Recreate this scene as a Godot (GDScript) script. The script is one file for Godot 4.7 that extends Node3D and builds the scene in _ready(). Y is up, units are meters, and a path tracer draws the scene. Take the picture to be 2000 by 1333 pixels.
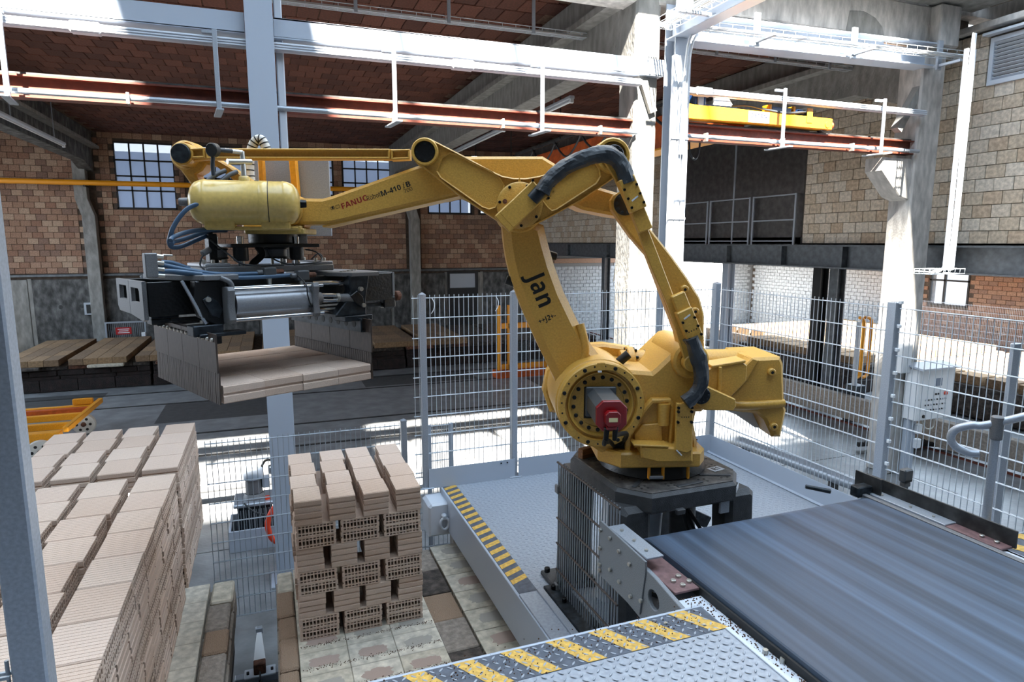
extends Node3D

# The hall floor is y = 0, x runs along the front beam, -z runs to the brick wall at the back. Units are metres.

func _ready():
	var cam := Camera3D.new()
	cam.name = "camera"
	cam.position = EYE
	cam.rotation = Vector3(deg_to_rad(-8.7), deg_to_rad(-20.5), 0)
	cam.fov = 55.57
	cam.near = 0.05
	cam.far = 200.0
	add_child(cam)
	var env := Environment.new()
	var sky := Sky.new()
	var sm := ProceduralSkyMaterial.new()
	sm.sky_top_color = Color(0.82, 0.91, 1.0)
	sm.sky_horizon_color = Color(0.94, 0.97, 1.0)
	sm.ground_horizon_color = Color(0.62, 0.64, 0.68)
	sm.ground_bottom_color = Color(0.42, 0.43, 0.45)
	sm.sun_angle_max = 2.0
	sky.sky_material = sm
	env.background_mode = Environment.BG_SKY
	env.sky = sky
	env.background_energy_multiplier = 1.0
	env.tonemap_mode = Environment.TONE_MAPPER_LINEAR
	env.tonemap_exposure = 7.0
	env.sdfgi_enabled = true
	env.ssao_enabled = true
	env.ssil_enabled = true
	var we := WorldEnvironment.new()
	we.name = "environment"
	we.environment = env
	add_child(we)
	var sun := DirectionalLight3D.new()
	sun.name = "sun"
	sun.light_color = Color(1.0, 0.97, 0.92)
	sun.light_energy = 3.8
	sun.light_angular_distance = 1.2
	sun.shadow_enabled = true
	add_child(sun)
	sun.look_at_from_position(Vector3.ZERO, Vector3(0.22, -1.1, -1.0))
	make_materials()
	build_shell()
	build_back_wall()
	build_right_wall()
	build_ceiling()
	build_frame()
	build_crane()
	build_floor_things()
	build_platform()
	build_fences()
	build_conveyor()
	build_near_platform()
	build_pedestal()
	build_robot()
	build_gripper()
	build_front_cars()
	build_left_stack()
	build_middle_stack()
	build_back_cars()
	build_next_hall()

const EYE := Vector3(0, 3.9, 0)

# ---------------------------------------------------------------- mesh building

class MB:
	var v := PackedVector3Array()
	var n := PackedVector3Array()
	func tri(a: Vector3, b: Vector3, c: Vector3, na: Vector3, nb: Vector3, nc: Vector3):
		var g := (b - a).cross(c - a)
		if g.dot(na + nb + nc) > 0:
			v.append_array([a, c, b]); n.append_array([na, nc, nb])
		else:
			v.append_array([a, b, c]); n.append_array([na, nb, nc])
	func flat(a: Vector3, b: Vector3, c: Vector3, hint: Vector3):
		var g := (b - a).cross(c - a)
		if g.length_squared() < 1e-16:
			return
		g = g.normalized()
		if g.dot(hint) < 0:
			g = -g
		tri(a, b, c, g, g, g)
	func quad(a: Vector3, b: Vector3, c: Vector3, d: Vector3, hint: Vector3):
		flat(a, b, c, hint); flat(a, c, d, hint)
	func box(c: Vector3, s: Vector3, q := Basis()) -> MB:
		var h := s / 2
		for ax in 3:
			for sg in [-1.0, 1.0]:
				var nn := Vector3.ZERO; nn[ax] = sg
				var u := Vector3.ZERO; u[(ax + 1) % 3] = h[(ax + 1) % 3]
				var w := Vector3.ZERO; w[(ax + 2) % 3] = h[(ax + 2) % 3]
				var o: Vector3 = nn * h[ax]
				quad(c + q * (o - u - w), c + q * (o + u - w), c + q * (o + u + w), c + q * (o - u + w), q * nn)
		return self
	# a box with every edge chamfered
	func cbox(c: Vector3, s: Vector3, b := 0.004, q := Basis()) -> MB:
		var x := s.x / 2; var y := s.y / 2
		b = minf(b, minf(x, minf(y, s.z / 2)) * 0.49)
		var p := PackedVector2Array([Vector2(-x + b, -y), Vector2(x - b, -y), Vector2(x, -y + b), Vector2(x, y - b), Vector2(x - b, y), Vector2(-x + b, y), Vector2(-x, y - b), Vector2(-x, -y + b)])
		prism(p, -s.z / 2, s.z / 2, b, Transform3D(q, c))
		return self
	# between two corners
	func span(a: Vector3, b: Vector3, bev := 0.0) -> MB:
		if bev > 0:
			cbox((a + b) / 2, (b - a).abs(), bev)
		else:
			box((a + b) / 2, (b - a).abs())
		return self
	static func inset(p: PackedVector2Array, d: float) -> PackedVector2Array:
		var out := PackedVector2Array()
		var k := p.size()
		var s := 1.0 if MB.area(p) > 0 else -1.0
		for i in k:
			var e0 := (p[i] - p[(i + k - 1) % k]).normalized()
			var e1 := (p[(i + 1) % k] - p[i]).normalized()
			var m0 := Vector2(-e0.y, e0.x) * s
			var m1 := Vector2(-e1.y, e1.x) * s
			var m := m0 + m1
			var l := m.length_squared()
			out.append(p[i] + (m * (2.0 * d / maxf(l, 0.8)) if l > 1e-6 else Vector2.ZERO))
		return out
	static func area(p: PackedVector2Array) -> float:
		var a := 0.0
		for i in p.size():
			a += p[i].cross(p[(i + 1) % p.size()])
		return a
	func face(p: PackedVector2Array, z: float, t: Transform3D, up: float):
		var ix := Geometry2D.triangulate_polygon(p)
		var nn := t.basis * Vector3(0, 0, up)
		for i in range(0, ix.size(), 3):
			flat(t * Vector3(p[ix[i]].x, p[ix[i]].y, z), t * Vector3(p[ix[i + 1]].x, p[ix[i + 1]].y, z), t * Vector3(p[ix[i + 2]].x, p[ix[i + 2]].y, z), nn)
	func wall(p: PackedVector2Array, z0: float, q: PackedVector2Array, z1: float, t: Transform3D, smooth: float, flip := 1.0, tilt := 0.0):
		var k := p.size()
		var s := (1.0 if MB.area(p) > 0 else -1.0) * flip
		var en := []
		for i in k:
			var e := (p[(i + 1) % k] - p[i]).normalized()
			en.append(Vector2(e.y, -e.x) * s)
		for i in k:
			var j := (i + 1) % k
			var na: Vector2 = en[i]
			var nb: Vector2 = en[i]
			if en[i].dot(en[(i + k - 1) % k]) > smooth:
				na = (en[i] + en[(i + k - 1) % k]).normalized()
			if en[i].dot(en[j]) > smooth:
				nb = (en[i] + en[j]).normalized()
			var a3 := (t.basis * Vector3(na.x, na.y, tilt)).normalized()
			var b3 := (t.basis * Vector3(nb.x, nb.y, tilt)).normalized()
			var A := t * Vector3(p[i].x, p[i].y, z0); var B := t * Vector3(p[j].x, p[j].y, z0)
			var C := t * Vector3(q[j].x, q[j].y, z1); var D := t * Vector3(q[i].x, q[i].y, z1)
			tri(A, B, C, a3, b3, b3); tri(A, C, D, a3, b3, a3)
	# outline in x, y; thickness along z; chamfered rims
	func prism(p, z0: float, z1: float, b := 0.0, t := Transform3D(), smooth := 0.8) -> MB:
		var pp := PackedVector2Array(p)
		p = pp
		if b <= 0:
			wall(p, z0, p, z1, t, smooth)
			face(p, z0, t, -1); face(p, z1, t, 1)
			return self
		var q := MB.inset(p, b)
		wall(p, z0 + b, p, z1 - b, t, smooth)
		wall(q, z0, p, z0 + b, t, smooth, 1.0, -1.0)
		wall(p, z1 - b, q, z1, t, smooth, 1.0, 1.0)
		face(q, z0, t, -1); face(q, z1, t, 1)
		return self
	# plate with one hole
	func ring(p, h, z0: float, z1: float, b := 0.0, t := Transform3D(), smooth := 0.8) -> MB:
		p = PackedVector2Array(p); h = PackedVector2Array(h)
		var po: PackedVector2Array = MB.inset(p, b) if b > 0 else p.duplicate()
		var ho: PackedVector2Array = MB.inset(h, -b) if b > 0 else h.duplicate()
		if b > 0:
			wall(p, z0 + b, p, z1 - b, t, smooth)
			wall(po, z0, p, z0 + b, t, smooth, 1.0, -1.0)
			wall(p, z1 - b, po, z1, t, smooth, 1.0, 1.0)
			wall(h, z0 + b, h, z1 - b, t, smooth, -1.0)
			wall(ho, z0, h, z0 + b, t, smooth, -1.0, -1.0)
			wall(h, z1 - b, ho, z1, t, smooth, -1.0, 1.0)
		else:
			wall(p, z0, p, z1, t, smooth); wall(h, z0, h, z1, t, smooth, -1.0)
		if MB.area(po) < 0: po.reverse()
		if MB.area(ho) > 0: ho.reverse()
		# keyhole cut at the closest pair of corners
		var bi := 0; var bj := 0; var bd := 1e9
		for i in po.size():
			for j in ho.size():
				var d: float = po[i].distance_squared_to(ho[j])
				if d < bd:
					bd = d; bi = i; bj = j
		var k := PackedVector2Array()
		for i in po.size() + 1: k.append(po[(bi + i) % po.size()])
		for j in ho.size() + 1: k.append(ho[(bj + j) % ho.size()])
		face(k, z0, t, -1); face(k, z1, t, 1)
		return self
	func frame_of(dir: Vector3) -> Basis:
		var z := dir.normalized()
		var x := (Vector3.UP if absf(z.y) < 0.95 else Vector3.RIGHT).cross(z).normalized()
		return Basis(x, z.cross(x), z)
	func cyl(a: Vector3, b: Vector3, r0: float, r1 := -1.0, k := 20, bev := 0.0) -> MB:
		if r1 < 0: r1 = r0
		var q := frame_of(b - a)
		var L := (b - a).length()
		var pr := [Vector2(0, 0), Vector2(r0, 0), Vector2(r1, L), Vector2(0, L)]
		if bev > 0:
			pr = [Vector2(0, 0), Vector2(r0 - bev, 0), Vector2(r0, bev), Vector2(r1, L - bev), Vector2(r1 - bev, L), Vector2(0, L)]
		lathe(pr, Transform3D(q, a), k)
		return self
	# profile (radius, z) turned round the z axis; corners sharper than about 40 degrees stay sharp
	func lathe(pr: Array, t: Transform3D, k := 24, turn := TAU, from := 0.0) -> MB:
		var m := pr.size()
		var en := []
		for i in m - 1:
			var e: Vector2 = (pr[i + 1] - pr[i]).normalized()
			en.append(Vector2(e.y, -e.x))
		for i in m - 1:
			var na: Vector2 = en[i]; var nb: Vector2 = en[i]
			if i > 0 and en[i].dot(en[i - 1]) > 0.75: na = (en[i] + en[i - 1]).normalized()
			if i < m - 2 and en[i].dot(en[i + 1]) > 0.75: nb = (en[i] + en[i + 1]).normalized()
			for s in k:
				var a0 := from + turn * s / k; var a1 := from + turn * (s + 1) / k
				var c0 := Vector2(cos(a0), sin(a0)); var c1 := Vector2(cos(a1), sin(a1))
				var P := func(p: Vector2, c: Vector2): return t * Vector3(p.x * c.x, p.x * c.y, p.y)
				var N := func(q: Vector2, c: Vector2): return (t.basis * Vector3(q.x * c.x, q.x * c.y, q.y)).normalized()
				if pr[i].x > 1e-6 or pr[i + 1].x > 1e-6:
					if pr[i].x > 1e-6: tri(P.call(pr[i], c0), P.call(pr[i], c1), P.call(pr[i + 1], c1), N.call(na, c0), N.call(na, c1), N.call(nb, c1))
					if pr[i + 1].x > 1e-6: tri(P.call(pr[i], c0), P.call(pr[i + 1], c1), P.call(pr[i + 1], c0), N.call(na, c0), N.call(nb, c1), N.call(nb, c0))
		return self
	func tube(pts: Array, r: float, k := 8, caps := true) -> MB:
		var m := pts.size()
		var q := frame_of(pts[1] - pts[0])
		var rings := []
		for i in m:
			var d: Vector3 = (pts[mini(i + 1, m - 1)] - pts[maxi(i - 1, 0)]).normalized()
			var ax := q.z.cross(d)
			if ax.length() > 1e-5:
				q = Basis(ax.normalized(), q.z.angle_to(d)) * q
			var ring := []
			for s in k:
				var a := TAU * s / k
				ring.append(q.x * cos(a) + q.y * sin(a))
			rings.append(ring)
		for i in m - 1:
			for s in k:
				var s2 := (s + 1) % k
				var A: Vector3 = pts[i] + rings[i][s] * r; var B: Vector3 = pts[i] + rings[i][s2] * r
				var C: Vector3 = pts[i + 1] + rings[i + 1][s2] * r; var D: Vector3 = pts[i + 1] + rings[i + 1][s] * r
				tri(A, B, C, rings[i][s], rings[i][s2], rings[i + 1][s2])
				tri(A, C, D, rings[i][s], rings[i + 1][s2], rings[i + 1][s])
		if caps:
			for e in [0, m - 1]:
				var hint: Vector3 = (pts[0] - pts[1]) if e == 0 else (pts[m - 1] - pts[m - 2])
				for s in range(1, k - 1):
					flat(pts[e] + rings[e][0] * r, pts[e] + rings[e][s] * r, pts[e] + rings[e][s + 1] * r, hint)
		return self
	func mesh(m: Material = null) -> ArrayMesh:
		var a := []
		a.resize(Mesh.ARRAY_MAX)
		a[Mesh.ARRAY_VERTEX] = v
		a[Mesh.ARRAY_NORMAL] = n
		var am := ArrayMesh.new()
		am.add_surface_from_arrays(Mesh.PRIMITIVE_TRIANGLES, a)
		if m: am.surface_set_material(0, m)
		return am

func mb() -> MB:
	return MB.new()

func circle(c: Vector2, r: float, k := 24, from := 0.0) -> PackedVector2Array:
	var p := PackedVector2Array()
	for i in k: p.append(c + Vector2.from_angle(from + TAU * i / k) * r)
	return p

# smooth curve through points
func curve(pts: Array, per := 5) -> Array:
	var out := []
	var m := pts.size()
	for i in m - 1:
		var a: Vector3 = pts[maxi(i - 1, 0)]; var b: Vector3 = pts[i]; var c: Vector3 = pts[i + 1]; var d: Vector3 = pts[mini(i + 2, m - 1)]
		for s in per: out.append(b.cubic_interpolate(c, a, d, float(s) / per))
	out.append(pts[m - 1])
	return out

# I-beam from a to b: height along up
func ibeam(o: MB, a: Vector3, b: Vector3, h: float, w: float, tf := 0.016, tw := 0.012, up := Vector3.UP):
	var z := (b - a).normalized()
	var x := up.cross(z).normalized()
	var t := Transform3D(Basis(x, z.cross(x), z), a)
	var L := (b - a).length()
	var H := h / 2; var W := w / 2; var T := tw / 2
	o.prism([Vector2(-W, -H), Vector2(W, -H), Vector2(W, -H + tf), Vector2(T, -H + tf), Vector2(T, H - tf), Vector2(W, H - tf), Vector2(W, H), Vector2(-W, H), Vector2(-W, H - tf), Vector2(-T, H - tf), Vector2(-T, -H + tf), Vector2(-W, -H + tf)], 0, L, 0.0, t)
	return o

# ---------------------------------------------------------------- objects, parts, labels

var taken := {}
func numbered(nm: String) -> String:
	var k: int = taken.get(nm, 0)
	taken[nm] = k + 1
	return nm if k == 0 else "%s_%03d" % [nm, k]

func tag(o: Node3D, label: String, category: String, group := ""):
	o.set_meta("label", label)
	o.set_meta("category", category)
	if group: o.set_meta("group", group)
	return o

func thing(nm: String, label: String, category: String, at := Vector3.ZERO, turn := 0.0, group := "") -> Node3D:
	var o := Node3D.new()
	o.name = numbered(nm)
	add_child(o)
	o.position = at
	o.rotation.y = turn
	tag(o, label, category, group)
	return o

func part(nm: String, m, mat: Material, parent: Node3D) -> MeshInstance3D:
	var o := MeshInstance3D.new()
	o.name = nm
	o.mesh = m.mesh(mat) if m is MB else m
	if not (m is MB) and mat: o.material_override = mat
	parent.add_child(o, true)
	return o

func single(nm: String, m, mat: Material, label: String, category: String, group := "") -> MeshInstance3D:
	var o := MeshInstance3D.new()
	o.name = numbered(nm)
	o.mesh = m.mesh(mat) if m is MB else m
	if not (m is MB) and mat: o.material_override = mat
	add_child(o)
	tag(o, label, category, group)
	return o

func struct(nm: String, m: MB, mat: Material) -> MeshInstance3D:
	var o := MeshInstance3D.new()
	o.name = nm
	o.mesh = m.mesh(mat)
	add_child(o)
	o.set_meta("kind", "structure")
	return o

func stuff(o: Node3D):
	o.set_meta("kind", "stuff")
	return o

# alike pieces: the 300 that show largest are parts, the rest one part of kind stuff
func pieces(parent: Node3D, nm: String, shape: MB, places: Array, mats: Array, rest_mat: Material, tints: Array, most := 300):
	var order := range(places.size())
	order.sort_custom(func(a, b): return EYE.distance_squared_to(places[a].origin) < EYE.distance_squared_to(places[b].origin))
	var meshes := []
	for m in mats: meshes.append(shape.mesh(m))
	for i in mini(most, order.size()):
		var o := MeshInstance3D.new()
		o.name = nm
		o.mesh = meshes[rng.randi() % meshes.size()]
		o.transform = places[order[i]]
		parent.add_child(o, true)
	if order.size() > most:
		many(parent, nm + "_field", shape.mesh(rest_mat), range(most, order.size()).map(func(i): return places[order[i]]), tints)

func many(parent: Node3D, nm: String, mesh: Mesh, places: Array, tints := []):
	var mm := MultiMesh.new()
	mm.transform_format = MultiMesh.TRANSFORM_3D
	mm.use_colors = not tints.is_empty()
	mm.mesh = mesh
	mm.instance_count = places.size()
	for i in places.size():
		mm.set_instance_transform(i, places[i])
		if tints: mm.set_instance_color(i, tints[rng.randi() % tints.size()])
	var o := MultiMeshInstance3D.new()
	o.name = nm
	o.multimesh = mm
	parent.add_child(o, true)
	stuff(o)
	return o

func letters(parent: Node3D, s: String, size: float, at: Transform3D, mat: Material, font := "Droid Sans", bold := true, depth := 0.002, stretch := 1.0):
	var tm := TextMesh.new()
	var f := SystemFont.new()
	f.font_names = PackedStringArray([font])
	f.font_weight = 700 if bold else 400
	tm.font = f
	tm.text = s
	tm.font_size = 64
	tm.pixel_size = size / 64.0
	tm.depth = depth
	tm.curve_step = 2.0
	var o := MeshInstance3D.new()
	o.name = "lettering"
	o.mesh = tm
	o.material_override = mat
	o.transform = at * Transform3D(Basis.from_scale(Vector3(stretch, 1, 1)), Vector3.ZERO)
	parent.add_child(o, true)
	return o

# ---------------------------------------------------------------- materials

var rng := RandomNumberGenerator.new()
var M := {}
var T := {}

func noise(nm: String, seed_: int, freq: float, lo: float, hi: float, octaves := 4, kind := FastNoiseLite.TYPE_SIMPLEX_SMOOTH, size := 512, bump := 0.0):
	var f := FastNoiseLite.new()
	f.seed = seed_
	f.noise_type = kind
	f.frequency = freq
	f.fractal_octaves = octaves
	var t := NoiseTexture2D.new()
	t.width = size; t.height = size
	t.seamless = true
	t.noise = f
	if bump > 0:
		t.as_normal_map = true
		t.bump_strength = bump
	else:
		var g := Gradient.new()
		g.set_color(0, Color(lo, lo, lo)); g.set_color(1, Color(hi, hi, hi))
		t.color_ramp = g
	T[nm] = t

func mat(nm: String, c: Color, rough := 0.7, metal := 0.0, tex := "", sc := Vector3.ONE, nrm := "", nsc := 0.4, spec := 0.5) -> StandardMaterial3D:
	var m := StandardMaterial3D.new()
	m.resource_name = nm
	m.albedo_color = c
	m.roughness = rough
	m.metallic = metal
	m.metallic_specular = spec
	if tex or nrm:
		m.uv1_triplanar = true
		m.uv1_world_triplanar = true
		m.uv1_scale = sc
	if tex: m.albedo_texture = T[tex]
	if nrm:
		m.normal_enabled = true
		m.normal_texture = T[nrm]
		m.normal_scale = nsc
	M[nm] = m
	return m

func make_materials():
	rng.seed = 7
	noise("mottle", 1, 0.012, 0.74, 1.0)
	noise("fine", 2, 0.06, 0.86, 1.0, 3)
	noise("stain", 3, 0.01, 0.38, 1.0, 5)
	noise("speck", 4, 0.16, 0.55, 1.0, 2)
	noise("streak", 5, 0.02, 0.5, 1.0, 4)
	noise("bump", 6, 0.09, 0, 0, 3, FastNoiseLite.TYPE_SIMPLEX_SMOOTH, 512, 4.0)
	noise("rough", 7, 0.05, 0, 0, 5, FastNoiseLite.TYPE_SIMPLEX_SMOOTH, 512, 9.0)
	noise("peel", 8, 0.2, 0, 0, 2, FastNoiseLite.TYPE_SIMPLEX_SMOOTH, 256, 3.0)
	var one := Vector3.ONE
	# paint and metal
	mat("robot_yellow", Color(0.86, 0.665, 0.30), 0.42, 0.0, "fine", one * 2.0, "peel", 0.25)
	mat("tank_yellow", Color(0.86, 0.735, 0.43), 0.22, 0.0, "fine", one, "", 0.0)
	mat("crane_yellow", Color(0.93, 0.62, 0.10), 0.45, 0.0, "fine", one)
	mat("crane_orange", Color(0.82, 0.36, 0.07), 0.5, 0.0, "mottle", one)
	mat("pipe_yellow", Color(0.88, 0.58, 0.07), 0.45)
	mat("blue_paint", Color(0.10, 0.24, 0.44), 0.4)
	mat("grey_paint", Color(0.64, 0.675, 0.725), 0.3)
	mat("pale_paint", Color(0.74, 0.765, 0.80), 0.42)
	mat("frame_grey", Color(0.60, 0.62, 0.645), 0.5, 0.0, "speck", one * 3.0)
	mat("galvanised", Color(0.68, 0.71, 0.75), 0.38, 0.45, "fine", one * 3.0)
	mat("wire", Color(0.74, 0.77, 0.80), 0.4, 0.35)
	mat("wire_dark", Color(0.60, 0.63, 0.66), 0.42, 0.35)
	mat("dark_steel", Color(0.26, 0.29, 0.32), 0.42, 0.5, "stain", one * 3.0)
	mat("old_steel", Color(0.33, 0.33, 0.33), 0.5, 0.3, "stain", one * 1.2)
	mat("lintel_grey", Color(0.40, 0.42, 0.44), 0.40, 0.15, "mottle", one)
	mat("black_iron", Color(0.035, 0.037, 0.042), 0.4, 0.0, "", one, "peel", 0.15)
	mat("black_rubber", Color(0.06, 0.065, 0.07), 0.55, 0.0)
	mat("pedestal_grey", Color(0.27, 0.275, 0.285), 0.5, 0.0, "mottle", one * 2.0, "peel", 0.3)
	mat("pedestal_top", Color(0.46, 0.435, 0.415), 0.6, 0.0, "stain", one * 2.2, "peel", 0.3)
	mat("aluminium", Color(0.66, 0.67, 0.69), 0.38, 0.6, "fine", one * 3.0)
	mat("cast_alu", Color(0.56, 0.565, 0.575), 0.5, 0.3, "speck", one * 3.0)
	mat("chrome", Color(0.82, 0.83, 0.84), 0.16, 0.95)
	mat("zinc", Color(0.72, 0.71, 0.68), 0.32, 0.7)
	mat("motor_red", Color(0.50, 0.035, 0.06), 0.35)
	mat("motor_grey", Color(0.30, 0.31, 0.32), 0.45, 0.2)
	mat("tine_steel", Color(0.33, 0.28, 0.255), 0.5, 0.25, "mottle", Vector3(8, 2, 8), "bump", 0.2)
	mat("hose_blue", Color(0.27, 0.37, 0.47), 0.4)
	mat("hose_grey", Color(0.20, 0.22, 0.24), 0.5, 0.0, "fine", one * 8.0)
	mat("duct_white", Color(0.80, 0.79, 0.76), 0.6)
	mat("rail_brown", Color(0.43, 0.19, 0.12), 0.55, 0.1, "mottle", one * 2.0)
	mat("bolt_dark", Color(0.04, 0.04, 0.045), 0.35, 0.4)
	mat("white", Color(0.86, 0.87, 0.88), 0.5)
	mat("ink_black", Color(0.02, 0.02, 0.022), 0.6)
	mat("ink_red", Color(0.55, 0.05, 0.05), 0.6)
	mat("ink_blue", Color(0.08, 0.12, 0.25), 0.6)
	mat("sign_red", Color(0.66, 0.05, 0.06), 0.5)
	mat("orange_red", Color(0.85, 0.24, 0.10), 0.5)
	mat("label_cream", Color(0.86, 0.82, 0.62), 0.6)
	# masonry
	mat("concrete", Color(0.60, 0.595, 0.58), 0.85, 0.0, "mottle", Vector3(0.9, 0.3, 0.9), "rough", 0.15)
	mat("pale_concrete", Color(0.80, 0.785, 0.765), 0.85, 0.0, "mottle", Vector3(1.2, 0.4, 1.2), "bump", 0.12)
	mat("dark_concrete", Color(0.46, 0.46, 0.455), 0.8, 0.0, "stain", Vector3(0.7, 0.4, 0.7), "rough", 0.3)
	mat("floor", Color(0.56, 0.57, 0.58), 0.38, 0.0, "mottle", one * 0.3, "bump", 0.08)
	mat("floor_patch", Color(0.30, 0.305, 0.31), 0.5, 0.0, "mottle", one * 0.7, "bump", 0.12)
	mat("mortar", Color(0.36, 0.31, 0.27), 0.95, 0.0, "mottle", one)
	mat("mortar_pale", Color(0.42, 0.39, 0.355), 0.95, 0.0, "mottle", one)
	for i in 5:
		mat("wall_brick_%d" % i, [Color(0.66, 0.52, 0.43), Color(0.70, 0.56, 0.47), Color(0.62, 0.47, 0.385), Color(0.75, 0.635, 0.54), Color(0.58, 0.46, 0.395)][i], 0.9, 0.0, "mottle", one * 3.0, "rough", 0.3)
	for i in 4:
		mat("pale_block_%d" % i, [Color(0.86, 0.80, 0.72), Color(0.82, 0.75, 0.66), Color(0.88, 0.83, 0.76), Color(0.80, 0.71, 0.61)][i], 0.85, 0.0, "mottle", one * 2.0, "rough", 0.25)
	for i in 3:
		mat("ceiling_tile_%d" % i, [Color(0.40, 0.235, 0.18), Color(0.45, 0.27, 0.21), Color(0.36, 0.21, 0.165)][i], 0.9, 0.0, "mottle", one * 3.0, "rough", 0.3)
	var b := mat("brick_rest", Color.WHITE, 0.9, 0.0, "mottle", one * 3.0, "rough", 0.3)
	b.vertex_color_use_as_albedo = true
	mat("ceiling_joint", Color(0.52, 0.41, 0.34), 0.95, 0.0, "mottle", one * 2.0)
	for i in 4:
		mat("clay_%d" % i, [Color(0.85, 0.755, 0.685), Color(0.865, 0.775, 0.705), Color(0.835, 0.735, 0.66), Color(0.86, 0.765, 0.695)][i], 0.85, 0.0, "fine", one * 4.0, "bump", 0.12)
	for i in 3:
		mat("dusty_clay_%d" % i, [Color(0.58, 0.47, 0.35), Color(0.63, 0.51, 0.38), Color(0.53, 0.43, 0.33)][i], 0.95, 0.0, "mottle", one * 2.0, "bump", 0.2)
	for i in 3:
		mat("paver_%d" % i, [Color(0.84, 0.81, 0.745), Color(0.87, 0.84, 0.775), Color(0.82, 0.785, 0.71)][i], 0.85, 0.0, "mottle", one * 1.6, "bump", 0.15)
	mat("paver_stain", Color(0.80, 0.775, 0.73), 0.95, 0.0, "speck", one * 5.0)
	mat("paver_red", Color(0.82, 0.725, 0.67), 0.95, 0.0, "speck", one * 5.0)
	mat("refractory", Color(0.72, 0.61, 0.51), 0.95, 0.0, "speck", one * 2.5, "rough", 0.8)
	mat("refractory_grey", Color(0.62, 0.575, 0.53), 0.95, 0.0, "mottle", one * 2.6, "rough", 0.6)
	mat("burnt", Color(0.20, 0.135, 0.12), 0.8, 0.0, "stain", one * 0.9, "rough", 0.5)
	mat("burnt_grey", Color(0.40, 0.36, 0.33), 0.85, 0.0, "stain", one * 1.5, "rough", 0.5)
	mat("burnt_base", Color(0.55, 0.36, 0.27), 0.85, 0.0, "stain", one * 1.5, "rough", 0.5)
	# floors to walk on, belt
	mat("tread_plate", Color(0.62, 0.65, 0.69), 0.48, 0.2, "fine", one * 1.0, "bump", 0.08)
	mat("stripe_grey", Color(0.33, 0.36, 0.41), 0.6, 0.0, "mottle", one * 3.0)
	mat("stripe_yellow", Color(0.86, 0.69, 0.32), 0.6, 0.0, "mottle", one * 5.0)
	mat("belt", Color(0.32, 0.39, 0.48), 0.5, 0.0, "streak", Vector3(0.8, 0.8, 0.012), "bump", 0.05)
	mat("crumbs", Color(0.30, 0.20, 0.14), 0.95)
	mat("pink_plate", Color(0.52, 0.40, 0.40), 0.5, 0.2, "mottle", one * 3.0)
	mat("outside_grey", Color(0.20, 0.25, 0.33), 0.9)
	mat("wood", Color(0.60, 0.41, 0.25), 0.8, 0.0, "streak", Vector3(0.3, 6, 6))
	mat("door_metal", Color(0.42, 0.41, 0.405), 0.30, 0.5, "mottle", one * 0.8)
	mat("white_wall", Color(0.74, 0.745, 0.75), 0.85, 0.0, "mottle", one)
	mat("white_joint", Color(0.50, 0.50, 0.50), 0.95)
	mat("frame_dark", Color(0.09, 0.09, 0.095), 0.6)
	var g := mat("frosted", Color(0.50, 0.58, 0.70, 0.62), 0.5)
	g.transparency = BaseMaterial3D.TRANSPARENCY_ALPHA
	var gl := mat("clear_glass", Color(0.9, 0.95, 1.0, 0.12), 0.05)
	gl.transparency = BaseMaterial3D.TRANSPARENCY_ALPHA

# ---------------------------------------------------------------- the setting

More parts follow.
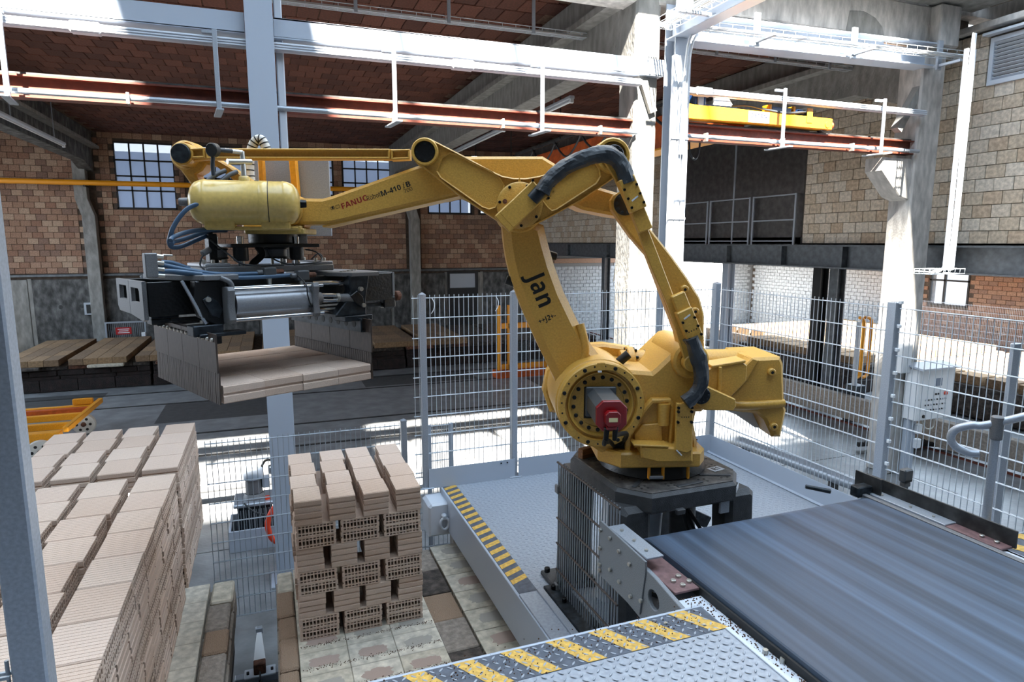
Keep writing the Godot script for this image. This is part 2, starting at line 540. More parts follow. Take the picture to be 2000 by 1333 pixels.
func build_shell():
	struct("floor", mb().span(Vector3(-9.8, -0.3, -25.8), Vector3(22.4, 0, 10.3)), M.floor)
	var patch := mb()   # darker slabs in the floor of the back hall
	for s in [[-1.3, -16.4, 2.4, 1.9], [3.9, -18.2, 3.2, 1.4], [-5.2, -18.6, 2.2, 1.2], [7.6, -16.0, 1.6, 2.2]]:
		patch.span(Vector3(s[0] - s[2] / 2, 0.0, s[1] - s[3] / 2), Vector3(s[0] + s[2] / 2, 0.002, s[1] + s[3] / 2))
	part("floor_patch", patch, M.floor_patch, get_node("floor"))
	for z in [-12.75, -14.35, -17.3, -18.75]:
		part("track_rail", mb().span(Vector3(-9.5, 0.0, z - 0.035), Vector3(10.4, 0.012, z + 0.035)), M.old_steel, get_node("floor"))
	for x in [4.2, 9.9]:
		part("floor_joint", mb().span(Vector3(x, 0.0, -12.6), Vector3(x + 0.02, 0.0015, -6.6)), M.dark_concrete, get_node("floor"))
	for z in [-8.6, -10.9]:
		part("floor_joint", mb().span(Vector3(-9, 0.0, z), Vector3(10.4, 0.0015, z + 0.02)), M.dark_concrete, get_node("floor"))
	for x in [11.6, 12.95]:
		part("track_rail", mb().span(Vector3(x - 0.035, 0.0, -25), Vector3(x + 0.035, 0.03, 6)), M.rail_brown, get_node("floor"))
	struct("wall_left", mb().span(Vector3(-9.8, 0, -25.8), Vector3(-9.5, 2.2, 10.3)).span(Vector3(-9.8, 7.0, -25.8), Vector3(-9.5, 12, 10.3)).span(Vector3(-9.8, 2.2, -8.6), Vector3(-9.5, 7.0, 10.3)).span(Vector3(-9.8, 2.2, -25.8), Vector3(-9.5, 7.0, -23.6)), M.concrete)  # window opening added out of view, lets sky light into the dark back hall
	for i in 6: part("added_window_post", mb().span(Vector3(-9.75, 2.2, -21.3 + i * 2.5), Vector3(-9.6, 7.0, -21.1 + i * 2.5)), M.frame_dark, get_node("wall_left"))
	struct("wall_front", mb().span(Vector3(-9.5, 0, 10.0), Vector3(22.4, 12, 10.3)), M.dark_concrete)
	# roof over the front hall with the long rooflight
	var roof := mb()
	roof.span(Vector3(-9.8, 12, 1.45), Vector3(12.3, 12.25, 10.3))
	roof.span(Vector3(-9.8, 12, -8.0), Vector3(12.3, 12.25, -7.3))
	roof.span(Vector3(-9.8, 12, -7.4), Vector3(-5.8, 12.2, 1.5))  # opaque band added to keep the sun off the transfer cart
	roof.span(Vector3(8.0, 12, -7.4), Vector3(12.3, 12.2, 1.5))  # opaque band added to keep the sun off the right wall
	roof.span(Vector3(-2.4, 12, -7.4), Vector3(-0.6, 12.2, 1.5))  # opaque band added as a sun blocker for the steel column
	struct("roof", roof, M.pale_concrete)
	for i in 16:
		part("rooflight_bar", mb().span(Vector3(-9.2 + i * 1.35, 12.02, -7.3), Vector3(-9.08 + i * 1.35, 12.14, 1.45)), M.grey_paint, get_node("roof"))
	# upper wall above the front edge beam
	struct("wall_above_beam", mb().span(Vector3(-9.5, 7.45, -8.0), Vector3(12.0, 12, -7.7)), M.pale_concrete)
	struct("ledge", mb().cbox(Vector3(0.6, 7.54, -7.3), Vector3(20.0, 0.14, 0.7), 0.015), M.concrete)  # overhang shaped to keep the sun off the edge beam below
	# the edge beam of the back hall, with a patched spot
	var sp := mb()
	sp.cbox(Vector3(0.3, 7.18, -7.8), Vector3(19.6, 0.54, 0.36), 0.02)
	struct("edge_beam", sp, M.pale_concrete)
	part("mortar_patch", mb().prism([Vector2(8.0, 6.925), Vector2(8.75, 6.925), Vector2(8.7, 7.05), Vector2(8.55, 7.16), Vector2(8.32, 7.22), Vector2(8.05, 7.20)], 0, 0.006, 0.002, Transform3D(Basis(), Vector3(0, 0, -7.62))), M.concrete, get_node("edge_beam"))
	part("brick_stub", mb().cbox(Vector3(9.0, 6.86, -7.75), Vector3(0.5, 0.09, 0.3), 0.01), M.wall_brick_3, get_node("edge_beam"))
	# cross wall between the back hall and the next hall, hall height above the lintel
	struct("wall_next_hall_roof", mb().span(Vector3(10.6, 3.75, -25.8), Vector3(14.5, 4.0, 10.3)).span(Vector3(20.0, 3.75, -25.8), Vector3(22.4, 4.0, 10.3)).span(Vector3(14.5, 3.75, 4.0), Vector3(20.0, 4.0, 10.3)), M.dark_concrete)  # unseen gap added between the slabs to brighten the next hall
	struct("outside_building", mb().span(Vector3(-30, 0, -42), Vector3(12, 8.6, -40)), M.outside_grey)

func brick_field(parent: Node3D, nm: String, shape: MB, x0: float, x1: float, y0: float, y1: float, pitch: Vector2, at: Transform3D, gaps: Array, mats: Array, tints: Array, half: MB, most := 300):
	# courses in the x, y plane of «at»; gaps are Rect2 left free
	var full := []; var cut := []
	var row := 0
	var y := y0
	while y + pitch.y <= y1 + 0.02:
		var x := x0 - (pitch.x / 2 if row % 2 else 0.0)
		while x < x1:
			var w := pitch.x
			var a := x; var b := x + w
			var keep := a >= x0 - 0.01 and b <= x1 + 0.01
			var halfcut := 0.0
			for g in gaps:
				if b > g.position.x + 0.01 and a < g.end.x - 0.01 and y + pitch.y > g.position.y + 0.03 and y < g.end.y - 0.03:
					keep = false
					if a < g.position.x - 0.1: halfcut = a
					elif b > g.end.x + 0.1: halfcut = b - w / 2
			var j := Vector3(0, 0, rng.randf_range(-0.004, 0.004))
			if keep:
				full.append(at * Transform3D(Basis(), Vector3(x + w / 2, y + pitch.y / 2, 0) + j))
			elif halfcut != 0.0 and half:
				cut.append(at * Transform3D(Basis(), Vector3(halfcut + w / 4, y + pitch.y / 2, 0) + j))
			x += w
		y += pitch.y
		row += 1
	pieces(parent, nm, shape, full, mats, M.brick_rest, tints, most)
	if half and cut:
		many(parent, "cut_" + nm, half.mesh(M.brick_rest), cut, tints)

func lin(c: Color) -> Color:
	return c.srgb_to_linear()

func build_back_wall():
	# upper wall in hollow brick with steel windows; lower wall of concrete bays
	var w := mb()
	var z0 := -25.8; var z1 := -25.5
	var wins := []
	for x in [-4.66, -2.48, 0.62, 2.76, 6.0, 8.13]: wins.append(Rect2(x, 5.0, 1.82, 2.22))
	w.span(Vector3(-9.5, 0, z0), Vector3(10.6, 5.0, z1))
	w.span(Vector3(-9.5, 7.22, z0), Vector3(10.6, 7.5, z1))
	var x := -9.5
	for r in wins:
		w.span(Vector3(x, 5.0, z0), Vector3(r.position.x, 7.22, z1))
		x = r.end.x
	w.span(Vector3(x, 5.0, z0), Vector3(10.6, 7.22, z1))
	w.span(Vector3(-9.5, 7.5, -25.8), Vector3(10.6, 12.2, -25.6))
	var wall := struct("wall_back", w, M.mortar)
	var gaps := wins.duplicate()
	for cx in [-5.45, 0.0, 5.4]: gaps.append(Rect2(cx - 0.24, 2.8, 0.48, 5))
	var b := mb().cbox(Vector3.ZERO, Vector3(0.284, 0.183, 0.04), 0.006)
	var h := mb().cbox(Vector3.ZERO, Vector3(0.138, 0.183, 0.04), 0.006)
	var ms := []; var ts := []
	for i in 5:
		ms.append(M["wall_brick_%d" % i]); ts.append(lin(M["wall_brick_%d" % i].albedo_color))
	brick_field(wall, "brick", b, -9.5, 10.6, 2.86, 7.5, Vector2(0.295, 0.1933), Transform3D(Basis(), Vector3(0, 0, z1 + 0.012)), gaps, ms, ts, h)
	# windows: four panes wide, four high
	for k in wins.size():
		var r: Rect2 = wins[k]
		var f := mb()
		f.span(Vector3(r.position.x, r.position.y, -25.6), Vector3(r.end.x, r.position.y + 0.06, -25.5))
		f.span(Vector3(r.position.x, r.end.y - 0.05, -25.6), Vector3(r.end.x, r.end.y, -25.5))
		f.span(Vector3(r.position.x, r.position.y, -25.6), Vector3(r.position.x + 0.05, r.end.y, -25.5))
		f.span(Vector3(r.end.x - 0.05, r.position.y, -25.6), Vector3(r.end.x, r.end.y, -25.5))
		var ys := [5.06, 5.62, 5.86, 6.10, 6.62, 7.17]
		for i in range(1, 4):
			var xx := r.position.x + 0.05 + i * (r.size.x - 0.1) / 4
			f.span(Vector3(xx - 0.022, 5.0, -25.6), Vector3(xx + 0.022, 7.2, -25.52))
		for i in range(1, 5): f.span(Vector3(r.position.x, ys[i] - 0.025, -25.6), Vector3(r.end.x, ys[i] + 0.025, -25.52))
		var win := struct("window_%d" % (k + 1), f, M.frame_dark)
		for i in 4:
			for j in 5:
				var px := r.position.x + 0.05 + (i + 0.5) * (r.size.x - 0.1) / 4
				part("pane", mb().box(Vector3(px, (ys[j] + ys[j + 1]) / 2, -25.57), Vector3((r.size.x - 0.1) / 4, ys[j + 1] - ys[j], 0.008)), M.frosted, win)
	# lower wall: concrete leaves between dark slots, a steel rail above
	var low := struct("trim_1", mb().span(Vector3(-9.5, 2.76, -25.5), Vector3(10.6, 2.84, -25.38), 0.01), M.lintel_grey)
	x = -9.4
	var widths := [2.1, 1.9, 2.1, 1.0, 2.0, 1.7, 1.9, 1.25, 2.2, 1.5, 1.9]
	for i in widths.size():
		if x > 10.4: break
		var e := minf(x + widths[i] - 0.12, 10.5)
		part("concrete_leaf", mb().cbox(Vector3((x + e) / 2, 1.34, -25.46), Vector3(e - x, 2.66, 0.1), 0.01), M.dark_concrete if i % 3 else M.concrete, low)
		part("slot", mb().span(Vector3(e, 0, -25.5), Vector3(e + 0.12, 2.7, -25.44)), M.concrete, low)
		x += widths[i]
	for p in [[-6.55, 1.75], [-5.95, 1.76], [-4.3, 1.7]]:
		part("anchor_hole", mb().cyl(Vector3(p[0], p[1], -25.42), Vector3(p[0], p[1], -25.40), 0.07, 0.07, 10), M.old_steel, low)
	var dw := struct("door_1", mb().ring([Vector2(6.72, 0.1), Vector2(8.0, 0.1), Vector2(8.0, 2.72), Vector2(6.72, 2.72)], [Vector2(6.80, 2.05), Vector2(7.9, 2.05), Vector2(7.9, 2.64), Vector2(6.80, 2.64)], 0, 0.06, 0.0, Transform3D(Basis(), Vector3(0, 0, -25.42))), M.frame_dark)
	part("door_panel", mb().cbox(Vector3(7.35, 2.35, -25.41), Vector3(1.08, 0.58, 0.05), 0.01), M.galvanised, dw)
	var box := single("switch_box", mb().cbox(Vector3(-5.72, 1.68, -25.36), Vector3(0.3, 0.42, 0.12), 0.01), M.galvanised, "small grey box with dark window on the concrete wall at left", "box")
	part("dark_window", mb().box(Vector3(-5.70, 1.67, -25.295), Vector3(0.2, 0.3, 0.01)), M.frame_dark, box)
	# wall columns with the kinked foot of the old frame
	for k in 3:
		var cx: float = [-5.45, 0.0, 5.4][k]
		var lab: String = ["cranked concrete wall column left of the left windows, under the roof beam", "cranked concrete wall column behind the steel column and the robot wrist", "cranked concrete wall column behind the yellow forearm, right of the pipe"][k]
		var c := mb()
		c.prism([Vector2(-0.19, 0), Vector2(0.19, 0), Vector2(0.19, 4.75), Vector2(0.02, 5.3), Vector2(0.02, 6.75), Vector2(-0.34, 6.75), Vector2(-0.34, 5.3), Vector2(-0.19, 4.75)], 0, 0.34, 0.012, Transform3D(Basis(), Vector3(cx, 0, -25.48)))
		single("wall_column", c, M.concrete, lab, "column", "")
	var pipe := single("gas_pipe", mb().cyl(Vector3(-9.4, 5.79, -24.98), Vector3(4.6, 5.83, -24.98), 0.085, 0.085, 16), M.pipe_yellow, "long yellow pipe running level along the brick wall below windows", "pipe")
	for xx in [-8.4, -5.45, -2.0, 1.2, 4.4]:
		part("pipe_clip", mb().cbox(Vector3(xx, 5.70, -25.18), Vector3(0.06, 0.05, 0.5), 0.005), M.old_steel, pipe)
	# red notice on the low gate
	var gate := thing("gate", "low grey tube gate with red notice against the concrete wall", "gate", Vector3(-4.55, 0, -24.6))
	part("frame", mb().ring([Vector2(-0.62, 0.05), Vector2(0.58, 0.05), Vector2(0.58, 1.28), Vector2(-0.62, 1.28)], [Vector2(-0.57, 0.1), Vector2(0.53, 0.1), Vector2(0.53, 1.23), Vector2(-0.57, 1.23)], -0.025, 0.025), M.galvanised, gate)
	var gw := mb()
	for i in 21: gw.span(Vector3(-0.57 + i * 0.055, 0.1, -0.004), Vector3(-0.562 + i * 0.055, 1.23, 0.004))
	stuff(part("wire_field", gw, M.wire_dark, gate))
	part("latch", mb().cbox(Vector3(0.5, 0.8, 0.05), Vector3(0.12, 0.2, 0.08), 0.01), M.white, gate)
	var sg := part("red_notice", mb().cbox(Vector3(-0.08, 0.97, 0.04), Vector3(0.46, 0.24, 0.02), 0.004), M.sign_red, gate)
	for i in 3: part("notice_line", mb().box(Vector3(-0.08, 1.03 - i * 0.06, 0.051), Vector3(0.34 - 0.06 * (i % 2), 0.022, 0.002)), M.white, sg)

func build_right_wall():
	# block wall over the long steel lintel, with the tall metal door
	var X0 := 10.6
	var w := mb()
	w.span(Vector3(X0, 3.85, -25.5), Vector3(X0 + 0.3, 7.5, -15.3))
	w.span(Vector3(X0, 6.6, -15.3), Vector3(X0 + 0.3, 7.5, -10.85))
	w.span(Vector3(X0, 3.85, -10.85), Vector3(X0 + 0.3, 7.12, -5.2))
	w.span(Vector3(X0, 3.85, -5.2), Vector3(X0 + 0.3, 4.6, 10.0))
	w.span(Vector3(X0 + 0.3, 3.75, -25.5), Vector3(12.0, 4.0, 10.0))
	w.span(Vector3(X0, 7.12, -10.85), Vector3(X0 + 0.3, 7.5, -7.9))
	var wall := struct("wall_right", w, M.mortar_pale)
	# x of the field runs along -z
	var at := Transform3D(Basis(Vector3(0, 0, 1), Vector3.UP, Vector3(-1, 0, 0)), Vector3(X0 - 0.012, 0, 0))
	var b := mb().cbox(Vector3.ZERO, Vector3(0.283, 0.193, 0.05), 0.005)
	var h := mb().cbox(Vector3.ZERO, Vector3(0.138, 0.193, 0.05), 0.005)
	var ms := []; var ts := []
	for i in 4:
		ms.append(M["pale_block_%d" % i]); ts.append(lin(M["pale_block_%d" % i].albedo_color))
	var gaps := [Rect2(-15.3, 3, 4.45, 3.6), Rect2(-7.28, 6.3, 1.65, 0.68)]
	brick_field(wall, "block", b, -25.4, -5.3, 3.87, 7.2, Vector2(0.292, 0.2015), at, gaps, ms, ts, h)
	struct("trim_2", mb().cbox(Vector3(X0 + 0.1, 7.18, -6.5), Vector3(0.5, 0.1, 2.6), 0.01), M.pale_concrete)
	# tall sheet metal door in two leaves, rail in front of it
	var d := struct("door_2", mb().span(Vector3(X0 + 0.05, 3.85, -15.3), Vector3(X0 + 0.16, 6.6, -10.85)), M.frame_dark)
	for k in 2:
		var za := -15.28 + k * 2.22
		part("door_leaf", mb().cbox(Vector3(X0 + 0.03, 5.22, za + 1.1), Vector3(0.06, 2.74, 2.19), 0.008), M.door_metal, d)
	part("cover_strip", mb().cbox(Vector3(X0 - 0.01, 5.22, -13.06), Vector3(0.03, 2.74, 0.05), 0.006), M.galvanised, d)
	var rail := thing("guard_rail", "thin steel guard rail in front of the tall metal door", "railing", Vector3(X0 - 0.12, 3.82, 0))
	for zz in [-15.2, -13.9, -13.78, -12.35, -12.23, -10.95]:
		part("post", mb().cbox(Vector3(0, 0.55, zz), Vector3(0.04, 1.1, 0.05), 0.005), M.galvanised, rail)
	for s in [[-15.2, -13.9], [-13.78, -12.35], [-12.23, -10.95]]:
		for yy in [0.1, 0.55, 1.08]: part("rail", mb().cbox(Vector3(0, yy, (s[0] + s[1]) / 2), Vector3(0.03, 0.03, s[1] - s[0]), 0.004), M.galvanised, rail)
	# lintel beam
	var o := mb()
	ibeam(o, Vector3(X0 - 0.05, 3.61, -25.5), Vector3(X0 - 0.05, 3.61, 10.0), 0.46, 0.3, 0.03, 0.02)
	var lin_ := struct("lintel_beam", o, M.lintel_grey)
	for zz in [-22.0, -19.0, -16.0, -13.0, -11.2, -9.6, -5.5]:
		part("stiffener", mb().cbox(Vector3(X0 - 0.13, 3.61, zz), Vector3(0.14, 0.4, 0.015), 0.003), M.lintel_grey, lin_)
	# louvre in the near wall
	var lv := thing("louvre", "white metal ventilation louvre with dark slots high in pale wall", "louvre", Vector3(X0 - 0.03, 6.63, -6.42))
	part("frame", mb().ring([Vector2(-0.84, -0.35), Vector2(0.84, -0.35), Vector2(0.84, 0.35), Vector2(-0.84, 0.35)], [Vector2(-0.78, -0.28), Vector2(0.78, -0.28), Vector2(0.78, 0.28), Vector2(-0.78, 0.28)], -0.03, 0.04, 0.005, Transform3D(Basis(Vector3(0, 0, 1), Vector3.UP, Vector3(-1, 0, 0)))), M.pale_paint, lv)
	part("back_plate", mb().box(Vector3(0.05, 0, 0), Vector3(0.02, 0.6, 1.6)), M.pale_paint, lv)
	for i in 10:
		part("slat", mb().box(Vector3(-0.005, -0.255 + i * 0.057, 0), Vector3(0.05, 0.008, 1.56), Basis(Vector3(0, 0, 1), -0.7)), M.pale_paint, lv)
	part("drip_cap", mb().cbox(Vector3(-0.08, 0.40, 0), Vector3(0.14, 0.04, 1.8), 0.004), M.pale_paint, lv)
	# wall behind, seen over the near wall, with the rafter ends of its roof
	var u := struct("wall_upper_right", mb().span(Vector3(12.0, 3.8, -8.0), Vector3(12.3, 12.0, -5.2)).span(Vector3(12.0, 3.8, -5.2), Vector3(12.3, 5.0, 10.0)).span(Vector3(12.0, 11.6, -5.2), Vector3(12.3, 12.0, 10.0)).span(Vector3(12.0, 5.0, 0.0), Vector3(12.3, 11.6, 10.0)), M.mortar_pale)
	brick_field(u, "upper_block", mb().cbox(Vector3.ZERO, Vector3(0.383, 0.233, 0.05), 0.006), -7.7, -5.3, 7.2, 8.5, Vector2(0.392, 0.243), Transform3D(at.basis, Vector3(11.99, 0, 0)), [], ms, ts, null, 60)
	var rf := thing("eaves", "brown timber eaves with rafter ends above the pale wall", "eaves", Vector3(11.3, 7.72, 0))
	part("roof_board", mb().box(Vector3(0.03, 0.14, -6.3), Vector3(1.2, 0.04, 2.6), Basis(Vector3(0, 0, 1), 0.12)), M.wood, rf)
	part("gutter", mb().cyl(Vector3(-0.5, -0.14, -7.5), Vector3(-0.5, -0.14, -5.1), 0.05, 0.05, 10), M.frame_dark, rf)
	for i in 4:
		part("rafter_end", mb().cbox(Vector3(0.03, 0.03, -7.3 + i * 0.7), Vector3(1.05, 0.15, 0.11), 0.008, Basis(Vector3(0, 0, 1), 0.12)), M.wood, rf)

func build_ceiling():
	var c := struct("ceiling", mb().span(Vector3(-9.5, 7.52, -25.5), Vector3(10.9, 7.8, -7.7)), M.ceiling_joint)
	var b := mb().cbox(Vector3.ZERO, Vector3(0.325, 0.05, 0.475), 0.008)
	var places := []
	var row := 0
	var z := -25.4
	while z < -8.2:
		var x := -9.4 + (0.17 if row % 2 else 0.0)
		while x < 10.4:
			var skip := false
			for bx in [-5.42, 4.72, 9.85]:
				if absf(x - bx) < 0.28: skip = true
			if not skip: places.append(Transform3D(Basis(), Vector3(x, 7.515 + rng.randf_range(-0.004, 0.004), z)))
			x += 0.34
		z += 0.5
		row += 1
	var ms := []; var ts := []
	for i in 3:
		ms.append(M["ceiling_tile_%d" % i]); ts.append(lin(M["ceiling_tile_%d" % i].albedo_color))
	pieces(c, "tile", b, places, ms, M.brick_rest, ts)
	# concrete roof beams with haunched ends
	for k in 3:
		var x: float = [-5.42, 4.72, 9.85][k]
		var o := mb()
		var side := Transform3D(Basis(Vector3(0, 0, -1), Vector3.UP, Vector3(1, 0, 0)), Vector3(x - 0.19, 0, 0))
		o.prism([Vector2(7.65, 7.5), Vector2(7.65, 6.05), Vector2(8.1, 6.12), Vector2(8.9, 6.40), Vector2(24.3, 6.44), Vector2(25.1, 6.25), Vector2(25.48, 6.2), Vector2(25.48, 7.5)], 0, 0.38, 0.012, side)
		struct(["roof_beam_left", "roof_beam_middle", "roof_beam_right"][k], o, M.dark_concrete if k == 0 else M.concrete)
		var f := mb()
		for s in [-1, 1]: f.span(Vector3(x + s * 0.3 - 0.11, 6.93, -25.4), Vector3(x + s * 0.3 + 0.11, 7.02, -8.0))
		part("beam_shoulder", f, M.concrete, get_node(["roof_beam_left", "roof_beam_middle", "roof_beam_right"][k]))
	# fluorescent fittings under the beams, switched off
	var spots := [[5.12, -18.4, -14.2], [5.22, -13.7, -10.9], [-4.86, -20.6, -16.0]]
	for k in 3:
		var s: Array = spots[k]
		var t := thing("strip_lamp", ["long unlit strip lamp beside roof beam behind the yellow crank", "unlit strip lamp beside roof beam near the concrete column", "long unlit strip lamp beside the left roof beam"][k], "lamp", Vector3(s[0], 6.42, 0))
		part("housing", mb().span(Vector3(-0.05, 0.0, s[1]), Vector3(0.05, 0.06, s[2]), 0.01), M.pale_paint, t)
		part("lamp_tube", mb().cyl(Vector3(0, -0.035, s[1] + 0.05), Vector3(0, -0.035, s[2] - 0.05), 0.02, 0.02, 10), M.white, t)
		for e in [s[1], s[2]]: part("holder", mb().cbox(Vector3(0, -0.02, e + (0.03 if e == s[1] else -0.03)), Vector3(0.07, 0.1, 0.06), 0.008), M.white, t)
		part("hanger", mb().span(Vector3(-0.01, 0.06, s[1] + 0.8), Vector3(0.01, 1.1, s[1] + 0.82)), M.galvanised, t)
		part("hanger", mb().span(Vector3(-0.01, 0.06, s[2] - 0.8), Vector3(0.01, 1.1, s[2] - 0.78)), M.galvanised, t)

# open wire cable tray from x0 to x1
func tray(nm: String, label: String, a: Vector3, b: Vector3, w: float, cables: int) -> Node3D:
	var t := thing(nm, label, "cable tray", a)
	var d := b - a
	var u := d.normalized()
	var s := u.cross(Vector3.UP).normalized()
	var wires := mb()
	for o in [[-0.5, 0.0], [-0.17, 0.0], [0.17, 0.0], [0.5, 0.0], [-0.5, 0.06], [0.5, 0.06]]:
		wires.tube([s * w * o[0] + Vector3.UP * o[1], d + s * w * o[0] + Vector3.UP * o[1]], 0.005, 4)
	var k := int(d.length() / 0.2)
	for i in k + 1:
		var p := u * (i * 0.2)
		wires.tube([p + s * w * -0.5 + Vector3.UP * 0.06, p + s * w * -0.5, p + s * w * 0.5, p + s * w * 0.5 + Vector3.UP * 0.06], 0.004, 4)
	stuff(part("wire_basket", wires, M.wire, t))
	for c in cables:
		var o := (c - (cables - 1) / 2.0) * 0.035
		part("cable", mb().tube(curve([s * o + Vector3.UP * 0.022, d * 0.35 + s * (o + 0.012) + Vector3.UP * 0.02, d * 0.7 + s * (o - 0.01) + Vector3.UP * 0.022, d + s * o + Vector3.UP * 0.02], 4), 0.012, 6), [M.white, M.duct_white, M.pale_paint][c % 3], t)
	return t

func build_frame():
	# painted steel frame along the front of the back hall
	var c := mb()
	ibeam(c, Vector3(0.04, 0, -7.55), Vector3(0.04, 12.0, -7.55), 0.26, 0.26, 0.018, 0.012, Vector3(0, 0, 1))
	c.cbox(Vector3(0.04, 5.9, -7.42), Vector3(0.27, 11.9, 0.012), 0.002)
	var sc := single("steel_column", c, M.grey_paint, "tall grey painted steel column behind the gripper, rising through the beam", "column")
	part("base_plate", mb().cbox(Vector3(0.04, 0.012, -7.55), Vector3(0.4, 0.024, 0.4), 0.004), M.grey_paint, sc)
	part("cable_cover", mb().cbox(Vector3(0.23, 6.6, -7.62), Vector3(0.08, 4.0, 0.1), 0.01), M.pale_paint, sc)
	for k in 2:
		var x0: float = [-9.4, 0.18][k]; var x1: float = [-0.1, 4.88][k]
		var b := mb()
		ibeam(b, Vector3(x0, 6.085, -7.6), Vector3(x1, 6.10, -7.6), 0.2, 0.2, 0.014, 0.01)
		b.cbox(Vector3((x0 + x1) / 2, 6.095, -7.505), Vector3(x1 - x0, 0.185, 0.01), 0.002)
		single("steel_beam", b, M.grey_paint, ["grey steel box beam left of the steel column, above hanging rails", "grey steel box beam between the steel column and concrete column"][k], "beam")
	var b2 := mb()
	ibeam(b2, Vector3(5.15, 6.64, -7.62), Vector3(9.75, 6.72, -7.62), 0.34, 0.3, 0.02, 0.014)
	single("steel_beam", b2, M.grey_paint, "grey steel beam over the yellow crane carriage, under edge beam", "beam")
	# diagonal beam over the robot cell, running towards the viewer
	var b3 := mb()
	ibeam(b3, Vector3(5.0, 6.55, -7.5), Vector3(5.0, 6.55, 4.0), 0.22, 0.2, 0.016, 0.012)
	single("steel_beam", b3, M.grey_paint, "grey steel beam coming forward from the middle column top", "beam")
	var t3 := tray("cable_tray", "white wire cable tray on the beam coming forward over the middle column", Vector3(4.72, 6.52, -7.35), Vector3(4.72, 6.52, 2.0), 0.3, 4)
	for i in 4: part("bracket", mb().cbox(Vector3(0.02, -0.03, 0.7 + i * 1.3), Vector3(0.5, 0.04, 0.05), 0.005), M.galvanised, t3)
	# concrete columns, with the steel column beside the middle one
	for k in 2:
		var x: float = [4.7, 9.85][k]
		var w: float = [0.34, 0.5][k]
		var o := mb()
		o.cbox(Vector3(x, 3.6, -7.82), Vector3(w, 7.2, 0.42), 0.025)
		if k == 1:
			o.prism([Vector2(0, 4.55), Vector2(0, 5.2), Vector2(-0.62, 5.2), Vector2(-0.62, 5.0), Vector2(-0.22, 4.62)], -8.0, -7.66, 0.015, Transform3D(Basis(), Vector3(x - w / 2 + 0.02, 0, 0)))
		var col := single("concrete_column", o, M.concrete if k == 0 else M.pale_concrete, ["weathered concrete column behind the robot, between crane rails", "broad pale concrete column at right carrying a switch cabinet"][k], "column")
		if k == 1:
			part("brace", mb().box(Vector3(x - 0.36, 6.0, -7.7), Vector3(0.12, 0.9, 0.12), Basis(Vector3(0, 0, 1), -0.55)), M.concrete, col)
			part("column_head", mb().cbox(Vector3(x + 0.05, 7.15, -7.6), Vector3(0.44, 0.6, 0.3), 0.02), M.pale_concrete, col)
		else:
			part("brace", mb().box(Vector3(x - 0.02, 5.82, -7.58), Vector3(0.1, 0.55, 0.06), Basis(Vector3(0, 0, 1), 0.4)), M.concrete, col)
	var s2 := mb()
	ibeam(s2, Vector3(5.05, 0, -7.45), Vector3(5.05, 6.9, -7.45), 0.24, 0.24, 0.018, 0.012, Vector3(0, 0, 1))
	single("steel_column", s2, M.grey_paint, "grey steel column beside the weathered concrete column behind robot", "column")
	var cd := thing("conduit_run", "white cable ducts climbing the steel column behind the robot", "conduit", Vector3(4.95, 0, -7.26))
	for i in 3: part("duct", mb().cbox(Vector3(-0.06 + i * 0.085, 3.2 + i * 0.25, 0), Vector3(0.07, 6.0 - i * 0.5, 0.06), 0.006), M.pale_paint, cd)
	part("cable", mb().tube(curve([Vector3(0.02, 5.0, 0.06), Vector3(0.04, 6.0, 0.07), Vector3(0.12, 6.45, 0.07), Vector3(0.4, 6.62, 0.07)]), 0.018, 8), M.white, cd)
	part("cable", mb().tube(curve([Vector3(0.06, 5.0, 0.06), Vector3(0.08, 6.0, 0.08), Vector3(0.16, 6.42, 0.09), Vector3(0.4, 6.56, 0.09)]), 0.014, 8), M.white, cd)
	for y in [1.2, 2.2, 3.2, 4.2, 5.2]: part("clip", mb().cbox(Vector3(0.02, y, 0.035), Vector3(0.26, 0.03, 0.02), 0.003), M.galvanised, cd)
	# trays along the beams
	var t1 := tray("cable_tray", "thin wire cable tray high under the brick ceiling, left bays", Vector3(-9.0, 6.83, -9.0), Vector3(4.5, 6.83, -9.0), 0.12, 2)
	for i in 11: part("hanger", mb().cbox(Vector3(0.45 + i * 1.22, 0.33, 0.1), Vector3(0.045, 0.75, 0.03), 0.004), M.galvanised, t1)
	var t2 := tray("cable_tray", "thin wire cable tray under the brick ceiling, right bay", Vector3(5.0, 6.83, -9.0), Vector3(9.6, 6.83, -9.0), 0.12, 2)
	for i in 4: part("hanger", mb().cbox(Vector3(0.6 + i * 1.15, 0.33, 0.1), Vector3(0.045, 0.75, 0.03), 0.004), M.galvanised, t2)
	var t4 := tray("cable_tray", "white wire cable tray in front of the grey beam at right", Vector3(5.2, 6.52, -7.2), Vector3(9.9, 6.62, -7.2), 0.22, 4)
	for i in 3: part("bracket", mb().cbox(Vector3(1.0 + i * 1.7, 0.0, -0.02), Vector3(0.05, 0.04, 0.42), 0.005), M.galvanised, t4)
	for i in 3: part("bracket_post", mb().cbox(Vector3(1.0 + i * 1.7, 0.15, -0.16), Vector3(0.09, 0.42, 0.04), 0.005), M.galvanised, t4)
	# cable ladder going down the near wall
	var ld := thing("cable_ladder", "upright grey cable ladder hanging beside the pale block wall", "cable ladder", Vector3(9.12, 3.5, -6.55))
	for s in [-0.07, 0.07]: part("side_rail", mb().cbox(Vector3(s, 1.5, 0), Vector3(0.03, 3.0, 0.06), 0.004), M.galvanised, ld)
	for i in 20: part("rung", mb().cbox(Vector3(0, 0.1 + i * 0.148, 0), Vector3(0.12, 0.025, 0.03), 0.003), M.galvanised, ld)
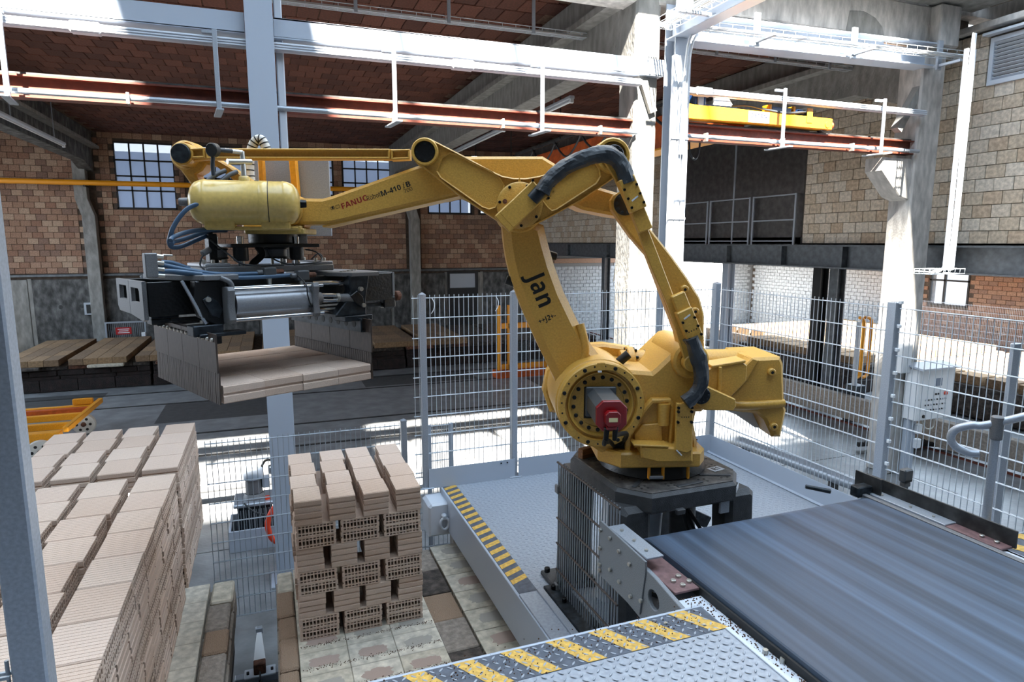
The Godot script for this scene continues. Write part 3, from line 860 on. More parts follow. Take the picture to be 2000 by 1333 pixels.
	for i in 3: part("cable", mb().tube(curve([Vector3(-0.04 + i * 0.035, 0.0, 0.03), Vector3(-0.03 + i * 0.03, 1.0, 0.035), Vector3(-0.04 + i * 0.04, 2.2, 0.03), Vector3(-0.02 + i * 0.03, 3.2, 0.03)]), 0.012, 6), M.white, ld)
	var bk := Node3D.new()
	bk.name = "foot_basket"
	ld.add_child(bk)
	bk.position = Vector3(-0.1, -0.05, -0.05)
	var wb := mb()
	for i in 6: wb.tube([Vector3(-0.35, 0.0 + (i % 2) * 0.07, -0.12 + (i / 2) * 0.12), Vector3(0.35, (i % 2) * 0.07, -0.12 + (i / 2) * 0.12)], 0.006, 5)
	for i in 8: wb.tube([Vector3(-0.35 + i * 0.1, 0.07, -0.12), Vector3(-0.35 + i * 0.1, 0, -0.12), Vector3(-0.35 + i * 0.1, 0, 0.12), Vector3(-0.35 + i * 0.1, 0.07, 0.12)], 0.005, 5)
	stuff(part("wire_basket", wb, M.wire, bk))
	for i in 4: part("cable", mb().tube(curve([Vector3(-0.4, 0.04, -0.06 + i * 0.04), Vector3(-0.1, 0.03, -0.04 + i * 0.03), Vector3(0.08, 0.12, 0), Vector3(0.1, 0.5, 0.02)]), 0.011, 6), M.white, bk)

func build_crane():
	# runway: brown I-beam along z = -7.55, conductor pipes in front, hangers
	for k in 2:
		var x0: float = [-9.4, 5.2][k]; var x1: float = [4.55, 9.6][k]
		var b := mb()
		ibeam(b, Vector3(x0, 5.365, -7.72), Vector3(x1, 5.365, -7.72), 0.21, 0.16, 0.018, 0.012)
		var ru := single("crane_runway", b, M.rail_brown, ["rust brown crane runway beam across the left bays", "rust brown crane runway beam under the yellow carriage"][k], "crane rail")
		part("rail_head", mb().cbox(Vector3((x0 + x1) / 2, 5.485, -7.72), Vector3(x1 - x0, 0.03, 0.05), 0.004), M.old_steel, ru)
		var pp := single("conductor_pipe", mb().cyl(Vector3(x0, 5.30, -7.56), Vector3(x1, 5.30, -7.56), 0.028, 0.028, 12), M.galvanised, ["steel conductor pipe along the left runway beam", "steel conductor pipe along the right runway beam"][k], "pipe")
		var xx := x0 + 0.4
		while xx < x1 - 0.2:
			part("pipe_clip", mb().cbox(Vector3(xx, 5.29, -7.54), Vector3(0.03, 0.11, 0.08), 0.004), M.zinc, pp)
			xx += 1.3
		var yy: float = [5.9, 5.86][k]
		var cb := mb()
		cb.cbox(Vector3((x0 + x1) / 2, yy, -7.52), Vector3(x1 - x0, 0.085, 0.09), 0.012)
		for j in 3: cb.cbox(Vector3((x0 + x1) / 2, yy - 0.025 + j * 0.025, -7.472), Vector3(x1 - x0, 0.012, 0.012), 0.002)
		var bar := single("conductor_rail", cb, M.pale_paint, ["long white conductor rail hung below the left steel beam", "white conductor rail in front of the yellow crane carriage"][k], "conductor rail")
		for xj in ([-5.0, -1.5, 2.2] if k == 0 else [5.5]): part("joint_cover", mb().cbox(Vector3(xj, yy, -7.51), Vector3(0.26, 0.105, 0.115), 0.015), M.pale_paint, bar)
	var n := ["at the left edge", "left of the steel column", "above the robot rod, right of the steel column", "left of the weathered concrete column", "before the yellow crane carriage", "by the broad pale column"]
	var hx := [-2.15, -0.38, 1.4, 3.16, 6.79, 8.65]
	for i in 6:
		var t := thing("rail_hanger", "steel hanger bar with foot plate " + n[i], "hanger", Vector3(hx[i], 5.21, -7.42))
		var top := 0.78
		part("bar", mb().cbox(Vector3(0, top / 2, 0), Vector3(0.045, top, 0.03), 0.004), M.galvanised, t)
		part("foot_plate", mb().cbox(Vector3(-0.01, -0.01, -0.06), Vector3(0.07, 0.02, 0.44), 0.004, Basis(Vector3.UP, 0.12)), M.galvanised, t)
		part("top_arm", mb().cbox(Vector3(-0.05, top - 0.02, -0.06), Vector3(0.14, 0.03, 0.04), 0.004), M.galvanised, t)
	# yellow end carriage on the right runway
	var cr := thing("crane_carriage", "yellow overhead crane end carriage with maker's plate on brown runway", "crane", Vector3(6.5, 5.5, -7.66))
	part("carriage_beam", mb().prism([Vector2(-1.36, 0.02), Vector2(0.0, 0.03), Vector2(1.32, 0.02), Vector2(1.32, 0.175), Vector2(-1.36, 0.215)], -0.1, 0.1, 0.008), M.crane_yellow, cr)
	for x in [-1.2, 1.22]:
		var wh := part("wheel", mb().cyl(Vector3(x, 0.075, -0.05), Vector3(x, 0.075, 0.05), 0.08, 0.08, 20, 0.008), M.old_steel, cr)
		part("hub_cap", mb().cyl(Vector3(x, 0.085, 0.1), Vector3(x, 0.085, 0.112), 0.045, 0.04, 16), M.crane_yellow, wh)
	part("buffer", mb().cyl(Vector3(-1.36, 0.12, 0), Vector3(-1.52, 0.12, 0), 0.055, 0.05, 14), M.cast_alu, cr)
	part("buffer", mb().cyl(Vector3(1.32, 0.1, 0), Vector3(1.40, 0.1, 0), 0.04, 0.05, 14), M.orange_red, cr)
	part("bracket", mb().cbox(Vector3(0.88, 0.19, 0.105), Vector3(0.1, 0.2, 0.012), 0.003), M.crane_yellow, cr)
	var pl := part("name_plate", mb().cbox(Vector3(-0.02, 0.11, 0.104), Vector3(0.36, 0.15, 0.006), 0.002), M.label_cream, cr)
	letters(pl, "DYTAN", 0.075, Transform3D(Basis(), Vector3(-0.02, 0.125, 0.109)), M.ink_blue, "Droid Sans", true, 0.002, 1.12)
	for j in 2: part("small_print", mb().box(Vector3(-0.02, 0.083 - j * 0.018, 0.1075), Vector3(0.3 - j * 0.1, 0.006, 0.001)), M.orange_red, pl)
	var mo := part("drive_motor", mb().cbox(Vector3(-0.98, 0.3, -0.02), Vector3(0.2, 0.26, 0.2), 0.015), M.blue_paint, cr)
	part("cooling_fin", mb().cbox(Vector3(-0.98, 0.28, 0.085), Vector3(0.09, 0.2, 0.02), 0.004), M.pale_paint, mo)
	part("motor_base", mb().cbox(Vector3(-0.7, 0.215, -0.02), Vector3(0.7, 0.04, 0.16), 0.006), M.blue_paint, cr)
	part("gearbox", mb().cbox(Vector3(0.42, 0.235, -0.02), Vector3(0.36, 0.1, 0.14), 0.012), M.blue_paint, cr)
	for x in [0.22, 0.64]: part("strap", mb().cbox(Vector3(x, 0.24, -0.02), Vector3(0.035, 0.14, 0.16), 0.004), M.crane_yellow, cr)
	part("end_cap", mb().cyl(Vector3(0.76, 0.25, -0.02), Vector3(0.86, 0.25, -0.02), 0.04, 0.035, 14), M.blue_paint, cr)
	part("cable", mb().tube(curve([Vector3(-0.45, 0.24, 0.06), Vector3(-0.2, 0.26, 0.08), Vector3(0.1, 0.225, 0.09), Vector3(0.45, 0.2, 0.1), Vector3(0.8, 0.24, 0.1)]), 0.015, 6), M.hose_grey, cr)
	part("end_cheek", mb().prism([Vector2(-0.6, 0.2), Vector2(-0.2, 0.2), Vector2(-0.38, 0.42), Vector2(-0.6, 0.42)], -0.16, -0.13, 0.004), M.duct_white, cr)
	# bridge girder running back from the carriage
	var g := mb()
	g.prism([Vector2(7.8, 5.42), Vector2(24.5, 5.42), Vector2(24.5, 5.95), Vector2(9.4, 5.95), Vector2(7.8, 5.72)], 0, 0.3, 0.01, Transform3D(Basis(Vector3(0, 0, -1), Vector3.UP, Vector3(1, 0, 0)), Vector3(6.15, 0, 0)))
	var gi := single("crane_girder", g, M.crane_orange, "orange crane girder running back from the yellow carriage", "crane")
	part("lower_flange", mb().span(Vector3(6.08, 5.39, -24.5), Vector3(6.52, 5.42, -7.9), 0.004), M.crane_yellow, gi)
	letters(gi, "53", 0.16, Transform3D(Basis(Vector3(0, 0, 1), Vector3.UP, Vector3(-1, 0, 0)), Vector3(6.145, 5.62, -14.3)), M.ink_black, "Droid Sans", true, 0.004)
	# festoon cable on its wire under the ceiling
	var fs := thing("festoon_cable", "looped dark festoon cable hanging along the orange girder", "cable", Vector3(5.95, 6.02, 0))
	part("track", mb().span(Vector3(-0.02, 0, -24), Vector3(0.02, 0.04, -8.2)), M.old_steel, fs)
	for i in 5: part("drop_rod", mb().span(Vector3(-0.01, 0.03, -22.0 + i * 3), Vector3(0.01, 1.5, -21.98 + i * 3)), M.old_steel, fs)
	for i in 9:
		var z := -19.5 + i * 1.25
		part("loop", mb().tube(curve([Vector3(0, 0, z), Vector3(0.01, -0.22, z + 0.25), Vector3(0, -0.36, z + 0.62), Vector3(-0.01, -0.22, z + 1.0), Vector3(0, 0, z + 1.25)]), 0.022, 6), M.hose_grey, fs)
		part("trolley", mb().cbox(Vector3(0, 0.0, z), Vector3(0.08, 0.08, 0.1), 0.008), M.old_steel, fs)
	var lp := thing("cable_loop", "two dark cable loops hanging beneath the right runway beam", "cable", Vector3(5.55, 5.24, -7.85))
	for s in [-0.11, 0.1]: part("loop", mb().tube(curve([Vector3(s - 0.09, 0.05, 0), Vector3(s - 0.07, -0.12, 0), Vector3(s, -0.2, 0.02), Vector3(s + 0.07, -0.12, 0), Vector3(s + 0.09, 0.05, 0)]), 0.014, 8), M.hose_grey, lp)
	var cord := single("pull_cord", mb().tube(curve([Vector3(8.3, 7.5, -14.6), Vector3(8.3, 5.4, -14.6), Vector3(8.3, 3.7, -14.6), Vector3(8.26, 3.2, -14.6), Vector3(8.22, 2.9, -14.6)]), 0.018, 6), M.duct_white, "thin pale cord hanging right of the yellow robot arm", "cord")
	cord.position = Vector3.ZERO

# ---------------------------------------------------------------- the cell: platform, fences, conveyor

func build_floor_things():
	# round duct on feet along the floor, left
	var p := thing("floor_duct", "fat grey pipe on feet along the floor behind the left wire fence", "pipe", Vector3(0, 0.33, -10.1))
	part("duct", mb().cyl(Vector3(-6, 0, 0), Vector3(1.2, 0, 0), 0.085, 0.085, 18), M.cast_alu, p)
	for x in [-5.0, -3.0, -1.6, -0.4, 0.9]: part("foot", mb().cbox(Vector3(x, -0.2, 0), Vector3(0.06, 0.26, 0.14), 0.006), M.old_steel, p)
	# hydraulic pump set
	var u := thing("pump_unit", "small hydraulic pump with round grey motor on finned tank, behind fence", "pump", Vector3(-0.33, 0, -8.75))
	part("drip_tray", mb().ring([Vector2(-0.32, -0.3), Vector2(0.32, -0.3), Vector2(0.32, 0.3), Vector2(-0.32, 0.3)], [Vector2(-0.29, -0.27), Vector2(0.29, -0.27), Vector2(0.29, 0.27), Vector2(-0.29, 0.27)], 0.0, 0.28, 0.004, Transform3D(Basis(Vector3.RIGHT, -PI / 2), Vector3.ZERO)), M.grey_paint, u)
	part("tray_floor", mb().span(Vector3(-0.3, 0.0, -0.28), Vector3(0.3, 0.02, 0.28)), M.frame_dark, u)
	part("oil_tank", mb().cbox(Vector3(0, 0.3, 0), Vector3(0.42, 0.5, 0.36), 0.015), M.dark_steel, u)
	for i in 14: part("cooling_rib", mb().cbox(Vector3(-0.2 + i * 0.031, 0.32, 0.185), Vector3(0.008, 0.36, 0.016), 0.002), M.galvanised, u)
	part("tank_lid", mb().cbox(Vector3(0, 0.57, 0), Vector3(0.5, 0.05, 0.44), 0.02), M.galvanised, u)
	part("motor_flange", mb().cyl(Vector3(0.0, 0.59, 0), Vector3(0.0, 0.66, 0), 0.14, 0.12, 24, 0.008), M.cast_alu, u)
	part("motor", mb().cyl(Vector3(0.0, 0.66, 0), Vector3(0.0, 0.86, 0), 0.105, 0.105, 24, 0.01), M.cast_alu, u)
	part("fan_cowl", mb().lathe([Vector2(0.0, 0.0), Vector2(0.125, 0.0), Vector2(0.125, 0.12), Vector2(0.1, 0.15), Vector2(0, 0.155)], Transform3D(Basis(Vector3.RIGHT, -PI / 2), Vector3(0, 0.86, 0)), 28), M.grey_paint, u)
	part("terminal_box", mb().cbox(Vector3(0.15, 0.8, 0.02), Vector3(0.09, 0.14, 0.12), 0.01), M.grey_paint, u)
	part("valve_block", mb().cbox(Vector3(0.24, 0.94, -0.02), Vector3(0.1, 0.1, 0.1), 0.012), M.chrome, u)
	part("hose", mb().tube(curve([Vector3(0.1, 0.98, 0), Vector3(0.16, 1.08, 0.02), Vector3(0.26, 1.06, 0.02), Vector3(0.28, 0.95, 0)]), 0.016, 8), M.black_rubber, u)
	part("hose", mb().tube(curve([Vector3(-0.12, 0.6, 0.2), Vector3(0.0, 0.5, 0.28), Vector3(0.2, 0.42, 0.3), Vector3(0.34, 0.3, 0.25)]), 0.012, 8), M.hose_grey, u)
	part("filler_cap", mb().cyl(Vector3(0.16, 0.59, 0.12), Vector3(0.16, 0.63, 0.12), 0.04, 0.035, 14, 0.006), M.orange_red, u)
	var hs := single("corrugated_hose", mb().tube(curve([Vector3(0.02, 0.62, -8.35), Vector3(-0.1, 0.58, -8.3), Vector3(-0.18, 0.4, -8.28), Vector3(-0.14, 0.2, -8.28), Vector3(-0.02, 0.1, -8.3), Vector3(0.1, 0.06, -8.35)], 8), 0.035, 10), M.orange_red, "orange corrugated hose bowed beside the steel column foot", "hose")
	hs.position = Vector3.ZERO
	# switch with wedge in the gap between the kiln cars
	var s := thing("floor_switch", "small white tapered sensor bracket with orange block between kiln cars", "sensor", Vector3(-0.26, 0.0, -5.72))
	part("cross_channel", mb().cbox(Vector3(0, 0.06, 0.0), Vector3(0.42, 0.08, 0.08), 0.006), M.galvanised, s)
	part("base_plate", mb().cbox(Vector3(0.0, 0.115, 0.02), Vector3(0.26, 0.02, 0.13), 0.006), M.pale_paint, s)
	part("taper_arm", mb().prism([Vector2(-0.05, 0), Vector2(0.05, 0), Vector2(0.02, 0.3), Vector2(-0.02, 0.3)], 0, 0.02, 0.003, Transform3D(Basis(Vector3.RIGHT, -1.2), Vector3(0, 0.2, -0.02))), M.white, s)
	part("block", mb().cbox(Vector3(0, 0.175, 0.03), Vector3(0.1, 0.1, 0.08), 0.006), M.burnt_base, s)
	part("clamp", mb().cbox(Vector3(0, 0.33, -0.3), Vector3(0.06, 0.06, 0.05), 0.006), M.galvanised, s)
	for x in [-0.1, 0.1]: part("bolt", mb().cyl(Vector3(x, 0.125, 0.03), Vector3(x, 0.145, 0.03), 0.013, 0.013, 6), M.bolt_dark, s)
	part("cable", mb().tube(curve([Vector3(0.0, 0.16, 0.06), Vector3(0.0, 0.12, 0.12), Vector3(-0.03, 0.03, 0.19), Vector3(0.0, 0.015, 0.25), Vector3(0.04, 0.03, 0.2), Vector3(0.01, 0.1, 0.12)]), 0.007, 6), M.black_rubber, s)
	# fat pipe on the floor to the right of the cell
	var r := thing("floor_duct", "fat grey pipe along the floor beyond the right wire fence", "pipe", Vector3(0, 0.33, 0))
	part("duct", mb().cyl(Vector3(7.62, 0, -11.5), Vector3(8.2, 0, -4.6), 0.1, 0.1, 20), M.galvanised, r)
	part("sleeve", mb().cyl(Vector3(8.08, 0, -5.5), Vector3(8.13, 0, -5.1), 0.12, 0.12, 20, 0.01), M.pale_paint, r)
	for z in [-10.9, -9.0, -7.2, -5.9]:
		var x: float = 7.62 + (z + 11.5) * 0.084
		part("foot", mb().cbox(Vector3(x, -0.2, z), Vector3(0.16, 0.26, 0.06), 0.006), M.old_steel, r)
	# transfer frame, yellow, far left
	var c := thing("transfer_cart", "low orange yellow transfer cart frame with spoked wheel at far left", "cart", Vector3(-4.3, 0, -14.3))
	for z in [-1.05, -0.85, -0.35, 0.35]: part("cross_beam", mb().cbox(Vector3(-0.15, 0.5, z), Vector3(1.75, 0.12, 0.12), 0.01), M.crane_orange if z == -0.85 else M.crane_yellow, c)
	part("side_beam", mb().cbox(Vector3(0.78, 0.58, -0.15), Vector3(0.09, 0.1, 2.3), 0.01, Basis(Vector3.UP, -0.03)), M.crane_yellow, c)
	part("side_beam", mb().cbox(Vector3(-1.0, 0.5, -0.1), Vector3(0.1, 0.14, 2.2), 0.01), M.crane_yellow, c)
	for x in [-0.9, 0.55]: part("stop_block", mb().cbox(Vector3(x, 0.63, -1.08), Vector3(0.36, 0.12, 0.1), 0.01), M.crane_yellow, c)
	part("axle_box", mb().cbox(Vector3(-0.1, 0.42, 0.9), Vector3(1.5, 0.24, 0.2), 0.012), M.crane_yellow, c)
	for w in [[0.35, 0.86], [-0.75, 0.86], [-0.6, -0.95], [0.6, -0.95]]:
		var wh := part("wheel", mb().lathe([Vector2(0.05, 0), Vector2(0.08, -0.01), Vector2(0.16, 0.01), Vector2(0.21, 0), Vector2(0.22, 0.05), Vector2(0.20, 0.1), Vector2(0.05, 0.1)], Transform3D(Basis(), Vector3(w[0], 0.22, w[1] + 0.12)), 28), M.duct_white, c)
		part("hub", mb().cyl(Vector3(w[0], 0.22, w[1] + 0.1), Vector3(w[0], 0.22, w[1] + 0.24), 0.05, 0.045, 16, 0.006), M.burnt_base, wh)
		for k in 6: part("wheel_hole", mb().cyl(Vector3(w[0] + cos(k * TAU / 6) * 0.12, 0.22 + sin(k * TAU / 6) * 0.12, w[1] + 0.2), Vector3(w[0] + cos(k * TAU / 6) * 0.12, 0.22 + sin(k * TAU / 6) * 0.12, w[1] + 0.222), 0.028, 0.028, 10), M.frame_dark, wh)
	# lift mast, yellow, behind the wire fence
	var f := thing("lift_mast", "tall yellow steel lift frame behind the wire fence, left of robot", "lift frame", Vector3(6.7, 0, -17.5))
	for x in [-0.55, -0.25]: part("mast", mb().cbox(Vector3(x, 1.15, 0), Vector3(0.09, 1.9, 0.12), 0.01), M.crane_yellow, f)
	part("mast", mb().cbox(Vector3(-0.14, 1.4, 0.1), Vector3(0.05, 2.3, 0.06), 0.008), M.crane_yellow, f)
	part("mast", mb().cbox(Vector3(0.95, 0.75, 0), Vector3(0.08, 1.3, 0.1), 0.01), M.crane_yellow, f)
	for y in [0.3, 1.5]: part("crosspiece", mb().cbox(Vector3(0.25, y, 0.02), Vector3(1.5, 0.16, 0.08), 0.01), M.crane_yellow, f)
	part("base", mb().cbox(Vector3(0.1, 0.1, 0), Vector3(1.6, 0.2, 0.5), 0.01), M.crane_orange, f)
	part("drive_box", mb().cbox(Vector3(0.1, 0.75, -0.05), Vector3(0.5, 0.6, 0.3), 0.02), M.dark_steel, f)
	# control cabinet on the right concrete column
	var k := thing("control_cabinet", "white operator cabinet with small screen and button rows at concrete column", "control box", Vector3(10.2, 1.42, -7.45))
	part("housing", mb().cbox(Vector3.ZERO, Vector3(0.82, 0.86, 0.26), 0.012), M.white, k)
	part("rain_hood", mb().box(Vector3(0, 0.46, 0.03), Vector3(0.9, 0.03, 0.36), Basis(Vector3.RIGHT, 0.12)), M.grey_paint, k)
	part("side_duct", mb().cbox(Vector3(-0.5, 0.6, -0.1), Vector3(0.2, 0.5, 0.12), 0.008), M.white, k)
	part("screen", mb().cbox(Vector3(0.05, 0.2, 0.132), Vector3(0.14, 0.13, 0.01), 0.004), M.hose_blue, k)
	part("emergency_stop", mb().cyl(Vector3(0.22, 0.0, 0.13), Vector3(0.22, 0.0, 0.16), 0.035, 0.03, 14, 0.006), M.orange_red, k)
	for row in 3:
		for col in 8:
			part("button", mb().cyl(Vector3(-0.22 + col * 0.065, -0.09 - row * 0.085, 0.13), Vector3(-0.22 + col * 0.065, -0.09 - row * 0.085, 0.142), 0.014, 0.013, 8), M.frame_dark if (row + col) % 3 else M.galvanised, k)
	for i in 2: part("button", mb().cyl(Vector3(0.0 + i * 0.06, 0.0, 0.13), Vector3(i * 0.06, 0.0, 0.145), 0.018, 0.016, 8), M.frame_dark, k)
	part("key_switch", mb().cyl(Vector3(-0.24, -0.36, 0.13), Vector3(-0.24, -0.36, 0.15), 0.03, 0.028, 10), M.bolt_dark, k)
	part("support_post", mb().cbox(Vector3(-0.3, -0.93, -0.05), Vector3(0.16, 0.98, 0.12), 0.008), M.grey_paint, k)
	for y in [-0.6, -0.85]: part("socket", mb().cbox(Vector3(-0.2, y, 0.03), Vector3(0.12, 0.16, 0.08), 0.01), M.white, k)
	part("cable", mb().tube(curve([Vector3(-0.1, -0.43, 0), Vector3(-0.05, -0.6, 0.05), Vector3(0.12, -0.6, 0.05), Vector3(0.2, -0.43, 0)]), 0.012, 6), M.duct_white, k)
	var hb := thing("cable_bundle", "thick black corrugated cable bundle on the floor beyond the fence", "cable", Vector3(11.2, 0.1, -8.4))
	for i in 4: part("cable", mb().tube(curve([Vector3(-0.9, 0.0 + i * 0.03, -0.4 + i * 0.08), Vector3(0, 0.05, -0.2 + i * 0.08), Vector3(0.7, 0.0, 0.1 + i * 0.07), Vector3(0.9, 0.0, 0.7 + i * 0.05)]), 0.05, 8), M.black_rubber, hb)

# lozenge tread pattern over a rectangle at height y
func treads(parent: Node3D, x0: float, x1: float, z0: float, z1: float, y: float, step: float, size: float, m: Material, out := Rect2()):
	var o := mb()
	var p := PackedVector2Array([Vector2(-0.5, 0), Vector2(-0.2, -0.14), Vector2(0.2, -0.14), Vector2(0.5, 0), Vector2(0.2, 0.14), Vector2(-0.2, 0.14)])
	o.prism(Array(p).map(func(q): return q * size), 0, 0.0022, 0.0012, Transform3D(Basis(Vector3.RIGHT, -PI / 2), Vector3.ZERO))
	var places := []
	var i := 0
	var x := x0
	while x < x1:
		var z := z0
		var j := 0
		while z < z1:
			if not out.has_point(Vector2(x, z)):
				places.append(Transform3D(Basis(Vector3.UP, 0.785 if (i + j) % 2 else -0.785), Vector3(x, y, z)))
			z += step; j += 1
		x += step; i += 1
	many(parent, "tread_pattern", o.mesh(m), places)

func stripes(parent: Node3D, along: Vector3, across: Vector3, from: Vector3, pitch: float, width: float, slant: float, count: int):
	for i in count:
		var a := from + along * (pitch * i)
		var o := mb()
		var u := along * width; var w := across + along * slant
		var t := Vector3(0, 0.0016, 0)
		o.quad(a + t, a + u + t, a + u + w + t, a + w + t, Vector3.UP)
		o.quad(a, a + u, a + u + t, a + t, -across)
		o.quad(a + w, a + u + w, a + u + w + t, a + w + t, across)
		part("yellow_stripe", o, M.stripe_yellow, parent)

func build_platform():
	var p := thing("robot_platform", "grey steel tread plate platform carrying the robot, striped left edge", "platform", Vector3.ZERO)
	for s in [[-6.26, -4.02], [-4.015, -1.6]]:
		for q in [[1.56, 3.2], [3.205, 4.9]]:
			part("deck_plate", mb().cbox(Vector3((q[0] + q[1]) / 2, 1.385, (s[0] + s[1]) / 2), Vector3(q[1] - q[0], 0.03, s[1] - s[0]), 0.003), M.tread_plate, p)
	treads(p, 1.72, 4.84, -6.2, -1.7, 1.40, 0.042, 0.034, M.tread_plate, Rect2(0, -4.05, 1.95, 5))
	part("edge_strip", mb().cbox(Vector3(1.633, 1.4005, -5.13), Vector3(0.142, 0.003, 2.2), 0.001), M.stripe_grey, p)
	stripes(p, Vector3(0, 0, 1), Vector3(0.14, 0, 0), Vector3(1.563, 1.402, -6.17), 0.122, 0.06, -0.065, 17)
	part("edge_beam", mb().cbox(Vector3(1.552, 1.22, -4.4), Vector3(0.02, 0.36, 3.75), 0.004), M.grey_paint, p)
	part("lower_step", mb().cbox(Vector3(1.62, 1.405, -3.2), Vector3(0.14, 0.02, 1.6), 0.003), M.tread_plate, p)
	part("lower_step", mb().cbox(Vector3(1.71, 1.415, -3.2), Vector3(0.05, 0.03, 1.6), 0.003), M.galvanised, p)
	var eb := part("end_box", mb().prism([Vector2(-0.14, -0.17), Vector2(0.13, -0.17), Vector2(0.13, 0.15), Vector2(0.10, 0.17), Vector2(-0.11, 0.17), Vector2(-0.14, 0.14)], -0.15, 0.15, 0.02, Transform3D(Basis(), Vector3(1.49, 1.17, -6.1))), M.pale_paint, p)
	var ring := []
	for i in 17: ring.append(Vector3(sin(i * TAU / 16) * 0.042, cos(i * TAU / 16) * 0.06 - 0.02, 0.0) + Vector3(1.5, 1.16, -5.915))
	part("lifting_ring", mb().tube(ring, 0.014, 10, false), M.pale_paint, eb)
	part("ring_lug", mb().cbox(Vector3(1.5, 1.205, -5.93), Vector3(0.05, 0.06, 0.06), 0.012), M.pale_paint, eb)
	for q in [[1.66, -6.0], [4.6, -6.0], [1.7, -3.0], [4.6, -3.0]]:
		part("leg", mb().cbox(Vector3(q[0], 0.5, q[1]), Vector3(0.14, 1.0, 0.14), 0.008), M.pale_concrete, p)
	for s in [[1.42, 2.36], [2.4, 4.9]]:
		part("toe_plate", mb().cbox(Vector3((s[0] + s[1]) / 2, 1.505, -6.22), Vector3(s[1] - s[0], 0.21, 0.006), 0.001), M.grey_paint, p)
	part("toe_plate", mb().cbox(Vector3(4.86, 1.505, -4.1), Vector3(0.006, 0.21, 4.2), 0.001), M.grey_paint, p)
	part("toe_foot", mb().cbox(Vector3(4.835, 1.408, -4.1), Vector3(0.05, 0.006, 4.2), 0.001), M.grey_paint, p)
	for x in [2.2, 2.27]: part("bolt", mb().cyl(Vector3(x, 1.58, -6.216), Vector3(x, 1.58, -6.205), 0.008, 0.008, 6), M.bolt_dark, p)

func fence_panel(label: String, a: Vector3, b: Vector3, h: float, m: Material, spikes := true):
	# welded mesh: upright wires every 50 mm between pairs of level wires every 200 mm
	var t := thing("wire_fence", label, "fence", a)
	var d := b - a
	var L := d.length()
	var u := d / L
	var s := u.cross(Vector3.UP)
	var o := mb()
	var k := int(L / 0.05)
	for i in k + 1:
		var x := u * (L - k * 0.05) / 2 + u * (i * 0.05)
		o.tube([x, x + Vector3.UP * (h + (0.03 if spikes else 0.0))], 0.0037, 5)
	stuff(part("upright_wires", o, m, t))
	var n := int(h / 0.2)
	for j in n + 1:
		var y := h - j * 0.2
		var w := mb()
		for e in [-0.008, 0.008]: w.tube([Vector3.UP * y + s * e, d + Vector3.UP * y + s * e], 0.0045, 5)
		part("level_wire", w, m, t)
	return t

func fence_post(label: String, at: Vector3, h: float, sx: float, sz: float, m: Material, clips := Vector3.ZERO, cap := true):
	var t := thing("fence_post", label, "post", at)
	part("tube", mb().cbox(Vector3(0, h / 2, 0), Vector3(sx, h, sz), 0.005), m, t)
	if cap: part("cap", mb().lathe([Vector2(0, 0.022), Vector2(0, 0.022), Vector2(sx * 0.5, 0.008), Vector2(sx * 0.72, 0.0), Vector2(sx * 0.72, -0.01)], Transform3D(Basis(Vector3.RIGHT, -PI / 2), Vector3(0, h, 0)), 4, TAU, PI / 4), m, t)
	part("foot_plate", mb().cbox(Vector3(0, 0.006, 0), Vector3(sx * 2.4, 0.012, sz * 2.2), 0.003), m, t)
	for x in [-1, 1]: part("bolt", mb().cyl(Vector3(x * sx * 0.9, 0.012, sz * 0.5), Vector3(x * sx * 0.9, 0.026, sz * 0.5), 0.009, 0.009, 6), M.zinc, t)
	if clips != Vector3.ZERO:
		var y := 0.2
		while y < h:
			part("clip", mb().cbox(Vector3(0, y, 0) + clips, Vector3(0.03, 0.03, 0.03), 0.004), M.white, t)
			y += 0.2
	return t

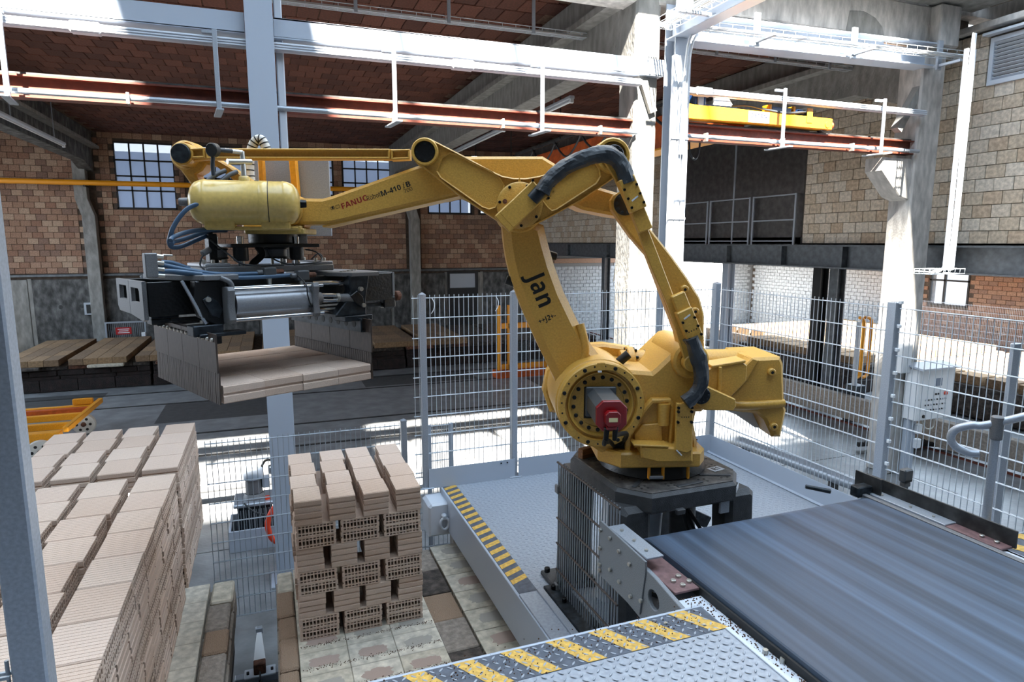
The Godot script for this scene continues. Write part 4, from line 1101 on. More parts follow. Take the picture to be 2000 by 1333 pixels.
func build_fences():
	var g: Material = M.galvanised
	fence_post("galvanised fence post at the left corner of the robot platform", Vector3(1.4, 1.4, -6.27), 1.99, 0.06, 0.06, g)
	fence_post("galvanised fence post behind the robot arm, second from platform corner", Vector3(2.365, 1.4, -6.27), 1.99, 0.06, 0.06, g)
	fence_post("galvanised corner fence post behind the yellow counterweight", Vector3(4.92, 1.4, -6.29), 2.02, 0.07, 0.08, g)
	fence_post("galvanised fence post right of the yellow counterweight, with white clips", Vector3(4.93, 1.4, -3.97), 2.0, 0.07, 0.09, g, Vector3(-0.0, 0, 0.06), false)
	fence_panel("narrow wire mesh stub left of the platform corner post", Vector3(1.30, 1.5, -6.3), Vector3(1.375, 1.5, -6.3), 1.85, M.wire)
	fence_panel("wire mesh fence panel between the two posts left of robot", Vector3(1.43, 1.5, -6.3), Vector3(2.335, 1.5, -6.3), 1.85, M.wire)
	fence_panel("wide wire mesh fence panel behind the robot", Vector3(2.4, 1.5, -6.3), Vector3(4.88, 1.5, -6.3), 1.85, M.wire)
	fence_panel("wire mesh fence panel behind the counterweight, right side of cell", Vector3(4.93, 1.5, -6.24), Vector3(4.93, 1.5, -4.02), 1.85, M.wire)
	fence_panel("wire mesh fence panel at right beside the conveyor", Vector3(4.93, 1.5, -3.91), Vector3(4.93, 1.5, -1.4), 1.85, M.wire, false)
	var tie := thing("cable_tie", "two loose white tie ends on the top fence wire", "tie", Vector3(0, 0, 0))
	for x in [1.5, 2.17]: part("tie", mb().tube(curve([Vector3(x, 3.35, -6.28), Vector3(x + 0.02, 3.30, -6.26), Vector3(x + 0.01, 3.24, -6.25), Vector3(x - 0.015, 3.2, -6.25)]), 0.004, 5), M.white, tie)
	# lower fence on the hall floor
	fence_panel("long low wire fence on the hall floor left of the platform", Vector3(-0.66, 0.2, -6.57), Vector3(1.2, 0.2, -6.57), 1.8, M.wire_dark)
	fence_post("dark fence post at the end of the low wire fence", Vector3(1.24, 0.0, -6.57), 2.05, 0.06, 0.06, M.galvanised)
	fence_panel("low wire fence under the platform edge", Vector3(1.29, 0.2, -6.57), Vector3(3.6, 0.2, -6.57), 1.2, M.wire_dark)
	for x in [1.55, 1.8]: fence_post(["flat grey post left of the small wire gate behind platform", "flat grey post right of the small wire gate behind platform"][int(x > 1.6)], Vector3(x, 0.0, -6.75), 1.92, 0.05, 0.02, M.grey_paint, Vector3.ZERO, false)
	fence_panel("small grey wire gate infill behind the platform toe plate", Vector3(1.57, 1.2, -6.76), Vector3(1.78, 1.2, -6.76), 0.7, M.wire)
	# post close to the viewer at the left edge, with its own mesh
	var np := thing("fence_post", "dark galvanised fence post close up at the left edge of view", "post", Vector3(-0.448, 2.0, -1.37))
	part("tube", mb().cbox(Vector3(-0.01, 1.2, 0), Vector3(0.056, 2.4, 0.05), 0.004), M.galvanised, np)
	for y in [0.55, 0.75, 0.95]: part("clip", mb().cbox(Vector3(-0.045, y, 0.01), Vector3(0.02, 0.03, 0.03), 0.004), M.dark_steel, np)
	fence_panel("dark wire mesh close up at the lower left corner", Vector3(-1.4, 2.1, -1.36), Vector3(-0.49, 2.1, -1.36), 1.0, M.wire_dark)
	# outer post pair and handrail at right
	fence_post("flat galvanised post beyond the right fence, behind the handrail", Vector3(5.22, 0.0, -3.17), 3.15, 0.09, 0.03, g, Vector3.ZERO, false)
	var h := thing("handrail", "bent galvanised tube handrail with hooked end on the right walkway", "handrail", Vector3(3.92, 2.2, -2.43))
	part("post", mb().cyl(Vector3(0, 0, 0), Vector3(0, 0.6, 0), 0.024, 0.024, 16), g, h)
	part("fitting", mb().cyl(Vector3(0, 0.56, 0), Vector3(0, 0.70, 0.0), 0.034, 0.034, 16, 0.006), M.cast_alu, h)
	part("rail", mb().tube(curve([Vector3(0.3, 0.93, 0.45), Vector3(0.0, 0.66, 0.0), Vector3(-0.06, 0.625, -0.1), Vector3(-0.10, 0.585, -0.165), Vector3(-0.115, 0.53, -0.18), Vector3(-0.10, 0.48, -0.155), Vector3(-0.06, 0.455, -0.10), Vector3(-0.03, 0.46, -0.06)], 6), 0.023, 14), g, h)

func build_conveyor():
	var c := thing("belt_conveyor", "wide blue grey belt conveyor running from robot towards the viewer", "conveyor", Vector3.ZERO)
	# belt loop round the head drum: profile in z, y swept along x
	var pr := PackedVector2Array()
	for i in 13: pr.append(Vector2(-2.87, 2.15) + Vector2.from_angle(PI / 2 + PI * i / 12.0) * 0.13)
	pr.append(Vector2(3.5, 2.02)); pr.append(Vector2(3.5, 2.28))
	part("belt", mb().prism(pr, -3.52, -1.88, 0.006, Transform3D(Basis(Vector3(0, 0, 1), Vector3.UP, Vector3(-1, 0, 0)), Vector3.ZERO), 0.7), M.belt, c)
	part("drum", mb().cyl(Vector3(1.8, 2.15, -2.87), Vector3(3.6, 2.15, -2.87), 0.10, 0.10, 24), M.dark_steel, c)
	var side := Transform3D(Basis(Vector3(0, 0, -1), Vector3.UP, Vector3(1, 0, 0)), Vector3(1.715, 0, 0))
	# left side frame with inspection hole, head plate bolted on
	part("side_frame", mb().ring([Vector2(3.08, 2.02), Vector2(3.08, 2.30), Vector2(2.55, 2.26), Vector2(2.3, 2.22), Vector2(-3.5, 2.22), Vector2(-3.5, 1.5), Vector2(1.9, 1.5), Vector2(2.62, 1.97)], circle(Vector2(2.55, 2.14), 0.05, 24), -0.012, 0.012, 0.003, side), M.frame_grey, c)
	var hp := part("head_plate", mb().prism([Vector2(3.1, 2.0), Vector2(3.1, 2.33), Vector2(2.62, 2.31), Vector2(2.62, 2.24), Vector2(2.66, 2.0)], -0.02, -0.008, 0.002, side), M.frame_grey, c)
	for q in [[3.08, 2.28], [3.08, 2.17], [3.08, 2.07], [3.08, 2.035], [2.97, 2.28], [2.87, 2.25], [2.76, 2.23], [2.96, 2.10], [2.86, 2.08], [2.74, 2.06], [2.64, 2.09]]:
		part("bolt", mb().cyl(Vector3(1.695, q[1], -q[0]), Vector3(1.68, q[1], -q[0]), 0.012, 0.012, 6, 0.002), M.zinc, hp)
	part("top_angle", mb().cbox(Vector3(1.76, 2.315, -2.83), Vector3(0.1, 0.012, 0.4), 0.002), M.galvanised, c)
	for z in [-2.95, -2.82, -2.7]: part("bolt", mb().cyl(Vector3(1.75, 2.32, z), Vector3(1.75, 2.33, z), 0.01, 0.01, 6), M.zinc, c)
	var pk := part("scraper_plate", mb().cbox(Vector3(1.80, 2.243, -2.62), Vector3(0.14, 0.012, 0.42), 0.002), M.pink_plate, c)
	for q in [[1.78, -2.5], [1.83, -2.53], [1.80, -2.45], [1.85, -2.47]]: part("bolt", mb().cyl(Vector3(q[0], 2.248, q[1]), Vector3(q[0], 2.262, q[1]), 0.014, 0.014, 6, 0.002), M.zinc, pk)
	part("side_shelf", mb().cbox(Vector3(1.80, 2.20, 0.55), Vector3(0.17, 0.03, 5.9), 0.004), M.pale_paint, c)
	for q in [[1.84, -1.93], [1.865, -1.86]]: part("bolt", mb().cyl(Vector3(q[0], 2.215, q[1]), Vector3(q[0], 2.235, q[1]), 0.012, 0.012, 6), M.zinc, c)
	part("belt_skirt", mb().cbox(Vector3(1.872, 2.225, 0.5), Vector3(0.012, 0.06, 6.0), 0.003), M.black_rubber, c)
	part("side_frame", mb().cbox(Vector3(3.66, 2.05, 0.2), Vector3(0.03, 0.4, 6.5), 0.004), M.pale_paint, c)
	part("edge_rail", mb().cbox(Vector3(3.55, 2.27, 0.2), Vector3(0.035, 0.02, 6.4), 0.004), M.cast_alu, c)
	part("side_shelf", mb().cbox(Vector3(3.62, 2.235, 0.2), Vector3(0.1, 0.03, 6.4), 0.004), M.pale_paint, c)
	part("end_plate", mb().cbox(Vector3(3.65, 2.27, -2.75), Vector3(0.1, 0.012, 0.6), 0.002), M.galvanised, c)
	part("side_flange", mb().cbox(Vector3(3.70, 2.31, -2.6), Vector3(0.012, 0.1, 0.95), 0.002), M.old_steel, c)
	for z in [-2.9, -2.7, -2.55]: part("bolt", mb().cyl(Vector3(3.64, 2.275, z), Vector3(3.64, 2.285, z), 0.009, 0.009, 6), M.zinc, c)
	part("wear_plate", mb().cbox(Vector3(3.66, 2.262, -2.32), Vector3(0.11, 0.012, 0.36), 0.002), M.pink_plate, c)
	for z in [-2.28, -2.2]: part("bolt", mb().cyl(Vector3(3.66, 2.268, z), Vector3(3.66, 2.28, z), 0.014, 0.014, 6, 0.002), M.zinc, c)
	part("bearing_block", mb().cbox(Vector3(3.56, 2.29, -2.99), Vector3(0.12, 0.07, 0.07), 0.006), M.dark_steel, c)
	part("bearing_cheek", mb().cbox(Vector3(3.63, 2.31, -3.0), Vector3(0.012, 0.15, 0.2), 0.002), M.old_steel, c)
	part("shaft_end", mb().cyl(Vector3(3.42, 2.26, -3.1), Vector3(3.3, 2.275, -3.2), 0.016, 0.014, 10, 0.003), M.dark_steel, c)
	for x in [1.78, 3.62]:
		for z in [-2.2, 0.0, 2.4]: part("leg", mb().cbox(Vector3(x, 1.72, z), Vector3(0.1, 0.66, 0.1), 0.006), M.pale_paint, c)
	# scraps of clay lying on the left shelf
	var bits := mb()
	var r := RandomNumberGenerator.new()
	r.seed = 11
	for i in 900:
		var z := r.randf_range(-2.4, -0.9)
		var s := r.randf_range(0.0015, 0.005)
		bits.box(Vector3(r.randf_range(1.75, 1.868), 2.2152 + s * 0.4, z), Vector3(s * 1.4, s, s), Basis(Vector3.UP, r.randf() * 3))
	stuff(single("clay_crumbs", bits, M.crumbs, "scattered brown clay crumbs along the left conveyor shelf", "crumbs"))
	var sc := thing("light_barrier", "grey box sensor on a short bracket at the right conveyor edge", "sensor", Vector3(3.76, 2.27, -2.84))
	part("stem", mb().cbox(Vector3(0, 0.03, 0), Vector3(0.03, 0.16, 0.03), 0.004), M.cast_alu, sc)
	part("fork", mb().cbox(Vector3(0, 0.09, 0), Vector3(0.055, 0.03, 0.04), 0.005), M.cast_alu, sc)
	part("head", mb().cbox(Vector3(0, 0.15, 0), Vector3(0.075, 0.085, 0.05), 0.008), M.motor_grey, sc)
	part("lens_window", mb().box(Vector3(-0.005, 0.118, 0.026), Vector3(0.055, 0.012, 0.003)), M.ink_black, sc)

func build_near_platform():
	var p := thing("walkway_platform", "near tread plate walkway with worn yellow and grey striped front edge", "platform", Vector3.ZERO)
	part("deck_plate", mb().cbox(Vector3(-0.72, 2.225, -0.3), Vector3(5.02, 0.03, 3.98), 0.006), M.tread_plate, p)
	part("edge_nosing", mb().tube([Vector3(-3.2, 2.228, -2.29), Vector3(1.79, 2.228, -2.29)], 0.014, 10), M.grey_paint, p)
	part("front_fascia", mb().cbox(Vector3(-0.72, 2.1, -2.28), Vector3(5.0, 0.24, 0.015), 0.003), M.grey_paint, p)
	part("edge_strip", mb().cbox(Vector3(-0.72, 2.2405, -2.19), Vector3(5.0, 0.003, 0.18), 0.001), M.stripe_grey, p)
	stripes(p, Vector3(1, 0, 0), Vector3(0, 0, 0.178), Vector3(-1.2, 2.242, -2.279), 0.2, 0.085, 0.11, 15)
	treads(p, -1.0, 1.76, -2.26, -1.2, 2.2425, 0.036, 0.03, M.tread_plate)
	part("edge_trim", mb().cbox(Vector3(1.782, 2.243, -0.95), Vector3(0.022, 0.008, 2.3), 0.002), M.pale_paint, p)
	for q in [[1.55, -2.22], [0.4, -2.22], [1.70, -2.15]]: part("screw", mb().cyl(Vector3(q[0], 2.244, q[1]), Vector3(q[0], 2.249, q[1]), 0.009, 0.007, 10), M.zinc, p)
	for x in [-2.8, -0.6, 1.5]: part("leg", mb().cbox(Vector3(x, 1.1, -1.9), Vector3(0.1, 2.2, 0.1), 0.006), M.grey_paint, p)
	var bits := mb()
	var r := RandomNumberGenerator.new()
	r.seed = 5
	for i in 420:
		var s := r.randf_range(0.0012, 0.004)
		bits.box(Vector3(r.randf_range(0.2, 1.75), 2.2446, r.randfn(-2.2, 0.05)), Vector3(s * 1.5, s, s), Basis(Vector3.UP, r.randf() * 3))
	stuff(single("clay_crumbs", bits, M.crumbs, "fine clay crumbs strewn over the near striped walkway edge", "crumbs"))
	# short walkway on the other side of the belt
	var q := thing("walkway_platform", "striped walkway corner at right under the handrail post", "platform", Vector3.ZERO)
	part("deck_plate", mb().cbox(Vector3(4.3, 2.18, -0.55), Vector3(1.1, 0.03, 3.6), 0.006), M.tread_plate, q)
	part("edge_strip", mb().cbox(Vector3(4.3, 2.196, -2.2), Vector3(1.08, 0.003, 0.26), 0.001), M.stripe_grey, q)
	stripes(q, Vector3(1, 0, 0), Vector3(0, 0, 0.25), Vector3(3.78, 2.198, -2.325), 0.2, 0.09, 0.1, 5)
	for x in [3.85, 4.75]: part("leg", mb().cbox(Vector3(x, 1.78, -2.1), Vector3(0.08, 0.78, 0.08), 0.006), M.grey_paint, q)

# outlines of the robot's links in its own plane: x along the arm, y up from the pedestal top
const FOREARM := [Vector2(-2.344, 1.766), Vector2(-2.131, 1.763), Vector2(-2.071, 1.779), Vector2(-1.556, 1.958), Vector2(-1.265, 2.020), Vector2(-0.777, 2.023), Vector2(-0.666, 1.959), Vector2(-0.553, 1.886), Vector2(-0.424, 1.837), Vector2(-0.311, 1.806), Vector2(-0.236, 1.778), Vector2(-0.193, 1.731), Vector2(-0.221, 1.674), Vector2(-0.269, 1.655), Vector2(-0.324, 1.662), Vector2(-0.522, 1.699), Vector2(-0.593, 1.730), Vector2(-0.775, 1.667), Vector2(-0.935, 1.620), Vector2(-1.094, 1.698), Vector2(-1.308, 1.787), Vector2(-2.037, 1.621), Vector2(-2.103, 1.609), Vector2(-2.352, 1.605)]
const CRANK := [Vector2(-1.559, 2.024), Vector2(-1.546, 2.059), Vector2(-1.519, 2.088), Vector2(-1.483, 2.100), Vector2(-1.450, 2.097), Vector2(-1.254, 2.000), Vector2(-1.095, 1.916), Vector2(-1.029, 1.887), Vector2(-0.959, 1.875), Vector2(-0.892, 1.875), Vector2(-0.813, 1.888), Vector2(-0.746, 1.909), Vector2(-0.564, 2.013), Vector2(-0.461, 2.075), Vector2(-0.422, 2.099), Vector2(-0.379, 2.108), Vector2(-0.327, 2.096), Vector2(-0.286, 2.062), Vector2(-0.270, 2.014), Vector2(-0.275, 1.967), Vector2(-0.295, 1.929), Vector2(-0.359, 1.878), Vector2(-0.559, 1.745), Vector2(-0.786, 1.624), Vector2(-0.851, 1.594), Vector2(-0.928, 1.579), Vector2(-0.989, 1.585), Vector2(-1.051, 1.618), Vector2(-1.287, 1.773), Vector2(-1.542, 1.969)]
const CRANK_POCKET_L := [Vector2(-1.383, 1.988), Vector2(-1.341, 2.014), Vector2(-1.305, 2.005), Vector2(-1.095, 1.907), Vector2(-1.047, 1.869), Vector2(-1.026, 1.833), Vector2(-1.032, 1.786), Vector2(-1.078, 1.708), Vector2(-1.111, 1.699), Vector2(-1.148, 1.711), Vector2(-1.391, 1.879), Vector2(-1.412, 1.914)]
const CRANK_POCKET_R := [Vector2(-0.756, 1.709), Vector2(-0.784, 1.745), Vector2(-0.784, 1.781), Vector2(-0.699, 1.864), Vector2(-0.517, 1.969), Vector2(-0.486, 1.966), Vector2(-0.458, 1.931), Vector2(-0.451, 1.886), Vector2(-0.472, 1.850), Vector2(-0.710, 1.697), Vector2(-0.734, 1.691)]
const ROD_TOP := [Vector2(-2.906, 2.064), Vector2(-2.846, 2.056), Vector2(-1.593, 2.060), Vector2(-1.594, 1.997), Vector2(-2.814, 1.990), Vector2(-2.912, 1.980)]
const BRACKET := [Vector2(-3.063, 2.029), Vector2(-3.048, 2.074), Vector2(-3.015, 2.105), Vector2(-2.971, 2.114), Vector2(-2.926, 2.103), Vector2(-2.891, 2.072), Vector2(-2.766, 1.997), Vector2(-2.721, 1.972), Vector2(-2.572, 1.868), Vector2(-2.373, 1.769), Vector2(-2.381, 1.611), Vector2(-2.603, 1.611), Vector2(-2.877, 1.746), Vector2(-2.922, 1.808), Vector2(-3.017, 1.952), Vector2(-3.052, 1.983)]
const BRACKET_WINDOW := [Vector2(-2.905, 1.879), Vector2(-2.915, 1.913), Vector2(-2.876, 1.935), Vector2(-2.848, 1.972), Vector2(-2.787, 1.960), Vector2(-2.622, 1.818), Vector2(-2.657, 1.756), Vector2(-2.813, 1.755)]
const ARM_JAN := [Vector2(-0.920, 1.666), Vector2(-0.768, 1.603), Vector2(-0.744, 1.506), Vector2(-0.701, 1.360), Vector2(-0.638, 1.190), Vector2(-0.544, 0.997), Vector2(-0.449, 0.835), Vector2(-0.388, 0.761), Vector2(-0.256, 0.659), Vector2(-0.167, 0.488), Vector2(-0.213, 0.317), Vector2(-0.380, 0.233), Vector2(-0.567, 0.322), Vector2(-0.635, 0.443), Vector2(-0.691, 0.626), Vector2(-0.785, 0.814), Vector2(-0.900, 1.068), Vector2(-0.968, 1.258), Vector2(-0.997, 1.373), Vector2(-1.013, 1.462), Vector2(-1.028, 1.603)]
const TURRET := [Vector2(-0.240, 0.705), Vector2(-0.094, 0.691), Vector2(-0.068, 0.713), Vector2(0.060, 0.839), Vector2(0.094, 0.871), Vector2(0.139, 0.881), Vector2(0.198, 0.864), Vector2(0.242, 0.822), Vector2(0.255, 0.769), Vector2(0.249, 0.681), Vector2(0.246, 0.599), Vector2(0.285, 0.549), Vector2(0.281, 0.482), Vector2(0.237, 0.429), Vector2(0.201, 0.430), Vector2(0.188, 0.349), Vector2(0.216, 0.231), Vector2(0.212, 0.101), Vector2(-0.038, 0.105), Vector2(-0.336, 0.123), Vector2(-0.479, 0.220), Vector2(-0.611, 0.333), Vector2(-0.678, 0.483), Vector2(-0.615, 0.630), Vector2(-0.415, 0.755)]
const STRAP := [Vector2(-0.450, 1.975), Vector2(-0.426, 1.986), Vector2(-0.374, 1.914), Vector2(-0.342, 1.845), Vector2(-0.255, 1.657), Vector2(-0.193, 1.628), Vector2(-0.107, 1.428), Vector2(0.012, 1.143), Vector2(0.077, 1.069), Vector2(0.153, 0.918), Vector2(0.135, 0.830), Vector2(0.106, 0.760), Vector2(0.073, 0.799), Vector2(0.019, 0.966), Vector2(-0.037, 1.119), Vector2(-0.144, 1.343), Vector2(-0.234, 1.560), Vector2(-0.302, 1.710), Vector2(-0.379, 1.862)]
const LEVER := [Vector2(-0.368, 1.750), Vector2(-0.350, 1.780), Vector2(-0.316, 1.802), Vector2(-0.269, 1.799), Vector2(-0.220, 1.756), Vector2(-0.150, 1.615), Vector2(0.010, 1.425), Vector2(0.122, 1.279), Vector2(0.206, 1.154), Vector2(0.236, 1.057), Vector2(0.249, 0.834), Vector2(0.223, 0.769), Vector2(0.165, 0.729), Vector2(0.110, 0.770), Vector2(0.064, 0.934), Vector2(-0.137, 1.418), Vector2(-0.239, 1.528), Vector2(-0.318, 1.633), Vector2(-0.361, 1.695)]
const LOWER_LEVER := [Vector2(0.145, 0.581), Vector2(0.176, 0.613), Vector2(0.218, 0.622), Vector2(0.420, 0.529), Vector2(0.426, 0.482), Vector2(0.408, 0.456), Vector2(0.225, 0.462), Vector2(0.175, 0.492), Vector2(0.148, 0.525)]
const WEIGHT_A := [Vector2(0.252, 0.690), Vector2(0.339, 0.732), Vector2(0.482, 0.754), Vector2(0.524, 0.724), Vector2(0.523, 0.621), Vector2(0.435, 0.525), Vector2(0.260, 0.527)]
const WEIGHT_B := [Vector2(0.613, 0.740), Vector2(0.819, 0.746), Vector2(0.842, 0.697), Vector2(0.868, 0.416), Vector2(0.884, 0.380), Vector2(0.858, 0.193), Vector2(0.798, 0.194), Vector2(0.735, 0.315), Vector2(0.683, 0.358), Vector2(0.449, 0.385), Vector2(0.445, 0.469)]
const FRONT_BOX := [Vector2(-0.187, 0.258), Vector2(-0.072, 0.250), Vector2(0.037, 0.242), Vector2(0.144, 0.240), Vector2(0.148, 0.144), Vector2(-0.071, 0.144), Vector2(-0.178, 0.172)]
const CABLE_PLATE := [Vector2(0.024, 0.527), Vector2(0.128, 0.526), Vector2(0.135, 0.227), Vector2(0.097, 0.208), Vector2(0.026, 0.229)]
const SLEEVE_UP := [Vector3(-0.808, 1.783, 0.430), Vector3(-0.785, 1.823, 0.430), Vector3(-0.744, 1.869, 0.430), Vector3(-0.680, 1.918, 0.430), Vector3(-0.597, 1.962, 0.430), Vector3(-0.509, 1.991, 0.430), Vector3(-0.432, 1.997, 0.430), Vector3(-0.378, 1.971, 0.430), Vector3(-0.341, 1.923, 0.430), Vector3(-0.319, 1.865, 0.430), Vector3(-0.309, 1.837, 0.430)]
const SLEEVE_LOW := [Vector3(0.089, 0.934, 0.460), Vector3(0.120, 0.859, 0.460), Vector3(0.148, 0.784, 0.460), Vector3(0.164, 0.708, 0.460), Vector3(0.155, 0.639, 0.460), Vector3(0.128, 0.588, 0.460), Vector3(0.095, 0.554, 0.460), Vector3(0.071, 0.535, 0.460)]
const DUCT := [Vector3(-2.635, 1.880, -0.100), Vector3(-2.641, 1.938, -0.100), Vector3(-2.637, 2.002, -0.100), Vector3(-2.624, 2.065, -0.100), Vector3(-2.605, 2.116, -0.100), Vector3(-2.578, 2.144, -0.100), Vector3(-2.552, 2.141, -0.100), Vector3(-2.532, 2.104, -0.100), Vector3(-2.512, 2.047, -0.100)]
# hoses of the gripper in its own axes
const HOSE_A := [Vector3(-0.401, 1.077, 0.250), Vector3(-0.444, 1.065, 0.230), Vector3(-0.483, 1.034, 0.210), Vector3(-0.516, 0.988, 0.190), Vector3(-0.540, 0.938, 0.170), Vector3(-0.550, 0.892, 0.150), Vector3(-0.550, 0.867, 0.130), Vector3(-0.532, 0.839, 0.110), Vector3(-0.473, 0.843, 0.090), Vector3(-0.380, 0.880, 0.070), Vector3(-0.289, 0.916, 0.050)]
const HOSE_B := [Vector3(-0.563, 0.875, 0.200), Vector3(-0.536, 0.896, 0.175), Vector3(-0.446, 0.925, 0.150), Vector3(-0.332, 0.938, 0.125), Vector3(-0.168, 0.946, 0.100)]
const HOSE_C := [Vector3(-0.560, 0.855, 0.200), Vector3(-0.537, 0.869, 0.160), Vector3(-0.480, 0.880, 0.120), Vector3(-0.347, 0.920, 0.080), Vector3(-0.280, 0.932, 0.040), Vector3(-0.184, 0.936, 0.000)]
const HOSE_D := [Vector3(-0.214, 1.278, 0.120), Vector3(-0.268, 1.253, 0.133), Vector3(-0.313, 1.222, 0.145), Vector3(-0.362, 1.175, 0.157), Vector3(-0.398, 1.130, 0.170), Vector3(-0.421, 1.087, 0.183), Vector3(-0.416, 1.059, 0.195), Vector3(-0.388, 1.051, 0.208), Vector3(-0.359, 1.054, 0.220)]
const HOSE_E := [Vector3(-0.147, 1.276, 0.120), Vector3(-0.198, 1.252, 0.132), Vector3(-0.249, 1.215, 0.144), Vector3(-0.321, 1.161, 0.156), Vector3(-0.369, 1.124, 0.168), Vector3(-0.400, 1.092, 0.180)]
const HOSE_F := [Vector3(-0.703, 0.761, 0.360), Vector3(-0.638, 0.744, 0.345), Vector3(-0.520, 0.716, 0.330), Vector3(-0.355, 0.689, 0.315), Vector3(-0.140, 0.685, 0.300)]
const HOSE_G := [Vector3(-0.691, 0.734, 0.360), Vector3(-0.664, 0.717, 0.352), Vector3(-0.602, 0.710, 0.344), Vector3(-0.465, 0.687, 0.336), Vector3(-0.233, 0.665, 0.328), Vector3(0.072, 0.670, 0.320)]
const HOSE_H := [Vector3(-0.704, 0.704, 0.360), Vector3(-0.666, 0.715, 0.360), Vector3(-0.607, 0.715, 0.360), Vector3(-0.469, 0.694, 0.360)]
const HOSE_I := [Vector3(-0.616, 0.760, 0.200), Vector3(-0.562, 0.753, 0.200), Vector3(-0.477, 0.719, 0.200)]

# ---------------------------------------------------------------- pedestal and robot

func build_pedestal():
	var p := thing("robot_pedestal", "dark grey cast robot pedestal on splayed legs with wire guard", "pedestal", Vector3(2.4, 1.4, -3.68))
	var oct := [Vector2(-0.31, -0.5), Vector2(0.31, -0.5), Vector2(0.46, -0.32), Vector2(0.46, 0.32), Vector2(0.31, 0.5), Vector2(-0.31, 0.5), Vector2(-0.46, 0.32), Vector2(-0.46, -0.32)]
	var flat := Basis(Vector3.RIGHT, -PI / 2)
	part("base_slab", mb().prism(oct, 0.86, 0.99, 0.02, Transform3D(flat, Vector3.ZERO), 0.95), M.pedestal_grey, p)
	var tp := part("top_plate", mb().prism(MB.inset(PackedVector2Array(oct), 0.022), 0.985, 0.998, 0.003, Transform3D(flat, Vector3.ZERO), 0.95), M.pedestal_top, p)
	# bolt holes in clusters, raised pads
	for q in [[-0.33, 0.2], [-0.36, -0.18], [-0.12, 0.4], [0.12, 0.41], [0.34, 0.2], [0.36, -0.1], [-0.3, 0.38], [0.28, 0.4], [0.38, 0.05]]:
		for d in [[-0.02, 0.015], [0.02, -0.015], [0.022, 0.02], [-0.018, -0.02]]:
			part("bolt_hole", mb().cyl(Vector3(q[0] + d[0], 0.997, q[1] + d[1]), Vector3(q[0] + d[0], 0.9995, q[1] + d[1]), 0.008, 0.008, 8), M.ink_black, tp)
	for q in [[-0.28, 0.3, 0.7], [0.25, 0.36, -0.4], [0.0, 0.44, 0.1]]: part("raised_bar", mb().cbox(Vector3(q[0], 1.0, q[1]), Vector3(0.2, 0.012, 0.03), 0.003, Basis(Vector3.UP, q[2])), M.pedestal_grey, tp)
	part("paper_label", mb().cbox(Vector3(0.36, 0.93, 0.452), Vector3(0.1, 0.035, 0.003), 0.0005, Basis(Vector3.UP, 0.75)), M.white, p)
	var rp := part("stencil_plate", mb().cbox(Vector3(0.33, 1.0, 0.27), Vector3(0.10, 0.002, 0.07), 0.0005, Basis(Vector3.UP, 0.2)), M.pale_paint, p)
	letters(rp, "R1", 0.06, Transform3D(Basis(Vector3.UP, 0.2) * Basis(Vector3.RIGHT, -PI / 2), Vector3(0.33, 1.002, 0.27)), M.pedestal_grey, "Droid Sans", true, 0.001)
	var sb := part("stop_block", mb().cbox(Vector3(0.33, 1.055, -0.05), Vector3(0.11, 0.12, 0.14), 0.022), M.black_iron, p)
	part("block_top", mb().cbox(Vector3(0.33, 1.118, -0.05), Vector3(0.09, 0.008, 0.11), 0.003), M.burnt_base, sb)
	part("upright_peg", mb().cbox(Vector3(0.26, 1.1, -0.28), Vector3(0.025, 0.2, 0.025), 0.003), M.black_iron, p)
	part("rust_disc", mb().cyl(Vector3(0.22, 0.998, -0.12), Vector3(0.22, 1.012, -0.12), 0.08, 0.08, 20), M.burnt_base, p)
	part("wood_block", mb().cbox(Vector3(-0.33, 1.04, -0.25), Vector3(0.22, 0.07, 0.05), 0.004, Basis(Vector3.UP, 0.3)), M.wood, p)
	for sx in [-1, 1]:
		for sz in [-1, 1]:
			var lg := mb()
			var a := Vector3(sx * 0.33, 0.88, sz * 0.36); var b := Vector3(sx * 0.47, 0.02, sz * 0.40)
			if sx < 0: b.x = -0.44
			var q := Basis(Vector3(1, 0, 0), (b - a).normalized() * -1, Vector3(0, 0, 1)).orthonormalized()
			lg.cbox((a + b) / 2, Vector3(0.22, (b - a).length() + 0.04, 0.2), 0.035, q)
			part("leg", lg, M.pedestal_grey, p)
			var fp := part("foot_plate", mb().cbox(Vector3(b.x - sx * 0.02, 0.02, b.z), Vector3(0.34, 0.035, 0.3), 0.01), M.pedestal_grey, p)
			for d in [[-0.13, -0.11], [0.13, -0.11], [-0.13, 0.11], [0.13, 0.11]]:
				part("anchor_bolt", mb().cyl(Vector3(b.x + d[0] - sx * 0.02, 0.035, b.z + d[1]), Vector3(b.x + d[0] - sx * 0.02, 0.07, b.z + d[1]), 0.022, 0.022, 12, 0.004), M.bolt_dark, fp)
	part("floor_plate", mb().cbox(Vector3(-0.57, 0.015, 0.2), Vector3(0.16, 0.025, 1.1), 0.004), M.dark_steel, p)
	for z in [-0.28, -0.1, 0.4]: part("anchor_bolt", mb().cyl(Vector3(-0.6, 0.027, z), Vector3(-0.6, 0.06, z), 0.018, 0.018, 12, 0.003), M.bolt_dark, p)
	part("duct_shell", mb().cyl(Vector3(-0.05, 0.05, -0.1), Vector3(-0.05, 0.86, -0.1), 0.16, 0.2, 24), M.pale_paint, p)
	part("cable_duct", mb().tube(curve([Vector3(-0.25, 0.0, -0.1), Vector3(-0.3, 0.4, 0.0), Vector3(-0.24, 0.7, -0.05), Vector3(-0.1, 0.95, -0.1)]), 0.09, 14), M.white, p)
	part("inner_column", mb().cyl(Vector3(0.2, 0.0, 0.1), Vector3(0.2, 0.88, 0.1), 0.09, 0.09, 16), M.pedestal_grey, p)
